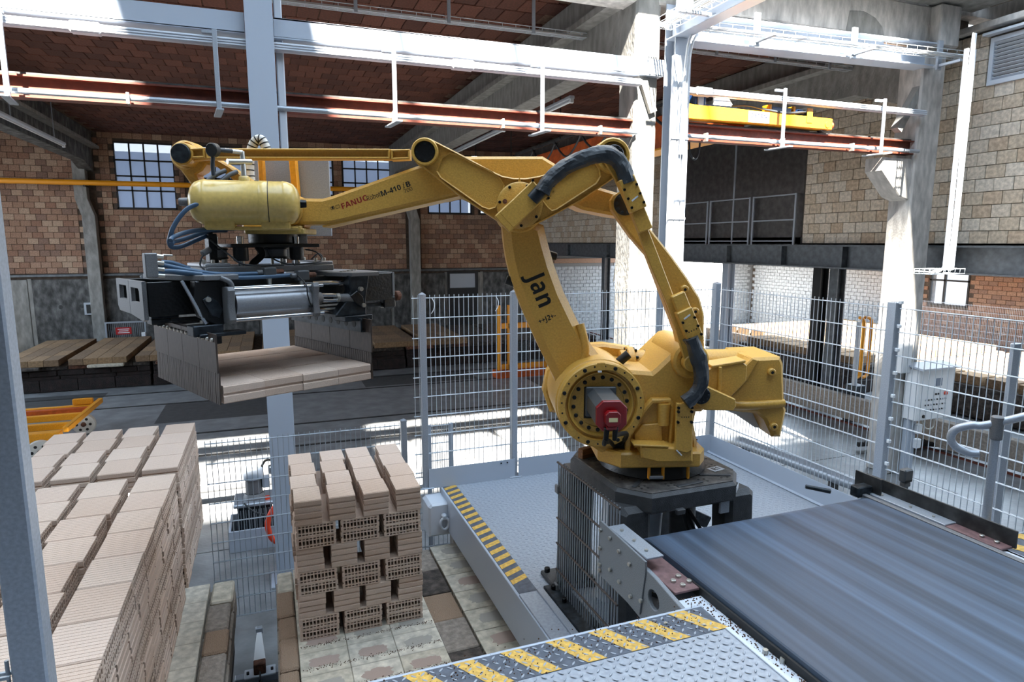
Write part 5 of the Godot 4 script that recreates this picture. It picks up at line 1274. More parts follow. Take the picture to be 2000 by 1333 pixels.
	part("cross_brace", mb().cbox(Vector3(0.28, 0.6, 0.0), Vector3(0.5, 0.09, 0.03), 0.004, Basis(Vector3(0, 0, 1), -0.5)), M.dark_steel, p)
	part("cross_brace", mb().cbox(Vector3(0.18, 0.7, -0.1), Vector3(0.5, 0.07, 0.03), 0.004, Basis(Vector3(0, 0, 1), 0.2)), M.dark_steel, p)
	for i in 3: part("cable", mb().tube(curve([Vector3(0.05, 0.88, 0.25), Vector3(0.1 + i * 0.05, 0.6, 0.33), Vector3(0.28 + i * 0.04, 0.45, 0.3), Vector3(0.45, 0.5 + i * 0.06, 0.2)]), 0.012, 8), M.black_rubber, p)
	part("sensor_plate", mb().cbox(Vector3(0.24, 0.83, 0.48), Vector3(0.07, 0.08, 0.02), 0.003), M.galvanised, p)
	part("edge_clip", mb().cbox(Vector3(-0.12, 0.87, 0.52), Vector3(0.06, 0.035, 0.03), 0.005), M.pedestal_grey, p)
	for i in 4: part("cable", mb().tube(curve([Vector3(-0.35, 0.05, -0.2), Vector3(-0.2, 0.12 + i * 0.05, 0.0), Vector3(0.0, 0.08 + i * 0.06, 0.15), Vector3(0.1, 0.02, 0.3)]), 0.016, 8), M.black_rubber, p)
	# wire guard on the left side
	var g := thing("wire_guard", "brown dusty wire guard clipped to the left side of the pedestal", "guard", Vector3(1.835, 1.4, -3.55))
	var bars := []
	for i in 26: part("upright_wire", mb().cyl(Vector3(0, -0.02, -0.42 + i * 0.034), Vector3(0, 0.98, -0.42 + i * 0.034), 0.0042, 0.0042, 6), M.wire_dark, g)
	for y in [0.97, 0.76, 0.56, 0.37, 0.17, -0.02]: part("level_wire", mb().cyl(Vector3(-0.006, y, -0.43), Vector3(-0.006, y, 0.44), 0.007, 0.007, 8), M.tine_steel, g)
	for y in [0.78, 0.04]: part("clip", mb().cbox(Vector3(-0.015, y, -0.41), Vector3(0.02, 0.06, 0.05), 0.005), M.cast_alu, g)

func pin(o: MB, x: float, y: float, z0: float, z1: float, r: float, b := 0.004, k := 28) -> MB:
	o.cyl(Vector3(x, y, z0), Vector3(x, y, z1), r, r, k, b)
	return o

func bolts(parent: Node3D, c: Vector2, r: float, n: int, z: float, s: float, h: float, m: Material, from := 0.0, turn := TAU):
	for i in n:
		var a := from + turn * i / n
		part("bolt", mb().cyl(Vector3(c.x + cos(a) * r, c.y + sin(a) * r, z - 0.002), Vector3(c.x + cos(a) * r, c.y + sin(a) * r, z + h), s, s, 10, s * 0.2), m, parent)

func build_robot():
	var r := thing("robot", "big yellow four axis palletising robot with Jan lettered on lower arm", "robot", Vector3(2.4, 2.4, -3.68), deg_to_rad(-17.9))
	var Y: Material = M.robot_yellow
	var K: Material = M.black_iron
	# slewing base
	part("slew_ring", mb().cyl(Vector3(0, 0.0, 0), Vector3(0, 0.12, 0), 0.36, 0.33, 40, 0.006), K, r)
	var tu := part("turret", mb().prism(TURRET, -0.3, 0.30, 0.022), Y, r)
	part("turret_floor", mb().prism([Vector2(-0.42, -0.36), Vector2(0.2, -0.36), Vector2(0.26, -0.2), Vector2(0.26, 0.3), Vector2(0.2, 0.4), Vector2(-0.3, 0.4), Vector2(-0.42, 0.25)].map(func(q): return Vector2(q.x, -q.y)), 0.1, 0.2, 0.012, Transform3D(Basis(Vector3.RIGHT, -PI / 2), Vector3.ZERO)), Y, r)
	part("front_box", mb().prism(FRONT_BOX, 0.28, 0.43, 0.012), Y, r)
	var cp := part("cable_plate", mb().prism(CABLE_PLATE, 0.42, 0.445, 0.006), Y, r)
	for q in [[0.035, 0.50], [0.118, 0.50], [0.035, 0.475], [0.118, 0.475], [0.035, 0.41], [0.118, 0.41]]: part("bolt", mb().cyl(Vector3(q[0], q[1], 0.444), Vector3(q[0], q[1], 0.458), 0.009, 0.009, 8), M.bolt_dark, cp)
	for i in 4: part("bolt_hole", mb().cyl(Vector3(0.06 + i * 0.014, 0.44, 0.4445), Vector3(0.06 + i * 0.014, 0.44, 0.4465), 0.0035, 0.0035, 8), M.ink_black, cp)
	part("tie_end", mb().cbox(Vector3(0.05, 0.215, 0.45), Vector3(0.05, 0.008, 0.004), 0.001, Basis(Vector3(0, 0, 1), -0.8)), M.white, cp)
	part("plate_web", mb().cbox(Vector3(0.115, 0.35, 0.36), Vector3(0.03, 0.3, 0.13), 0.005), Y, r)
	# recess beside the cable plate, with the slanted web in it
	part("pocket_wall", mb().prism([Vector2(-0.22, 0.22), Vector2(0.02, 0.2), Vector2(0.02, 0.46), Vector2(0.0, 0.5), Vector2(-0.09, 0.5), Vector2(-0.22, 0.33)], 0.299, 0.304, 0.002), M.robot_yellow, tu)
	part("pocket_rim", mb().ring([Vector2(-0.26, 0.18), Vector2(0.04, 0.17), Vector2(0.04, 0.50), Vector2(0.02, 0.53), Vector2(-0.10, 0.53), Vector2(-0.26, 0.34)], [Vector2(-0.225, 0.205), Vector2(0.02, 0.2), Vector2(0.02, 0.475), Vector2(0.0, 0.50), Vector2(-0.09, 0.5), Vector2(-0.225, 0.33)], 0.29, 0.345, 0.008), Y, tu)
	part("slanted_web", mb().prism([Vector2(-0.2, 0.21), Vector2(-0.02, 0.24), Vector2(-0.03, 0.37), Vector2(-0.15, 0.36), Vector2(-0.2, 0.3)], 0.30, 0.33, 0.004), Y, tu)
	part("round_post", mb().cyl(Vector3(-0.02, 0.36, 0.33), Vector3(-0.02, 0.5, 0.33), 0.035, 0.04, 18), Y, tu)
	part("ledge", mb().cbox(Vector3(-0.12, 0.255, 0.37), Vector3(0.22, 0.012, 0.13), 0.004, Basis(Vector3(0, 0, 1), -0.06)), Y, tu)
	part("cable_port", mb().cbox(Vector3(-0.28, 0.215, 0.302), Vector3(0.1, 0.1, 0.01), 0.003), M.ink_black, tu)
	for i in 3: part("bolt", mb().cyl(Vector3(-0.315 + i * 0.018, 0.155, 0.3), Vector3(-0.315 + i * 0.018, 0.155, 0.31), 0.006, 0.006, 8), M.bolt_dark, tu)
	for q in [[-0.11, 0.06], [-0.02, 0.06], [0.14, 0.06]]: part("lug", mb().cbox(Vector3(q[0], q[1], 0.36), Vector3(0.014, 0.09, 0.03), 0.003), M.crane_yellow, r)
	part("plug", mb().cbox(Vector3(-0.065, 0.03, 0.36), Vector3(0.09, 0.02, 0.04), 0.004), M.galvanised, r)
	# shoulder gear case with bolts, and its motor
	var c := Vector2(-0.424, 0.501)
	var ge := part("gear_case", mb().lathe([Vector2(0.0, 0.315), Vector2(0.15, 0.315), Vector2(0.152, 0.325), Vector2(0.186, 0.325), Vector2(0.196, 0.35), Vector2(0.204, 0.352), Vector2(0.21, 0.335), Vector2(0.222, 0.335), Vector2(0.226, 0.375), Vector2(0.262, 0.375), Vector2(0.27, 0.366), Vector2(0.27, 0.30), Vector2(0.277, 0.295), Vector2(0.277, -0.28), Vector2(0.0, -0.28)], Transform3D(Basis(), Vector3(c.x, c.y, 0)), 56), Y, r)
	bolts(ge, c, 0.245, 8, 0.375, 0.0125, 0.007, M.bolt_dark, 0.45)
	for i in 24: if i % 3 != 0: part("small_hole", mb().cyl(Vector3(c.x + cos(i * TAU / 24 + 0.45) * 0.247, c.y + sin(i * TAU / 24 + 0.45) * 0.247, 0.374), Vector3(c.x + cos(i * TAU / 24 + 0.45) * 0.247, c.y + sin(i * TAU / 24 + 0.45) * 0.247, 0.3765), 0.006, 0.006, 8), M.ink_black, ge)
	bolts(ge, c, 0.168, 18, 0.324, 0.0125, 0.014, M.bolt_dark, 0.1)
	part("small_label", mb().cbox(Vector3(c.x - 0.015, c.y + 0.214, 0.377), Vector3(0.025, 0.012, 0.002), 0.0004), M.white, ge)
	for a in [1.6, 3.9, 5.5]: part("case_notch", mb().box(Vector3(c.x + cos(a) * 0.245, c.y + sin(a) * 0.245, 0.374), Vector3(0.045, 0.05, 0.006), Basis(Vector3(0, 0, 1), a)), Y, ge)
	part("square_recess", mb().cbox(Vector3(c.x, c.y + 0.005, 0.318), Vector3(0.2, 0.2, 0.012), 0.003), M.ink_black, ge)
	var mc := Vector2(-0.424, 0.518)
	var oct := PackedVector2Array()
	for q in [[-0.088, -0.05], [-0.05, -0.088], [0.05, -0.088], [0.088, -0.05], [0.088, 0.05], [0.05, 0.088], [-0.05, 0.088], [-0.088, 0.05]]: oct.append(Vector2(q[0], q[1]))
	var mo := part("shoulder_motor", mb().prism(oct, 0.33, 0.66, 0.003, Transform3D(Basis(), Vector3(mc.x, mc.y, 0)), 0.99), M.motor_grey, r)
	part("motor_flange", mb().cbox(Vector3(mc.x, mc.y, 0.345), Vector3(0.19, 0.19, 0.025), 0.006), M.motor_grey, mo)
	var rc := part("red_cover", mb().prism(oct, 0.66, 0.69, 0.004, Transform3D(Basis(), Vector3(mc.x, mc.y, 0)), 0.99), M.motor_red, mo)
	part("encoder", mb().prism(Array(oct).map(func(q): return q * 0.5), 0.69, 0.74, 0.004, Transform3D(Basis(), Vector3(mc.x, mc.y - 0.005, 0)), 0.99), M.motor_red, mo)
	part("rating_plate", mb().cbox(Vector3(mc.x, mc.y - 0.008, 0.741), Vector3(0.05, 0.024, 0.002), 0.0004), M.label_cream, mo)
	part("connector", mb().cbox(Vector3(mc.x - 0.005, mc.y - 0.06, 0.71), Vector3(0.06, 0.02, 0.04), 0.004), M.motor_red, mo)
	for x in [-0.03, 0.02]: part("plug", mb().cyl(Vector3(mc.x + x, mc.y - 0.06, 0.71), Vector3(mc.x + x, mc.y - 0.14, 0.69), 0.017, 0.014, 12, 0.003), M.bolt_dark, mo)
	part("motor_cable", mb().tube(curve([Vector3(mc.x + 0.02, mc.y - 0.12, 0.69), Vector3(mc.x + 0.06, mc.y - 0.135, 0.6), Vector3(mc.x + 0.13, mc.y - 0.16, 0.5), Vector3(mc.x + 0.15, mc.y - 0.22, 0.4), Vector3(mc.x + 0.14, mc.y - 0.28, 0.31)]), 0.014, 10), M.black_rubber, mo)
	part("motor_cable", mb().tube(curve([Vector3(mc.x - 0.03, mc.y - 0.12, 0.69), Vector3(mc.x - 0.03, mc.y - 0.18, 0.64), Vector3(mc.x + 0.02, mc.y - 0.2, 0.5), Vector3(mc.x + 0.1, mc.y - 0.3, 0.31)]), 0.013, 10), M.black_rubber, mo)
	# lower arm
	var ja := part("lower_arm", mb().prism(ARM_JAN, -0.2, 0.17, 0.05), Y, r)
	letters(ja, "Jan", 0.158, Transform3D(Basis(Vector3(0, 0, 1), deg_to_rad(-67)), Vector3(-0.785, 1.20, 0.170)), M.ink_black, "Droid Sans", true, 0.003, 0.92)
	letters(ja, "++J2+-", 0.046, Transform3D(Basis(Vector3(0, 0, 1), deg_to_rad(22)), Vector3(-0.745, 1.02, 0.170)), M.ink_black, "Droid Sans", true, 0.003, 0.9)
	part("stop_buffer", mb().cyl(Vector3(-0.73, 1.42, 0.02), Vector3(-0.67, 1.405, 0.02), 0.028, 0.025, 16, 0.004), M.black_rubber, ja)
	part("stop_buffer", mb().cyl(Vector3(-0.93, 1.235, 0.02), Vector3(-1.0, 1.258, 0.02), 0.032, 0.03, 16, 0.004), M.black_rubber, ja)
	part("arm_rib", mb().tube(curve([Vector3(-0.53, 0.98, 0.15), Vector3(-0.50, 0.86, 0.165), Vector3(-0.50, 0.78, 0.165), Vector3(-0.53, 0.70, 0.16)]), 0.026, 12), Y, ja)
	# forearm to the wrist
	var fa := part("forearm", mb().prism(FOREARM, -0.16, 0.14, 0.018, Transform3D(), 0.9), Y, r)
	var tilt := Basis(Vector3(0, 0, 1), deg_to_rad(19.5))
	letters(fa, "FANUC", 0.046, Transform3D(tilt, Vector3(-1.937, 1.742, 0.140)), M.ink_red, "Droid Sans", true, 0.002, 1.12)
	letters(fa, "Robot", 0.040, Transform3D(tilt, Vector3(-1.818, 1.776, 0.140)), M.ink_black, "Droid Sans", false, 0.002, 0.85)
	letters(fa, "M-410", 0.044, Transform3D(tilt, Vector3(-1.712, 1.812, 0.140)), M.ink_black, "Droid Sans", true, 0.002, 1.05)
	letters(fa, "i", 0.044, Transform3D(tilt * Basis(Vector3(1, 0, 0), Vector3(0.25, 1, 0), Vector3(0, 0, 1)), Vector3(-1.632, 1.842, 0.140)), M.ink_black, "Droid Serif", false, 0.002)
	letters(fa, "B", 0.044, Transform3D(tilt, Vector3(-1.606, 1.850, 0.140)), M.ink_black, "Droid Sans", true, 0.002, 1.2)
	letters(fa, "700", 0.030, Transform3D(tilt, Vector3(-1.606, 1.816, 0.140)), M.ink_black, "Droid Sans", false, 0.002, 1.2)
	for i in 2: part("warning_mark", mb().ring([Vector2(-0.012, -0.009), Vector2(0.012, -0.009), Vector2(0.012, 0.011), Vector2(-0.012, 0.011)], [Vector2(-0.010, -0.007), Vector2(0.010, -0.007), Vector2(0.010, 0.009), Vector2(-0.010, 0.009)], 0, 0.001, 0, Transform3D(tilt, Vector3(-2.068 + i * 0.03, 1.705 + i * 0.008, 0.140))), M.ink_black, fa)
	letters(fa, "▲", 0.016, Transform3D(tilt, Vector3(-2.068, 1.705, 0.140)), M.ink_black, "Droid Sans", true, 0.001)
	part("bottom_flange", mb().box(Vector3(-1.70, 1.695, -0.01), Vector3(0.9, 0.012, 0.27), Basis(Vector3(0, 0, 1), deg_to_rad(12.8))), Y, fa)
	for x in [-1.2, -0.92]: part("lifting_pad", mb().cbox(Vector3(x, 2.025, 0), Vector3(0.04, 0.014, 0.1), 0.005), M.white, fa)
	pin(mb(), 0, 0, 0, 0.1, 0.1)
	var lp := part("drive_pin", pin(mb(), -0.284, 1.729, -0.2, 0.275, 0.07), K, r)
	bolts(lp, Vector2(-0.284, 1.729), 0.055, 10, 0.275, 0.010, 0.004, M.dark_steel, 1.2)
	# bell crank in front of the forearm: thin web, raised rims round two pockets
	var cr := part("bell_crank", mb().prism(CRANK, 0.18, 0.285, 0.006, Transform3D(), 0.9), Y, r)
	var whole := PackedVector2Array(CRANK)
	var halves := [Geometry2D.intersect_polygons(whole, PackedVector2Array([Vector2(-2, 1), Vector2(-0.93, 1), Vector2(-0.93, 3), Vector2(-2, 3)])), Geometry2D.intersect_polygons(whole, PackedVector2Array([Vector2(-0.93, 1), Vector2(0, 1), Vector2(0, 3), Vector2(-0.93, 3)]))]
	part("raised_rim", mb().ring(halves[0][0], CRANK_POCKET_L, 0.27, 0.305, 0.007, Transform3D(), 0.9), Y, cr)
	part("raised_rim", mb().ring(halves[1][0], CRANK_POCKET_R, 0.27, 0.305, 0.007, Transform3D(), 0.9), Y, cr)
	var hu := part("elbow_hub", mb().lathe([Vector2(0, 0.322), Vector2(0.125, 0.322), Vector2(0.137, 0.314), Vector2(0.137, 0.29)], Transform3D(Basis(), Vector3(-0.929, 1.716, 0)), 40), Y, cr)
	bolts(hu, Vector2(-0.929, 1.716), 0.12, 7, 0.322, 0.009, 0.008, M.bolt_dark, 0.3)
	part("plug_hole", mb().cyl(Vector3(-1.017, 1.738, 0.320), Vector3(-1.017, 1.738, 0.3235), 0.014, 0.014, 14), M.burnt_base, hu)
	part("elbow_skirt", mb().cyl(Vector3(-0.925, 1.70, -0.2), Vector3(-0.925, 1.70, 0.2), 0.145, 0.145, 36, 0.01), Y, r)
	for k in 2:
		var q: Vector2 = [Vector2(-1.485, 2.022), Vector2(-0.377, 2.006)][k]
		var rr: float = [0.08, 0.104][k]
		var bo := part("boss_ring", mb().lathe([Vector2(rr * 0.76, 0.29), Vector2(rr * 0.78, 0.322), Vector2(rr * 0.93, 0.322), Vector2(rr, 0.312), Vector2(rr, 0.18)], Transform3D(Basis(), Vector3(q.x, q.y, 0)), 40), Y, cr)
		part("pin_cap", pin(mb(), q.x, q.y, 0.1, 0.306 if k == 0 else 0.36, rr * (0.76 if k == 0 else 0.55), 0.003), K, bo)
		bolts(bo, q, rr * (0.6 if k == 0 else 0.42), 8, 0.306 if k == 0 else 0.36, 0.007, 0.003, M.dark_steel)
	var hb := part("hose_box", mb().cbox(Vector3(-0.915, 1.715, 0.375), Vector3(0.125, 0.27, 0.085), 0.006, Basis(Vector3(0, 0, 1), deg_to_rad(-47))), Y, r)
	part("box_foot", mb().cbox(Vector3(-1.0, 1.635, 0.37), Vector3(0.13, 0.1, 0.09), 0.006, Basis(Vector3(0, 0, 1), deg_to_rad(-47))), Y, hb)
	part("hose_clamp", mb().cbox(Vector3(-0.765, 1.80, 0.42), Vector3(0.075, 0.05, 0.05), 0.005, Basis(Vector3(0, 0, 1), deg_to_rad(-40))), Y, hb)
	for q in [[-0.86, 1.85], [-0.77, 1.75], [-0.745, 1.785]]: part("bolt", mb().cyl(Vector3(q[0], q[1], 0.37), Vector3(q[0], q[1], 0.445), 0.008, 0.008, 8), M.bolt_dark, hb)
	part("hose_ends", mb().cyl(Vector3(-0.86, 1.745, 0.40), Vector3(-0.785, 1.825, 0.42), 0.042, 0.036, 14), M.dark_steel, hb)
	# wrapped hoses over the crank boss, and down by the turret
	part("hose_sleeve", sleeve(SLEEVE_UP, 0.047, 31), M.hose_grey, r)
	part("hose_sleeve", sleeve(SLEEVE_LOW, 0.045, 32), M.hose_grey, r)
	# levelling rods
	var rt := part("levelling_rod", mb().prism(ROD_TOP, 0.085, 0.135, 0.004), Y, r)
	for s in [[-2.79, -1.72], [-1.69, -1.60], [-2.90, -2.82]]:
		var yb := 1.993; var yt := 2.054
		part("rod_flange", mb().ring([Vector2(s[0] - 0.012, yb), Vector2(s[1] + 0.012, yb + 0.005), Vector2(s[1] + 0.012, yt + 0.004), Vector2(s[0] - 0.012, yt)], [Vector2(s[0], yb + 0.013), Vector2(s[1], yb + 0.017), Vector2(s[1], yt - 0.008), Vector2(s[0], yt - 0.012)], 0.06, 0.165, 0.005), Y, rt)
	part("rod_eye", pin(mb(), -2.943, 2.022, 0.055, 0.165, 0.068, 0.006), Y, rt)
	var rcap := part("pin_cap", pin(mb(), -2.943, 2.022, 0.16, 0.182, 0.057, 0.003), M.dark_steel, rt)
	bolts(rcap, Vector2(-2.943, 2.022), 0.045, 4, 0.182, 0.004, 0.002, M.ink_black, 0.8)
	var ft := part("front_rod", mb().prism(STRAP, 0.365, 0.395, 0.005), Y, r)
	for k in 2:
		var q: Vector3 = [Vector3(-0.285, 1.775, 0.43), Vector3(0.085, 1.005, 0.43)][k]
		var an: float = [0.42, 0.42][k]
		var bx := part("hose_cover", mb().cbox(q, Vector3(0.10, 0.2 if k == 0 else 0.21, 0.07), 0.006, Basis(Vector3(0, 0, 1), an)), Y, ft)
		part("cover_tail", mb().cbox(q + (Vector3(0.065, -0.15, -0.012) if k == 0 else Vector3(-0.05, 0.13, -0.01)), Vector3(0.085, 0.13, 0.045), 0.006, Basis(Vector3(0, 0, 1), an)), Y, bx)
		for i in 6:
			var d := Basis(Vector3(0, 0, 1), an) * Vector3(-0.038 + 0.076 * (i % 2), -0.07 + 0.055 * (i / 2), 0.036)
			part("bolt", mb().cyl(q + d, q + d + Vector3(0, 0, 0.012), 0.008, 0.008, 8), M.bolt_dark, bx)
		for i in 4:
			var d := Basis(Vector3(0, 0, 1), an) * Vector3(-0.024 + 0.016 * i, 0.075 if k == 0 else -0.03, 0.0352)
			part("bolt_hole", mb().cyl(q + d, q + d + Vector3(0, 0, 0.001), 0.004, 0.004, 8), M.ink_black, bx)
		part("slot", mb().cbox(q + Basis(Vector3(0, 0, 1), an) * Vector3(0, -0.03 if k == 0 else 0.06, 0.0355), Vector3(0.045, 0.01, 0.002), 0.0006, Basis(Vector3(0, 0, 1), an + 0.25)), M.white, bx)
	part("rod_foot", pin(mb(), 0.125, 0.765, 0.33, 0.40, 0.052, 0.006), Y, ft)
	var le := part("drive_lever", mb().prism(LEVER, 0.16, 0.255, 0.012, Transform3D(), 0.9), Y, r)
	for q in [[0.099, 1.209], [0.17, 1.071]]:
		var bs := part("bolt_boss", pin(mb(), q[0], q[1], 0.25, 0.285, 0.026, 0.006), Y, le)
		part("bolt_hole", pin(mb(), q[0], q[1], 0.284, 0.287, 0.009, 0.0), M.ink_black, bs)
	# pivot boss of the turret
	var tb := part("pivot_boss", mb().lathe([Vector2(0.06, 0.3), Vector2(0.064, 0.33), Vector2(0.095, 0.34), Vector2(0.112, 0.33), Vector2(0.118, 0.30), Vector2(0.118, -0.2)], Transform3D(Basis(), Vector3(0.139, 0.769, 0)), 40), Y, r)
	part("pin_cap", pin(mb(), 0.139, 0.769, 0.2, 0.32, 0.062), K, tb)
	part("pin_cap", pin(mb(), 0.165, 0.755, 0.32, 0.425, 0.036), M.dark_steel, tb)
	var ll := part("lower_lever", mb().prism(LOWER_LEVER, 0.30, 0.37, 0.006), Y, r)
	var lc := part("pin_cap", pin(mb(), 0.198, 0.559, 0.3, 0.385, 0.056, 0.003), K, ll)
	bolts(lc, Vector2(0.198, 0.559), 0.044, 10, 0.385, 0.007, 0.004, M.dark_steel)
	# counterweight and balancer behind
	var wa := part("weight_bracket", mb().prism(WEIGHT_A, 0.15, 0.27, 0.006), Y, r)
	part("bracket_rib", mb().cbox(Vector3(0.345, 0.62, 0.275), Vector3(0.022, 0.2, 0.03), 0.004), Y, wa)
	part("bracket_top", mb().cbox(Vector3(0.40, 0.735, 0.2), Vector3(0.22, 0.018, 0.16), 0.004, Basis(Vector3(0, 0, 1), 0.16)), Y, wa)
	var wb := part("counterweight", mb().prism(WEIGHT_B, -0.36, 0.10, 0.02), Y, r)
	for q in [[0.757, 0.647], [0.794, 0.274]]:
		var bs := part("bolt_boss", pin(mb(), q[0], q[1], 0.095, 0.125, 0.026, 0.006), Y, wb)
		part("bolt_hole", pin(mb(), q[0], q[1], 0.124, 0.127, 0.01, 0.0), M.ink_black, bs)
	part("slanted_face", mb().prism([Vector2(0.47, 0.47), Vector2(0.60, 0.60), Vector2(0.665, 0.73), Vector2(0.62, 0.745), Vector2(0.50, 0.62)], 0.0, 0.12, 0.008), Y, wb)
	part("fold", mb().tube(curve([Vector3(0.45, 0.425, 0.085), Vector3(0.6, 0.42, 0.1), Vector3(0.75, 0.425, 0.1), Vector3(0.862, 0.43, 0.085)]), 0.03, 10), Y, wb)
	part("weight_link", mb().cbox(Vector3(0.33, 0.6, -0.05), Vector3(0.5, 0.16, 0.3), 0.012), Y, wb)
	part("cover_lip", mb().prism([Vector2(0.45, 0.385), Vector2(0.62, 0.37), Vector2(0.735, 0.32), Vector2(0.80, 0.20), Vector2(0.76, 0.205), Vector2(0.62, 0.30)], -0.34, -0.1, 0.006), M.white, wb)
	var ba := part("balancer", mb().lathe([Vector2(0, -0.2), Vector2(0.095, -0.2), Vector2(0.1, -0.19), Vector2(0.1, 0.66), Vector2(0.085, 0.70), Vector2(0, 0.71)], Transform3D(Basis(Vector3(0, 0, 1), Vector3(0, 1, 0), Vector3(1, 0, 0)), Vector3(0, 0.655, -0.17)), 36), M.robot_yellow, r)
	part("flange", mb().cyl(Vector3(-0.16, 0.655, -0.17), Vector3(-0.11, 0.655, -0.17), 0.125, 0.125, 32, 0.006), Y, ba)
	for i in 10: part("bolt", mb().cyl(Vector3(-0.165, 0.655 + sin(i * 0.628) * 0.11, -0.17 + cos(i * 0.628) * 0.11), Vector3(-0.09, 0.655 + sin(i * 0.628) * 0.11, -0.17 + cos(i * 0.628) * 0.11), 0.01, 0.01, 8), M.bolt_dark, ba)
	part("seam", mb().cyl(Vector3(-0.03, 0.655, -0.17), Vector3(-0.024, 0.655, -0.17), 0.1012, 0.1012, 32), M.ink_black, ba)
	part("gauge", mb().cyl(Vector3(-0.265, 0.72, 0.1), Vector3(-0.20, 0.775, 0.1), 0.03, 0.03, 18, 0.004), M.black_rubber, r)
	part("gauge_stem", mb().cyl(Vector3(-0.30, 0.69, 0.1), Vector3(-0.25, 0.735, 0.1), 0.018, 0.018, 12), M.galvanised, r)
	part("rear_case", mb().prism([Vector2(-0.68, 0.30), Vector2(-0.36, 0.25), Vector2(-0.1, 0.4), Vector2(-0.1, 0.76), Vector2(-0.3, 0.79), Vector2(-0.5, 0.78), Vector2(-0.70, 0.6), Vector2(-0.73, 0.45)], -0.36, -0.22, 0.02), Y, r)
	# wrist
	var br := part("wrist_bracket", mb().ring(BRACKET, BRACKET_WINDOW, -0.07, 0.05, 0.01, Transform3D(), 0.9), Y, r)
	part("bracket_eye", mb().lathe([Vector2(0.062, -0.08), Vector2(0.066, 0.045), Vector2(0.080, 0.055), Vector2(0.090, 0.045), Vector2(0.090, -0.08)], Transform3D(Basis(), Vector3(-2.973, 2.026, 0)), 36), Y, br)
	var wr := part("wrist_pivot", pin(mb(), -2.34, 1.686, -0.18, 0.165, 0.092, 0.008), Y, r)
	var wc := part("pin_cap", pin(mb(), -2.345, 1.686, 0.16, 0.178, 0.085, 0.003), K, wr)
	bolts(wc, Vector2(-2.345, 1.686), 0.07, 4, 0.178, 0.005, 0.003, M.dark_steel, 0.78)
	part("wrist_body", mb().prism([Vector2(-2.66, 1.58), Vector2(-2.28, 1.58), Vector2(-2.26, 1.62), Vector2(-2.30, 1.78), Vector2(-2.5, 1.86), Vector2(-2.62, 1.76)], -0.12, 0.06, 0.014), Y, r)
	var fl := part("wrist_plate", mb().cbox(Vector3(-2.42, 1.565, 0.02), Vector3(0.36, 0.035, 0.3), 0.005), M.tank_yellow, r)
	part("plate_block", mb().cbox(Vector3(-2.30, 1.575, 0.15), Vector3(0.08, 0.045, 0.05), 0.004), M.tank_yellow, fl)
	part("rotary_flange", mb().cyl(Vector3(-2.48, 1.49, 0), Vector3(-2.48, 1.555, 0), 0.15, 0.15, 36, 0.006), K, r)
	part("rotary_flange", mb().cyl(Vector3(-2.48, 1.475, 0), Vector3(-2.48, 1.50, 0), 0.125, 0.125, 36, 0.004), K, r)
	var sh := part("cable_guard", mb().cbox(Vector3(-2.43, 1.80, -0.31), Vector3(0.5, 0.52, 0.012), 0.003), M.galvanised, r)
	part("guard_strut", mb().cbox(Vector3(-2.395, 1.87, -0.25), Vector3(0.045, 0.42, 0.06), 0.005, Basis(Vector3(0, 0, 1), 0.04)), M.crane_yellow, sh)
	part("guard_strut", mb().cbox(Vector3(-2.60, 1.87, -0.22), Vector3(0.035, 0.36, 0.05), 0.005), M.crane_yellow, sh)
	part("guard_plug", mb().cyl(Vector3(-2.55, 1.80, -0.25), Vector3(-2.55, 1.84, -0.25), 0.04, 0.04, 16), M.motor_red, sh)
	var du := part("corrugated_duct", mb().tube(curve(DUCT), 0.03, 12), M.duct_white, r)
	for i in range(0, 40, 3):
		var cu := curve(DUCT)
		var a: Vector3 = cu[i]; var b: Vector3 = cu[mini(i + 1, cu.size() - 1)]
		if (b - a).length() > 0.001: part("duct_band", mb().cyl(a, a + (b - a).normalized() * 0.008, 0.0312, 0.0312, 12), M.ink_black, du)

# a padded, wrinkled hose sleeve
func sleeve(pts: Array, rad: float, seed_: int) -> MB:
	var c := curve(pts, 6)
	var f := FastNoiseLite.new()
	f.seed = seed_
	f.frequency = 3.5
	var o := mb()
	var k := 18
	var rows := []
	var q := o.frame_of(c[1] - c[0])
	for i in c.size():
		var d: Vector3 = (c[mini(i + 1, c.size() - 1)] - c[maxi(i - 1, 0)]).normalized()
		var ax := q.z.cross(d)
		if ax.length() > 1e-5: q = Basis(ax.normalized(), q.z.angle_to(d)) * q
		var row := []
		for s in k:
			var a := TAU * s / k
			var dir: Vector3 = q.x * cos(a) + q.y * sin(a)
			var p: Vector3 = c[i] + dir * rad
			row.append(c[i] + dir * rad * (1.0 + 0.30 * f.get_noise_3d(p.x * 2.2, p.y * 2.2, p.z * 2.2) + 0.05 * sin(a * 5.0 + i * 0.35)))
		rows.append(row)
	for i in rows.size() - 1:
		for s in k:
			var t := (s + 1) % k
			o.quad(rows[i][s], rows[i][t], rows[i + 1][t], rows[i + 1][s], rows[i][s] - c[i])
	for e in [0, rows.size() - 1]:
		for s in range(1, k - 1): o.flat(rows[e][0], rows[e][s], rows[e][s + 1], (c[0] - c[1]) if e == 0 else (c[e] - c[e - 1]))
	return o

# ---------------------------------------------------------------- gripper and bricks

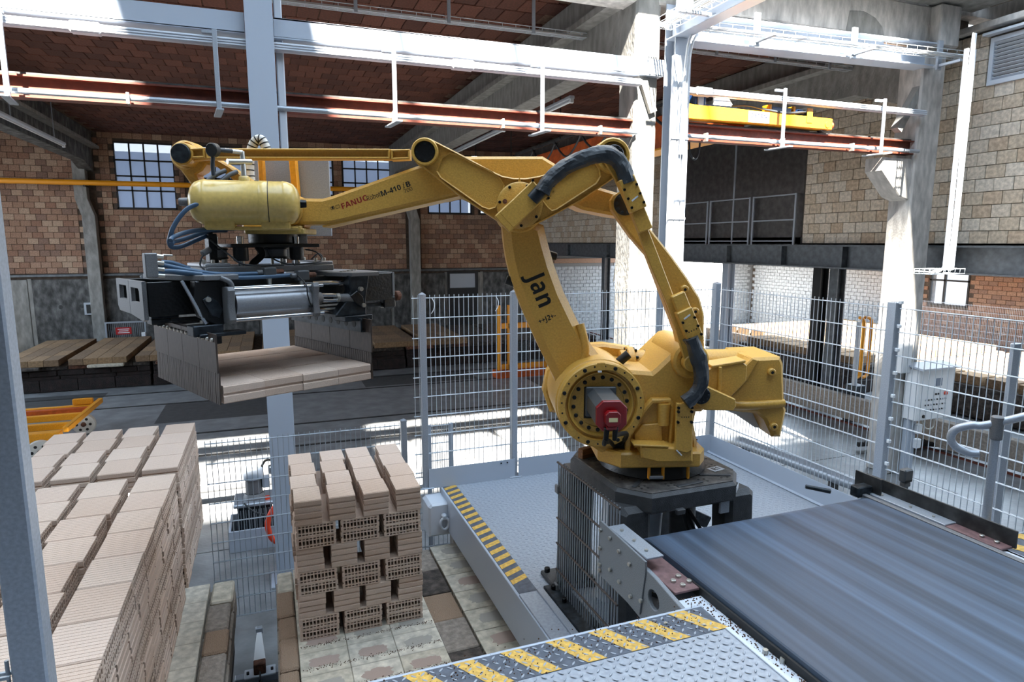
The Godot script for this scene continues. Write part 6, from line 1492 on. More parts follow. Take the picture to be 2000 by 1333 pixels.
func build_gripper():
	# origin at the middle of the held layer's underside; x across the clamp, z towards the viewer
	var at := Vector3(-0.059, 3.033, -4.408)
	var turn := deg_to_rad(24.1)
	var g := thing("brick_gripper", "grey clamp gripper with black beam, air cylinders and tine plates under the wrist", "gripper", at, turn)
	var K: Material = M.black_iron
	var A: Material = M.cast_alu
	# carriage beam with cast end plates
	var be := part("carriage_beam", mb().span(Vector3(-0.71, 0.47, 0.225), Vector3(0.83, 0.655, 0.245), 0.003).span(Vector3(-0.71, 0.47, -0.245), Vector3(0.83, 0.655, -0.225), 0.003).span(Vector3(-0.71, 0.47, -0.22), Vector3(0.83, 0.485, 0.22)), K, g)
	var ep := mb()
	var tx := Transform3D(Basis(Vector3(0, 0, 1), Vector3.UP, Vector3(-1, 0, 0)), Vector3(-0.715, 0, 0))
	ep.ring([Vector2(-0.25, 0.66), Vector2(-0.25, 0.505), Vector2(-0.22, 0.475), Vector2(0.0, 0.47), Vector2(0.0, 0.66)], [Vector2(-0.19, 0.625), Vector2(-0.19, 0.55), Vector2(-0.05, 0.55), Vector2(-0.05, 0.625)], 0, 0.022, 0.003, tx)
	ep.ring([Vector2(0.0, 0.66), Vector2(0.0, 0.47), Vector2(0.22, 0.445), Vector2(0.25, 0.455), Vector2(0.25, 0.66)], [Vector2(0.04, 0.62), Vector2(0.04, 0.545), Vector2(0.185, 0.545), Vector2(0.185, 0.605), Vector2(0.17, 0.62)], 0, 0.022, 0.003, tx)
	part("end_plate", ep, A, g)
	part("end_plate", mb().prism([Vector2(-0.25, 0.66), Vector2(-0.25, 0.50), Vector2(-0.2, 0.45), Vector2(0.2, 0.45), Vector2(0.25, 0.50), Vector2(0.25, 0.66)], 0, 0.02, 0.003, Transform3D(tx.basis, Vector3(0.85, 0, 0))), A, g)
	part("inner_cable", mb().tube(curve([Vector3(-0.69, 0.5, 0.1), Vector3(-0.68, 0.56, 0.12), Vector3(-0.66, 0.58, 0.16)]), 0.008, 6), M.white, g)
	part("guide_roller", mb().cyl(Vector3(0.88, 0.49, 0.2), Vector3(0.92, 0.49, 0.2), 0.035, 0.035, 20, 0.005), M.burnt_base, g)
	part("roller_fork", mb().cbox(Vector3(0.82, 0.45, 0.2), Vector3(0.1, 0.08, 0.06), 0.008), K, g)
	part("guide_rail", mb().span(Vector3(-0.69, 0.425, 0.17), Vector3(0.8, 0.45, 0.2), 0.003), M.dark_steel, g)
	part("toothed_rack", mb().span(Vector3(-0.6, 0.435, 0.2), Vector3(-0.1, 0.45, 0.235), 0.003), M.dark_steel, g)
	# cover plates with chamfered corners
	var flat := Basis(Vector3.RIGHT, -PI / 2)
	part("cover_plate", mb().prism([Vector2(-0.66, 0.0), Vector2(-0.60, 0.1), Vector2(-0.34, 0.1), Vector2(-0.28, -0.28), Vector2(-0.30, -0.43), Vector2(-0.48, -0.43), Vector2(-0.56, -0.3), Vector2(-0.66, -0.12)], 0.662, 0.69, 0.003, Transform3D(flat, Vector3.ZERO)), A, g)
	part("cover_plate", mb().prism([Vector2(0.30, 0.25), Vector2(0.62, 0.25), Vector2(0.68, 0.1), Vector2(0.68, -0.30), Vector2(0.62, -0.41), Vector2(0.42, -0.41), Vector2(0.33, -0.28)], 0.65, 0.675, 0.003, Transform3D(flat, Vector3.ZERO)), A, g)
	for i in 6: part("screw", mb().cyl(Vector3(-0.54 + i * 0.045, 0.69, 0.05 + i * 0.03), Vector3(-0.54 + i * 0.045, 0.697, 0.05 + i * 0.03), 0.012, 0.012, 10), M.dark_steel, g)
	for i in 5: part("screw", mb().cyl(Vector3(0.42 + i * 0.05, 0.675, 0.28 - i * 0.04), Vector3(0.42 + i * 0.05, 0.682, 0.28 - i * 0.04), 0.011, 0.011, 10), M.zinc, g)
	# centre plate, guide posts, springs and the black plate under the wrist
	part("centre_plate", mb().cbox(Vector3(0.01, 0.705, 0.0), Vector3(0.8, 0.04, 0.42), 0.006), A, g)
	for s in [-1, 1]: part("end_bar", mb().cbox(Vector3(s * 0.33 + 0.01, 0.735, 0.05), Vector3(0.14, 0.02, 0.3), 0.004), M.aluminium, g)
	for q in [[-0.38, 0.15], [-0.33, 0.15], [-0.27, 0.15], [0.33, 0.12], [0.39, 0.12], [-0.3, -0.1], [0.36, -0.1]]: part("screw", mb().cyl(Vector3(q[0], 0.745, q[1]), Vector3(q[0], 0.765, q[1]), 0.011, 0.011, 10, 0.002), M.zinc, g)
	part("head_plate", mb().cbox(Vector3(0.04, 0.845, 0.0), Vector3(0.56, 0.022, 0.4), 0.004), K, g)
	for q in [[-0.17, 0.16], [0.19, 0.14], [-0.2, -0.15], [0.24, -0.15]]:
		part("guide_post", mb().cyl(Vector3(q[0], 0.72, q[1]), Vector3(q[0], 0.9, q[1]), 0.019, 0.019, 16), M.chrome, g)
		part("guide_bush", mb().cyl(Vector3(q[0], 0.755, q[1]), Vector3(q[0], 0.838, q[1]), 0.043, 0.043, 24, 0.004), M.black_iron, g)
		part("post_nut", mb().cyl(Vector3(q[0], 0.856, q[1]), Vector3(q[0], 0.885, q[1]), 0.017, 0.014, 8), M.chrome, g)
	for q in [[-0.26, 0.05], [0.10, 0.02]]:
		var sp := part("air_spring", mb().cyl(Vector3(q[0], 0.765, q[1]), Vector3(q[0], 0.832, q[1]), 0.075 if q[0] > 0 else 0.05, -1.0, 28, 0.006), A, g)
		for y in [0.772, 0.825]: part("clamp_ring", mb().cyl(Vector3(q[0], y - 0.004, q[1]), Vector3(q[0], y + 0.004, q[1]), 0.084 if q[0] > 0 else 0.056, -1.0, 28), M.ink_black, sp)
		for x in [-0.03, 0.03]: part("rod", mb().cyl(Vector3(q[0] + x, 0.72, q[1] + 0.03), Vector3(q[0] + x, 0.77, q[1] + 0.03), 0.009, 0.009, 10), M.zinc, sp)
	part("side_bracket", mb().cbox(Vector3(-0.30, 0.83, 0.06), Vector3(0.05, 0.17, 0.07), 0.005), K, g)
	part("side_bracket", mb().cbox(Vector3(0.27, 0.89, 0.05), Vector3(0.06, 0.09, 0.06), 0.004), A, g)
	part("elbow_fitting", mb().cyl(Vector3(-0.33, 0.825, 0.12), Vector3(-0.38, 0.80, 0.13), 0.018, 0.018, 10, 0.003), A, g)
	part("cable_hank", mb().tube(curve([Vector3(-0.02, 0.84, 0.05), Vector3(0.0, 0.79, 0.06), Vector3(-0.05, 0.74, 0.05), Vector3(-0.06, 0.725, 0.05)]), 0.022, 10), M.black_rubber, g)
	for c in [[[-0.32, 0.88, 0.1], [-0.25, 0.79, 0.2], [-0.18, 0.735, 0.24], [0.05, 0.728, 0.25]], [[0.27, 0.82, 0.1], [0.33, 0.80, 0.14], [0.32, 0.745, 0.2], [0.12, 0.728, 0.24]], [[0.0, 0.84, 0.12], [0.03, 0.77, 0.14], [0.09, 0.735, 0.18], [0.16, 0.73, 0.2]], [[-0.37, 0.80, 0.13], [-0.39, 0.77, 0.14], [-0.40, 0.73, 0.15], [-0.38, 0.7, 0.2]], [[0.36, 0.75, 0.0], [0.4, 0.79, 0.02], [0.43, 0.77, 0.02], [0.42, 0.73, 0.0]]]:
		part("thin_cable", mb().tube(curve(c.map(func(q): return Vector3(q[0], q[1], q[2]))), 0.005, 6), M.hose_grey, g)
	# front and rear air cylinders with tie rods
	for s in [1, -1]:
		var z: float = 0.385 * s
		var cy := part("air_cylinder", mb().cyl(Vector3(-0.33, 0.525, z), Vector3(0.125, 0.525, z), 0.08, 0.08, 36), M.aluminium, g)
		for q in [[0.088, 0.07], [0.088, -0.07], [-0.088, 0.07], [-0.088, -0.07]]:
			part("tie_rod", mb().cyl(Vector3(-0.37, 0.525 + q[0] * 0.95, z + q[1]), Vector3(0.19, 0.525 + q[0] * 0.95, z + q[1]), 0.011, 0.011, 12), M.chrome, cy)
		for x in [-0.365, 0.135]:
			part("cylinder_head", mb().prism([Vector2(-0.09, -0.10), Vector2(0.09, -0.10), Vector2(0.10, -0.08), Vector2(0.085, 0.0), Vector2(0.10, 0.08), Vector2(0.09, 0.10), Vector2(-0.09, 0.10), Vector2(-0.10, 0.08), Vector2(-0.085, 0.0), Vector2(-0.10, -0.08)], -0.02, 0.02, 0.004, Transform3D(Basis(Vector3(0, 0, -1), Vector3.UP, Vector3(1, 0, 0)), Vector3(x, 0.525, z))), A, cy)
		part("gland", mb().cyl(Vector3(0.155, 0.525, z), Vector3(0.215, 0.525, z), 0.04, 0.036, 20, 0.004), M.cast_alu, cy)
		for x in [-0.012, 0.016]: part("piston_rod", mb().cyl(Vector3(0.2, 0.525 + x * 1.2, z), Vector3(0.36, 0.515 + x * 1.2, z), 0.013, 0.013, 14), M.chrome, cy)
		part("lock_nut", mb().cyl(Vector3(0.315, 0.522, z), Vector3(0.335, 0.522, z), 0.03, 0.03, 6), M.zinc, cy)
		part("rod_eye", mb().cyl(Vector3(0.335, 0.52, z), Vector3(0.44, 0.51, z), 0.026, 0.03, 16), M.cast_alu, cy)
		for y in [0.445, 0.612]: part("guide_bar", mb().cyl(Vector3(0.19, y, z - 0.06), Vector3(0.42, y - 0.004, z - 0.06), 0.016, 0.016, 14), M.chrome, cy)
	part("sensor_wire", mb().tube(curve([Vector3(0.06, 0.67, 0.40), Vector3(0.075, 0.62, 0.47), Vector3(0.08, 0.56, 0.475), Vector3(0.10, 0.50, 0.468), Vector3(0.12, 0.49, 0.465)]), 0.004, 6), M.black_rubber, g)
	part("reed_switch", mb().cbox(Vector3(0.11, 0.487, 0.462), Vector3(0.035, 0.012, 0.012), 0.002), M.ink_black, g)
	# dark clamp brackets; left fixed, right driven
	for s in [1, -1]:
		var z: float = 0.36 * s
		var lb := part("clamp_bracket", mb().prism([Vector2(-0.52, 0.66), Vector2(-0.36, 0.66), Vector2(-0.36, 0.44), Vector2(-0.40, 0.40), Vector2(-0.50, 0.46), Vector2(-0.53, 0.56)], z - 0.04, z + 0.04, 0.006), K, g)
		part("pivot_disc", mb().prism([Vector2(-0.49, 0.56), Vector2(-0.46, 0.58), Vector2(-0.41, 0.545), Vector2(-0.39, 0.50), Vector2(-0.41, 0.455), Vector2(-0.45, 0.47)], z + 0.04, z + 0.052, 0.003), M.dark_steel, lb)
		part("pivot_bolt", mb().cyl(Vector3(-0.465, 0.56, z + 0.05), Vector3(-0.465, 0.56, z + 0.065), 0.014, 0.014, 12), M.zinc, lb)
		part("strap", mb().box(Vector3(-0.53, 0.545, z + 0.03), Vector3(0.012, 0.26, 0.02), Basis(Vector3(0, 0, 1), 0.42)), M.galvanised, lb)
		part("hanger_plate", mb().cbox(Vector3(-0.47, 0.39, z), Vector3(0.16, 0.06, 0.1), 0.005), M.dark_steel, lb)
		part("hanger_bar", mb().cbox(Vector3(-0.40, 0.365, z + 0.02), Vector3(0.25, 0.02, 0.1), 0.004), M.dark_steel, lb)
		var rb := part("clamp_bracket", mb().prism([Vector2(0.30, 0.40), Vector2(0.52, 0.40), Vector2(0.52, 0.50), Vector2(0.55, 0.655), Vector2(0.40, 0.655), Vector2(0.41, 0.56), Vector2(0.38, 0.50), Vector2(0.30, 0.415)], z - 0.035, z + 0.045, 0.006), M.dark_steel, g)
		part("pivot_disc", mb().prism([Vector2(0.40, 0.53), Vector2(0.45, 0.56), Vector2(0.49, 0.52), Vector2(0.50, 0.465), Vector2(0.48, 0.45), Vector2(0.43, 0.49)], z + 0.045, z + 0.058, 0.003), K, rb)
		for q in [[0.49, 0.465], [0.475, 0.57]]: part("pivot_bolt", mb().cyl(Vector3(q[0], q[1], z + 0.045), Vector3(q[0], q[1], z + 0.07), 0.014, 0.014, 12), M.zinc, rb)
		part("foot", mb().cbox(Vector3(0.45, 0.385, z), Vector3(0.2, 0.035, 0.14), 0.004), M.dark_steel, rb)
	# square tube along the right tine plate
	var sq := part("perforated_channel", mb().span(Vector3(0.44, 0.30, -0.50), Vector3(0.452, 0.385, 0.46), 0.002).span(Vector3(0.50, 0.30, -0.5), Vector3(0.508, 0.385, 0.46), 0.002).span(Vector3(0.44, 0.297, -0.5), Vector3(0.508, 0.304, 0.46)), M.dark_steel, g)
	for i in 9: part("round_hole", mb().cyl(Vector3(0.4395, 0.345, -0.42 + i * 0.1), Vector3(0.4385, 0.345, -0.42 + i * 0.1), 0.022, 0.022, 14), M.ink_black, sq)
	var sl := part("square_tube", mb().span(Vector3(-0.455, 0.31, -0.5), Vector3(-0.40, 0.365, 0.4), 0.004), K, g)
	# tine plates: four wide plates above, slender tines below
	for s in [-1, 1]:
		for i in 4:
			var z0 := -0.525 + i * 0.2625
			part("tine_plate", mb().span(Vector3(s * 0.478 - 0.005, 0.17, z0 + 0.001), Vector3(s * 0.478 + 0.005, 0.382, z0 + 0.2615), 0.0015), M.tine_steel, g)
		for i in 40:
			var z0 := -0.525 + i * 0.02625
			var lean := rng.randf_range(-0.0012, 0.0012)
			part("tine", mb().box(Vector3(s * 0.474 + lean * 0.5, 0.083, z0 + 0.013), Vector3(0.008, 0.175, 0.0215), Basis(Vector3(0, 0, 1), s * 0.03 + lean)), M.tine_steel, g)
		for i in 16:
			part("bolt", mb().cyl(Vector3(s * 0.484, 0.35, -0.49 + i * 0.0655), Vector3(s * 0.496, 0.35, -0.49 + i * 0.0655), 0.0115, 0.010, 10, 0.002), M.zinc, g)
	# manifold with blue hoses, valve blocks
	var ma := part("manifold", mb().cbox(Vector3(-0.715, 0.748, 0.35), Vector3(0.06, 0.125, 0.05), 0.004), A, g)
	for i in 4: part("port", mb().cyl(Vector3(-0.69, 0.795 - i * 0.033, 0.362), Vector3(-0.655, 0.79 - i * 0.033, 0.366), 0.013, 0.012, 12, 0.002), M.zinc, ma)
	part("lever", mb().cyl(Vector3(-0.655, 0.80, 0.36), Vector3(-0.61, 0.797, 0.36), 0.006, 0.005, 8), M.zinc, ma)
	for q in [[0.115, 0.667, 0.345], [-0.07, 0.69, 0.30]]:
		var vb := part("valve_block", mb().cbox(Vector3(q[0], q[1], q[2]), Vector3(0.075, 0.06, 0.06), 0.006), M.motor_grey, g)
		part("silencer", mb().cyl(Vector3(q[0] + 0.037, q[1], q[2]), Vector3(q[0] + 0.09, q[1] + 0.002, q[2]), 0.018, 0.016, 14, 0.003), M.burnt_base, vb)
		part("fitting", mb().cyl(Vector3(q[0], q[1] - 0.03, q[2]), Vector3(q[0], q[1] - 0.075, q[2]), 0.016, 0.013, 12, 0.003), M.zinc, vb)
		part("hose_nut", mb().cyl(Vector3(q[0] - 0.037, q[1], q[2]), Vector3(q[0] - 0.07, q[1], q[2]), 0.016, 0.015, 12, 0.003), M.cast_alu, vb)
	part("elbow", mb().tube(curve([Vector3(-0.40, 0.675, 0.43), Vector3(-0.36, 0.655, 0.44), Vector3(-0.345, 0.63, 0.44), Vector3(-0.345, 0.61, 0.43)]), 0.014, 10), A, g)
	for c in [HOSE_F, HOSE_G, HOSE_H, HOSE_I]: part("blue_hose", mb().tube(curve(c), 0.0125, 10), M.hose_blue, g)
	for c in [HOSE_A, HOSE_B, HOSE_C]: part("blue_hose", mb().tube(curve(c), 0.0125, 10), M.hose_blue, g)
	for c in [HOSE_D, HOSE_E]: part("black_hose", mb().tube(curve(c), 0.0135, 10), M.hose_grey, g)
	# air tank beside the wrist
	var ax := Basis(Vector3(0, 0, -1), Vector3.UP, Vector3(1, 0, 0)) * Basis()
	var dir := Vector3(0.62, 0.0, 0.32).normalized()
	var tb := mb().frame_of(dir)
	var mid := Vector3(-0.16, 1.09, 0.25)
	var pr := [Vector2(0, -0.30), Vector2(0.045, -0.298), Vector2(0.085, -0.285), Vector2(0.112, -0.262), Vector2(0.125, -0.23), Vector2(0.129, -0.205), Vector2(0.126, -0.20), Vector2(0.126, 0.20), Vector2(0.129, 0.205), Vector2(0.125, 0.23), Vector2(0.112, 0.262), Vector2(0.085, 0.285), Vector2(0.045, 0.298), Vector2(0, 0.30)]
	var tk := part("air_tank", mb().lathe(pr, Transform3D(tb, mid), 48), M.tank_yellow, g)
	part("tank_strap", mb().lathe([Vector2(0.126, 0.075), Vector2(0.1275, 0.078), Vector2(0.1275, 0.12), Vector2(0.126, 0.123)], Transform3D(tb, mid), 48), M.tank_yellow, tk)
	part("strap_gap", mb().lathe([Vector2(0.126, 0.124), Vector2(0.1272, 0.124), Vector2(0.1272, 0.128), Vector2(0.126, 0.128)], Transform3D(tb, mid), 48), M.ink_black, tk)
	part("end_port", mb().cyl(mid + dir * 0.29, mid + dir * 0.335, 0.026, 0.022, 16, 0.004), M.bolt_dark, tk)
	part("end_port", mb().cyl(mid - dir * 0.29, mid - dir * 0.35, 0.026, 0.022, 16, 0.004), A, tk)
	part("top_socket", mb().cyl(mid + Vector3(0, 0.115, 0), mid + Vector3(0, 0.15, 0), 0.034, 0.03, 16, 0.004), M.tank_yellow, tk)
	for s in [-0.14, 0.16]: part("saddle", mb().cbox(mid + dir * s + Vector3(0, -0.125, 0), Vector3(0.13, 0.05, 0.16), 0.006, tb), M.tank_yellow, tk)
	part("tank_shelf", mb().cbox(Vector3(-0.1, 0.945, 0.18), Vector3(0.5, 0.02, 0.22), 0.004, Basis(Vector3.UP, -0.35)), M.tank_yellow, tk)
	part("strap_bolt", mb().cyl(mid + dir * 0.09 + tb.x * 0.128 + Vector3(0, -0.14, 0), mid + dir * 0.09 + tb.x * 0.128 + Vector3(0, -0.01, 0), 0.009, 0.009, 8), M.tank_yellow, tk)
	part("tee_fitting", mb().cyl(mid + Vector3(0, 0.15, 0), mid + Vector3(0.005, 0.29, -0.02), 0.016, 0.013, 12).cyl(mid + Vector3(-0.09, 0.225, 0), mid + Vector3(0.05, 0.235, -0.01), 0.016, 0.016, 12).cyl(mid + Vector3(0.005, 0.285, -0.02), mid + Vector3(-0.1, 0.285, 0), 0.013, 0.013, 12), M.zinc, tk)
	part("silencer", mb().cyl(mid + Vector3(-0.06, 0.285, -0.005), mid + Vector3(-0.155, 0.283, 0.01), 0.013, 0.012, 12), M.hose_grey, tk)
	var ga := part("gauge", mb().cyl(mid + Vector3(-0.15, 0.28, 0.0), mid + Vector3(-0.185, 0.278, 0.02), 0.038, 0.038, 22, 0.005), M.black_rubber, tk)
	part("black_tube", mb().tube(curve([mid + Vector3(-0.17, 0.25, 0.01), mid + Vector3(-0.172, 0.2, 0.0), mid + Vector3(-0.17, 0.14, 0.0)]), 0.012, 8), M.hose_grey, ga)
	# the layer of bricks in the clamp
	var m := brick_mesh(0.262, 0.097, 0.228, false)
	var names := ["nearest row", "second row from the front", "third row from the front", "rear row"]
	var cols := ["at the left tines", "left of middle", "right of middle", "at the right tines"]
	for i in 4:
		for j in 4:
			var o := single("held_brick", m, M["paver_%d" % ((i + j * 2) % 3)] if i >= 2 else M["clay_%d" % ((i * 3 + j) % 4)], "clay brick clamped in the gripper, %s, %s" % [names[3 - j], cols[i]], "brick", "bricks held in the gripper")
			o.mesh = m
			o.material_override = M["clay_%d" % ((i * 3 + j) % 4)]
			var p := Transform3D(Basis(Vector3.UP, turn), at)
			o.transform = p * Transform3D(Basis(Vector3.UP, PI / 2 + rng.randf_range(-0.006, 0.006)), Vector3(-0.345 + i * 0.23, 0.0, -0.397 + j * 0.2645 + rng.randf_range(-0.004, 0.004)))

# hollow brick lying flat: width w along x, height h, extruded d along z; holes open at both z ends
func brick_mesh(w: float, h: float, d: float, holes := true, ribs := true) -> ArrayMesh:
	var o := mb()
	var W := w / 2; var D := d / 2
	var core := W - (0.009 if ribs else 0.0)
	# long sides with two ribs, so that neighbours leave lens shaped gaps
	var prof := PackedVector2Array()
	var side := [[0.0, 0.004], [0.05, 0.0], [0.40, 0.0], [0.46, 0.009], [0.54, 0.009], [0.60, 0.0], [0.95, 0.0], [1.0, 0.004]]
	for q in side: prof.append(Vector2(W - q[1], q[0] * h))
	for i in side.size(): prof.append(Vector2(-W + side[side.size() - 1 - i][1], side[side.size() - 1 - i][0] * h))
	o.wall(prof, -D, prof, D, Transform3D(), 2.0)
	# combed top: low grooves along the extrusion
	var n := 12
	for i in n:
		var xa := -W + 0.006 + (w - 0.012) * i / n; var xb := -W + 0.006 + (w - 0.012) * (i + 1) / n - 0.003
		var T := h + 0.0022
		o.quad(Vector3(xa, T, -D), Vector3(xb, T, -D), Vector3(xb, T, D), Vector3(xa, T, D), Vector3.UP)
		o.quad(Vector3(xa, h - 0.001, -D), Vector3(xa, T, -D), Vector3(xa, T, D), Vector3(xa, h - 0.001, D), Vector3.LEFT)
		o.quad(Vector3(xb, h - 0.001, -D), Vector3(xb, T, -D), Vector3(xb, T, D), Vector3(xb, h - 0.001, D), Vector3.RIGHT)
		for e in [-D, D]: o.quad(Vector3(xa, h - 0.001, e), Vector3(xb, h - 0.001, e), Vector3(xb, T, e), Vector3(xa, T, e), Vector3(0, 0, e))
	if not holes:
		o.face(prof, -D, Transform3D(), -1); o.face(prof, D, Transform3D(), 1)
		return o.mesh()
	# perforated ends: small slots, tall slots, small slots
	var rows := [[0.10, 0.22], [0.32, 0.68], [0.78, 0.90]]
	var k := 10
	var pitch := (core * 2 - 0.012) / k
	for e in [-1.0, 1.0]:
		var z: float = D * e
		var zi: float = z - e * minf(0.09, d * 0.42)
		var nn := Vector3(0, 0, e)
		# outer rim down both sides
		for s in [-1.0, 1.0]:
			var rim := PackedVector2Array()
			for q in side: rim.append(Vector2(s * (W - q[1]), q[0] * h))
			rim.append(Vector2(s * (core - 0.006), h)); rim.append(Vector2(s * (core - 0.006), 0))
			o.face(rim, z, Transform3D(), e)
		var X := core - 0.006
		var ys := [0.0, rows[0][0], rows[0][1], rows[1][0], rows[1][1], rows[2][0], rows[2][1], 1.0]
		for i in [0, 2, 4, 6]:
			o.quad(Vector3(-X, ys[i] * h, z), Vector3(X, ys[i] * h, z), Vector3(X, ys[i + 1] * h, z), Vector3(-X, ys[i + 1] * h, z), nn)
		for r in 3:
			var ya: float = rows[r][0] * h; var yb: float = rows[r][1] * h
			var hw := pitch * 0.34
			var last := -X
			for c in k:
				var x := -X + (c + 0.5) * (2 * X / k)
				o.quad(Vector3(last, ya, z), Vector3(x - hw, ya, z), Vector3(x - hw, yb, z), Vector3(last, yb, z), nn)
				last = x + hw
				var a := Vector3(x - hw, ya, z); var b := Vector3(x + hw, ya, z); var cc := Vector3(x + hw, yb, z); var dd := Vector3(x - hw, yb, z)
				var off := Vector3(0, 0, zi - z)
				o.quad(a, b, b + off, a + off, Vector3.UP); o.quad(dd, cc, cc + off, dd + off, Vector3.DOWN)
				o.quad(a, dd, dd + off, a + off, Vector3.RIGHT); o.quad(b, cc, cc + off, b + off, Vector3.LEFT)
				o.quad(a + off, b + off, cc + off, dd + off, nn)
			o.quad(Vector3(last, ya, z), Vector3(X, ya, z), Vector3(X, yb, z), Vector3(last, yb, z), nn)
	o.face(PackedVector2Array([Vector2(-W + 0.004, -D), Vector2(W - 0.004, -D), Vector2(W - 0.004, D), Vector2(-W + 0.004, D)]), 0.0, Transform3D(Basis(Vector3.RIGHT, Vector3.BACK, Vector3.DOWN), Vector3.ZERO), 1)
	o.quad(Vector3(-W + 0.004, h - 0.001, -D), Vector3(W - 0.004, h - 0.001, -D), Vector3(W - 0.004, h - 0.001, D), Vector3(-W + 0.004, h - 0.001, D), Vector3.UP)
	return o.mesh()

const ORD := ["first", "second", "third", "fourth", "fifth", "sixth", "seventh", "eighth", "ninth", "tenth", "eleventh", "twelfth"]
const DECK := 0.9

func put_brick(nm: String, m: ArrayMesh, label: String, group: String, at: Vector3, turn: float):
	var o := MeshInstance3D.new()
	o.name = numbered(nm)
	o.mesh = m
	o.material_override = M["clay_%d" % (rng.randi() % 4)]
	o.transform = Transform3D(Basis(Vector3.UP, turn + rng.randf_range(-0.012, 0.012)), at + Vector3(rng.randf_range(-0.004, 0.004), 0, rng.randf_range(-0.004, 0.004)))
	add_child(o)
	tag(o, label, "brick", group)

func build_middle_stack():
	# twelve layers in pairs, the pairs crossed
	var H := 0.0925
	var m := brick_mesh(0.287, H - 0.0023, 0.192)
	var grp := "bricks of the middle stack"
	var xl := 0.08; var zf := -4.775
	for l in 12:
		var crossed := (l / 2) % 2 == 1
		var y := DECK + 0.002 + l * H
		var up: String = ORD[l]
		if not crossed:
			# holes face the viewer: three across, six deep
			for i in 3:
				for j in 6:
					if l != 9 and i == 1 and j > 0: continue   # hidden inside
					put_brick("hollow_brick", m, "hollow clay brick of the middle stack, %s layer up, %s row back, %s" % [up, ORD[j], ["left", "middle", "right"][i]], grp, Vector3(xl + 0.145 + i * 0.325, y, zf - 0.097 - j * 0.1945), PI if (i + j) % 2 else 0.0)
		else:
			for i in 4:
				for j in 4:
					if l < 10 and i in [1, 2] and j > 0: continue
					var shift := 0.012 * (j % 2) * (1 if i % 2 else -1)
					put_brick("hollow_brick", m, "clay brick of the middle stack, %s layer up, %s row back, %s from left" % [up, ORD[j], ORD[i]], grp, Vector3(xl + 0.097 + i * 0.250 + shift, y, zf - 0.146 - j * 0.2925), PI / 2)

func build_left_stack():
	var H := 0.0925
	var m := brick_mesh(0.357, H - 0.0023, 0.268)
	var m2 := brick_mesh(0.357, H - 0.0023, 0.272)
	var groups := ["front", "middle", "rear"]
	var zs := [-2.84, -4.305, -5.94]
	for g in 3:
		var grp := "bricks of the left stack, %s block" % groups[g]
		var zf: float = zs[g]
		for l in 12:
			var top := l >= 10
			var across := (l / 2) % 2 == 1
			var y := DECK + 0.002 + l * H
			if l < 3 and g == 0: continue
			if across:
				for i in 4:
					if not top and i > 0: continue
					for j in 4:
						if i == 3 and g == 0 and top: continue
						var shift := 0.022 if (j % 2 == 1 and i != 0) else 0.0
						put_brick("grooved_brick", m, "combed brick, left stack %s block, %s layer up, %s from right, %s row back" % [groups[g], ORD[l], ORD[i], ORD[j]], grp, Vector3(-0.945 - i * 0.3255 - shift, y, zf - 0.18 - j * 0.3675), PI / 2)
			else:
				for i in 3:
					if i > 0 and l != 9: continue
					for j in 5:
						put_brick("grooved_brick", m2, "crossed brick, left stack %s block, %s layer up, %s from right, %s row back" % [groups[g], ORD[l], ORD[i], ORD[j]], grp, Vector3(-0.985 - i * 0.44, y, zf - 0.14 - j * 0.294), 0.0)

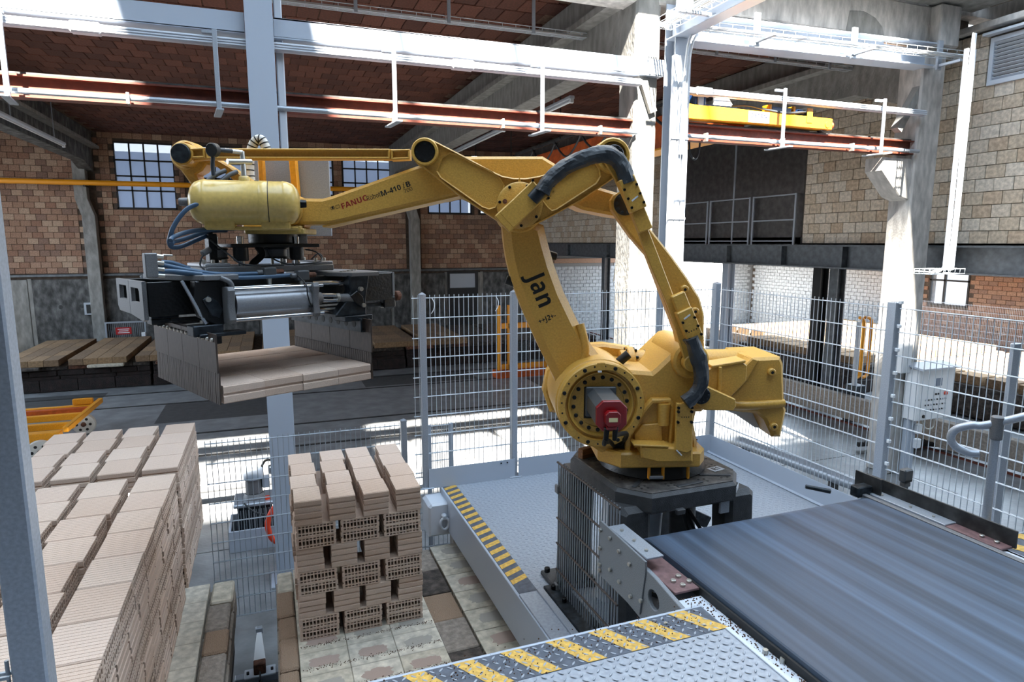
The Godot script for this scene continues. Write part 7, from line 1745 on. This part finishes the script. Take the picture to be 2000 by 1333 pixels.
func build_front_cars():
	# two kiln cars side by side: fireclay edge blocks, pale deck slabs, burnt sides
	for k in 2:
		var x0: float = [-2.6, -0.08][k]; var x1: float = [-0.44, 2.6][k]
		var za := -2.2; var zb := -5.98
		var lab: String = ["kiln car with pale slab deck under the left brick stack", "kiln car with pale slab deck under the middle brick stack"][k]
		var c := thing("kiln_car", lab, "kiln car", Vector3.ZERO)
		part("chassis", mb().cbox(Vector3((x0 + x1) / 2, 0.36, (za + zb) / 2), Vector3(x1 - x0 - 0.06, 0.3, za - zb - 0.1), 0.01), M.burnt, c)
		part("refractory_body", mb().cbox(Vector3((x0 + x1) / 2, 0.66, (za + zb) / 2), Vector3(x1 - x0 - 0.03, 0.32, za - zb - 0.02), 0.01), M.refractory_grey, c)
		for z in [-3.0, -5.2]:
			for x in [x0 + 0.35, x1 - 0.35]: part("wheel", mb().cyl(Vector3(x - 0.05, 0.16, z), Vector3(x + 0.05, 0.16, z), 0.16, 0.16, 20, 0.01), M.old_steel, c)
		# edge blocks on the side of the gap
		var xe0: float = -0.62 if k == 0 else -0.08
		var xe1: float = -0.44 if k == 0 else 0.06
		var z := zb
		var i := 0
		while z < za - 0.1:
			var L := 0.37 + 0.05 * sin(i * 2.3)
			var b := mb().cbox(Vector3((xe0 + xe1) / 2 + rng.randf_range(-0.008, 0.008), 0.845 - rng.randf_range(0, 0.012), z + L / 2), Vector3(xe1 - xe0 - 0.006, 0.1, L - 0.012), 0.014, Basis(Vector3.UP, rng.randf_range(-0.012, 0.012)))
			part("edge_block", b, M.paver_2 if i == 0 else ([M.refractory, M.refractory_grey][(i + k) % 2] if k == 0 else M.refractory), c)
			part("lower_block", mb().cbox(Vector3(xe1 - 0.05 if k == 0 else xe0 + 0.05, 0.7, z + L / 2), Vector3(0.12, 0.18, L - 0.01), 0.012), M.refractory_grey, c)
			z += L; i += 1
		# deck slabs
		if k == 1:
			var row := 0
			z = zb + 0.02
			while z < -2.45:
				for j in 3:
					var s := part("deck_slab", mb().cbox(Vector3(0.06 + 0.1715 + j * 0.3435, 0.868, z + 0.1335), Vector3(0.341, 0.064, 0.265), 0.004), M["paver_%d" % (rng.randi() % 3)], c)
					if z > -4.9: part("worn_patch", patch(Vector3(0.06 + 0.1715 + j * 0.3435, 0.9003, z + 0.13), 0.105, 0.055, row * 3 + j), M.paver_red if (row * 3 + j) % 4 in [0, 3] else M.paver_stain, s)
				z += 0.2685; row += 1
			for q in 9:
				part("refractory_slab", mb().cbox(Vector3(1.22, 0.835 + rng.randf_range(-0.006, 0.006), zb + 0.21 + q * 0.42), Vector3(0.26, 0.08, 0.41), 0.01, Basis(Vector3.UP, rng.randf_range(-0.01, 0.01))), [M.refractory_grey, M.burnt_grey, M.refractory][q % 3], c)
			z = zb + 0.02
			row = 0
			while z < -2.6:
				# hollow slabs: openings show on the left side
				var s := part("hollow_slab", slab_with_slots(0.46, 0.07, 0.3), M["paver_%d" % (rng.randi() % 3)], c)
				s.position = Vector3(1.353, 0.83, z)
				part("worn_patch", patch(Vector3(0.22, 0.0705, 0.15), 0.13, 0.07, row + 40), M.paver_red if row % 3 == 2 else M.paver_stain, s)
				z += 0.303; row += 1
		else:
			z = zb + 0.02
			while z < -2.4:
				for j in 3: part("deck_slab", mb().cbox(Vector3(-0.635 - 0.17 - j * 0.343, 0.868, z + 0.15), Vector3(0.34, 0.064, 0.298), 0.004), M["paver_%d" % (rng.randi() % 3)], c)
				z += 0.302
	# clay dust and grit on the middle car
	var bits := mb()
	var r := RandomNumberGenerator.new()
	r.seed = 21
	for i in 700:
		var s := r.randf_range(0.0015, 0.0045)
		var zz: float = [-4.15, -4.42, -4.70][r.randi() % 3] + r.randfn(0.0, 0.012)
		bits.box(Vector3(r.randf_range(0.07, 1.08), 0.9008 + s * 0.3, zz), Vector3(s * 1.6, s, s), Basis(Vector3.UP, r.randf() * 3))
	stuff(single("grit", bits, M.crumbs, "dark clay grit in lines on the pale deck slabs before the middle stack", "grit"))

# worn blot on a slab: a thin flake with a ragged outline
func patch(at: Vector3, rx: float, rz: float, s: int) -> MB:
	var f := FastNoiseLite.new()
	f.seed = s
	f.frequency = 1.2
	var p := PackedVector2Array()
	for i in 28:
		var a := TAU * i / 28
		var k := 1.0 + 0.35 * f.get_noise_2d(cos(a) * 2, sin(a) * 2) + 0.12 * f.get_noise_2d(cos(a) * 9, sin(a) * 9)
		p.append(Vector2(signf(cos(a)) * pow(absf(cos(a)), 0.6) * rx * k, signf(sin(a)) * pow(absf(sin(a)), 0.6) * rz * k))
	return mb().prism(p, 0, 0.0006, 0.0, Transform3D(Basis(Vector3.RIGHT, -PI / 2), at))

func slab_with_slots(w: float, h: float, d: float) -> MB:
	# end grain towards -x: webs between openings
	var o := mb()
	o.span(Vector3(0, h * 0.8, 0.002), Vector3(w, h, d - 0.002), 0.003)
	o.span(Vector3(0, 0, 0.002), Vector3(w, h * 0.18, d - 0.002))
	for i in 6: o.span(Vector3(0, h * 0.15, 0.004 + i * (d - 0.03) / 5), Vector3(w, h * 0.85, 0.024 + i * (d - 0.03) / 5))
	o.span(Vector3(0.06, 0.01, 0.01), Vector3(0.09, h - 0.01, d - 0.01))
	return o

# a layer of dusty bricks on a far kiln car: packs of three across, ten deep
func far_car(label: String, at: Vector3, w: float, d: float, h: float, packs: int, turn: float, seed_: int, tiles := true) -> Node3D:
	var c := thing("kiln_car", label, "kiln car", at, turn)
	part("undercarriage", mb().cbox(Vector3(w / 2, 0.15, -d / 2), Vector3(w - 0.3, 0.3, d - 0.4), 0.01), M.frame_dark, c)
	var n := int(w / 0.75)
	for i in n:
		var L := w / n
		part("side_casting", mb().prism([Vector2(-0.14, 0.0), Vector2(0.02, 0.0), Vector2(0.02, 0.10), Vector2(-0.02, 0.13), Vector2(-0.02, 0.30), Vector2(-0.14, 0.30)], L * i + 0.006, L * (i + 1) - 0.006, 0.006, Transform3D(Basis(Vector3(0, 0, 1), Vector3.UP, Vector3(-1, 0, 0)) * Basis(Vector3.UP, PI), Vector3(0, 0.02, 0))), M.burnt, c)
	var q := [[0.02, 0.14, M.burnt_base], [0.14, 0.34, M.burnt], [0.34, 0.48, M.burnt], [0.48, 0.585, M.burnt_grey]]
	for row in 4:
		var x := 0.0
		var k := 0
		while x < w - 0.05:
			var L: float = minf([0.95, 1.3, 0.62, 0.5][row], w - x)
			part("fire_block", mb().cbox(Vector3(x + L / 2, (q[row][0] + q[row][1]) / 2 * h / 0.585, -0.1 + 0.012 * ((k + row) % 2)), Vector3(L - 0.012, (q[row][1] - q[row][0]) * h / 0.585 - 0.01, 0.24), 0.018), M.burnt_base if row == 3 and k % 5 == 3 else q[row][2], c)
			x += L; k += 1
	part("deck", mb().cbox(Vector3(w / 2, h / 2 + 0.02, -d / 2), Vector3(w - 0.02, h - 0.03, d - 0.05), 0.01), M.burnt_grey, c)
	return c

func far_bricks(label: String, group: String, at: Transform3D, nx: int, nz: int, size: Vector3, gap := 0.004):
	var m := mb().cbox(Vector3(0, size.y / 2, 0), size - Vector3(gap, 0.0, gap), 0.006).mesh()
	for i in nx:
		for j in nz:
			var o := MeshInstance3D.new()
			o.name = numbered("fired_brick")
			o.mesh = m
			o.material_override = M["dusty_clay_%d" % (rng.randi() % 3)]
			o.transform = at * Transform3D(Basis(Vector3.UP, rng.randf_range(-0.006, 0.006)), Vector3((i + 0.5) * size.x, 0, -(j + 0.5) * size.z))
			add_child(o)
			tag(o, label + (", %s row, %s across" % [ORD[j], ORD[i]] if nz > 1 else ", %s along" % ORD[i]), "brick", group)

func build_back_cars():
	# row of kiln cars before the back wall: joints between cars every 2.9 m
	var xs := [-8.4, -6.6, -3.12, 0.35, 3.9, 7.4]
	var labs := ["dark kiln car at the left edge, before the back wall", "dark kiln car left of the car joint under the gripper tines", "dark kiln car behind the gripper's left tines", "dark kiln car behind the steel column", "dark kiln car behind the wire fence, left of the lift frame", "dark kiln car behind the robot's lower arm"]
	var zf := -20.0
	for k in range(1, 6):
		var w: float = (xs[k + 1] - xs[k] if k < 5 else 3.2) - 0.05
		far_car(labs[k], Vector3(xs[k], 0.0, zf + 0.12), w, 4.5, 0.683, 2, 0.0, k)
	var px := [-6.6, -5.05, -3.5, -1.9, -0.3, 1.3, 2.9, 4.5]
	var place := ["at the left post", "second from left", "third from left, over the car joint", "behind the gripper's left tines", "left of the steel column", "right of the steel column", "right of the gripper", "behind the first fence post"]
	for k in px.size():
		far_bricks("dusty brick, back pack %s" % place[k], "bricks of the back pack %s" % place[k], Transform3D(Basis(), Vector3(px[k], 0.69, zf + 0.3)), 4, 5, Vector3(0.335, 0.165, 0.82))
	for k in 6:
		var s := single("kerb_block", mb().cbox(Vector3.ZERO, Vector3(0.85, 0.09, 0.3), 0.02), [M.burnt_grey, M.paver_2, M.burnt_base][k % 3], "scorched kerb block on the back kiln car edge, %s" % ["far left", "left of the car joint", "right of the car joint", "left of the tines", "beneath the gripper", "by the fence"][k], "block")
		s.position = Vector3([-6.1, -4.2, -2.6, -1.7, 2.2, 4.3][k], 0.645, zf + 0.22)

func build_next_hall():
	# white painted wall, window and brown wall of the hall behind the lintel
	var w := mb()
	w.span(Vector3(10.6, 0, -25.8), Vector3(22.4, 3.8, -25.5))
	var wall := struct("wall_next_hall_back", w, M.white_joint)
	var b := mb().cbox(Vector3.ZERO, Vector3(0.29, 0.14, 0.03), 0.006)
	var places := []
	for row in 20:
		for i in 38:
			var x := 10.75 + i * 0.30 + (0.15 if row % 2 else 0.0)
			if x > 21.8 or (row > 18 and x < 14.3): continue
			places.append(Transform3D(Basis(), Vector3(x, 0.08 + row * 0.15, -25.49 + rng.randf_range(-0.004, 0.004))))
	pieces(wall, "painted_brick", b, places, [M.white_wall], M.white_wall, [], 200)
	part("orange_lintel", mb().cbox(Vector3(12.9, 3.1, -25.42), Vector3(3.0, 0.2, 0.16), 0.01), M.wall_brick_1, wall)
	var e := mb()
	e.span(Vector3(22.0, 0, -25.5), Vector3(22.3, 1.7, 10.0))
	e.span(Vector3(22.0, 3.2, -25.5), Vector3(22.3, 3.8, 10.0))
	e.span(Vector3(22.0, 1.7, -25.5), Vector3(22.3, 3.2, -16.4))
	e.span(Vector3(22.0, 1.7, -15.0), Vector3(22.3, 3.2, -9.0))
	e.span(Vector3(22.0, 1.7, -6.0), Vector3(22.3, 3.2, 10.0))
	var ew := struct("wall_next_hall_right", e, M.mortar)
	var at := Transform3D(Basis(Vector3(0, 0, 1), Vector3.UP, Vector3(-1, 0, 0)), Vector3(21.99, 0, 0))
	var bb := mb().cbox(Vector3.ZERO, Vector3(0.284, 0.135, 0.03), 0.005)
	var bp := []; var wp := []
	for row in 23:
		for i in 60:
			var z := -25.3 + i * 0.295 + (0.147 if row % 2 else 0.0)
			var y := 0.1 + row * 0.145
			if y > 1.62 and y < 3.25 and z > -16.5 and z < -14.9: continue
			if y > 1.62 and y < 3.25 and z > -9.1 and z < -5.9: continue
			(wp if z < -17.0 else bp).append(at * Transform3D(Basis(), Vector3(z, y, 0)))
	many(ew, "painted_brick_field", bb.mesh(M.white_wall), wp)
	many(ew, "brick_field", bb.mesh(M.brick_rest), bp, [lin(M.wall_brick_2.albedo_color), lin(M.wall_brick_0.albedo_color), lin(M.wall_brick_4.albedo_color)])
	for k in 2:
		var z0: float = [-16.4, -9.0][k]; var z1: float = [-15.0, -6.0][k]  # second window is out of view, added to brighten this hall
		var fr := mb()
		for z in [z0, z0 + (z1 - z0) * 0.36, z1 - 0.06]: fr.span(Vector3(21.98, 1.7, z), Vector3(22.06, 3.2, z + 0.06))
		for y in [1.7, 2.55, 3.14]: fr.span(Vector3(21.98, y, z0), Vector3(22.06, y + 0.06, z1))
		var wn := struct("window_%d" % (7 + k), fr, M.frame_dark)
		for i in 2:
			for j in 2:
				var a := z0 + (z1 - z0) * (0.0 if i == 0 else 0.36); var c := z0 + (z1 - z0) * (0.36 if i == 0 else 1.0)
				part("pane", mb().box(Vector3(22.04, 2.13 if j == 0 else 2.87, (a + c) / 2), Vector3(0.008, 0.85 if j == 0 else 0.6, c - a)), M.clear_glass, wn)
	# steel posts under the lintel
	var cz := [-23.0, -18.4, -15.6, -12.2, -11.7, -7.0]
	var cl := ["far left, behind the robot", "left of the corner fence post", "right of the corner fence post", "dark, left of the broad concrete column", "pale, left of the broad concrete column", "behind the control cabinet"]
	for k in 6:
		var o := mb()
		ibeam(o, Vector3(12.6, 0, cz[k]), Vector3(12.6, 3.75, cz[k]), 0.26, 0.24, 0.02, 0.014, Vector3(1, 0, 0))
		single("hall_post", o, [M.lintel_grey, M.lintel_grey, M.grey_paint, M.frame_dark, M.lintel_grey, M.grey_paint][k], "steel post of the next hall under the lintel, %s" % cl[k], "post")
	# cars with bricks in the next hall
	far_car("kiln car with perforated brown bricks seen through the right fence", Vector3(14.0, 0.0, -12.4), 6.0, 4.3, 0.733, 0, 0.0, 11)
	far_car("kiln car with stacked brown bricks at the right edge behind fence", Vector3(14.5, 0.0, -7.4), 7.0, 4.0, 0.733, 0, 0.0, 12)
	far_car("distant kiln car with bricks right of the broad concrete column", Vector3(15.2, 0.0, -17.0), 6.5, 3.0, 0.733, 0, 0.0, 13)
	var rows := [[14.1, -12.45, "on the car behind the right fence", 6], [14.6, -7.45, "on the car at the right edge", 6], [15.3, -17.05, "on the distant car at right", 3]]
	for q in rows:
		for k in q[3]:
			far_bricks("brown brick %s, %s row" % [q[2], ORD[k]], "bricks %s" % q[2], Transform3D(Basis(), Vector3(q[0], 0.74, q[1] - k * 0.68)), 9, 1, Vector3(0.62, 0.2, 0.60), 0.02)
	var hf: Node3D = fence_panel("far wire fence in the next hall before the window", Vector3(21.0, 0.1, -17.0), Vector3(21.0, 0.1, -10.0), 1.8, M.wire)
	var yg := thing("hose_rail", "yellow bent pipe rails standing at the kiln car behind the fence", "pipe rail", Vector3(12.05, 0.0, -10.4))
	for x in [0.0, 0.22]: part("pipe", mb().tube(curve([Vector3(x - 0.14 if x == 0.0 else x - 0.2, 2.28, 0), Vector3(x - 0.05, 2.25, 0), Vector3(x, 2.12, 0), Vector3(x, 1.6, 0), Vector3(x, 1.1, 0), Vector3(x - 0.03, 0.98, 0), Vector3(x - 0.14, 0.95, 0)]), 0.035, 10), M.pipe_yellow, yg)
	part("post", mb().cbox(Vector3(-0.2, 1.1, 0.05), Vector3(0.08, 2.2, 0.08), 0.006), M.galvanised, yg)
	part("foot", mb().cbox(Vector3(-0.1, 0.4, 0), Vector3(0.3, 0.8, 0.3), 0.01), M.dark_steel, yg)
	part("rail_base", mb().cbox(Vector3(-0.4, 0.35, 2.0), Vector3(0.2, 0.5, 8.0), 0.01), M.refractory_grey, yg)
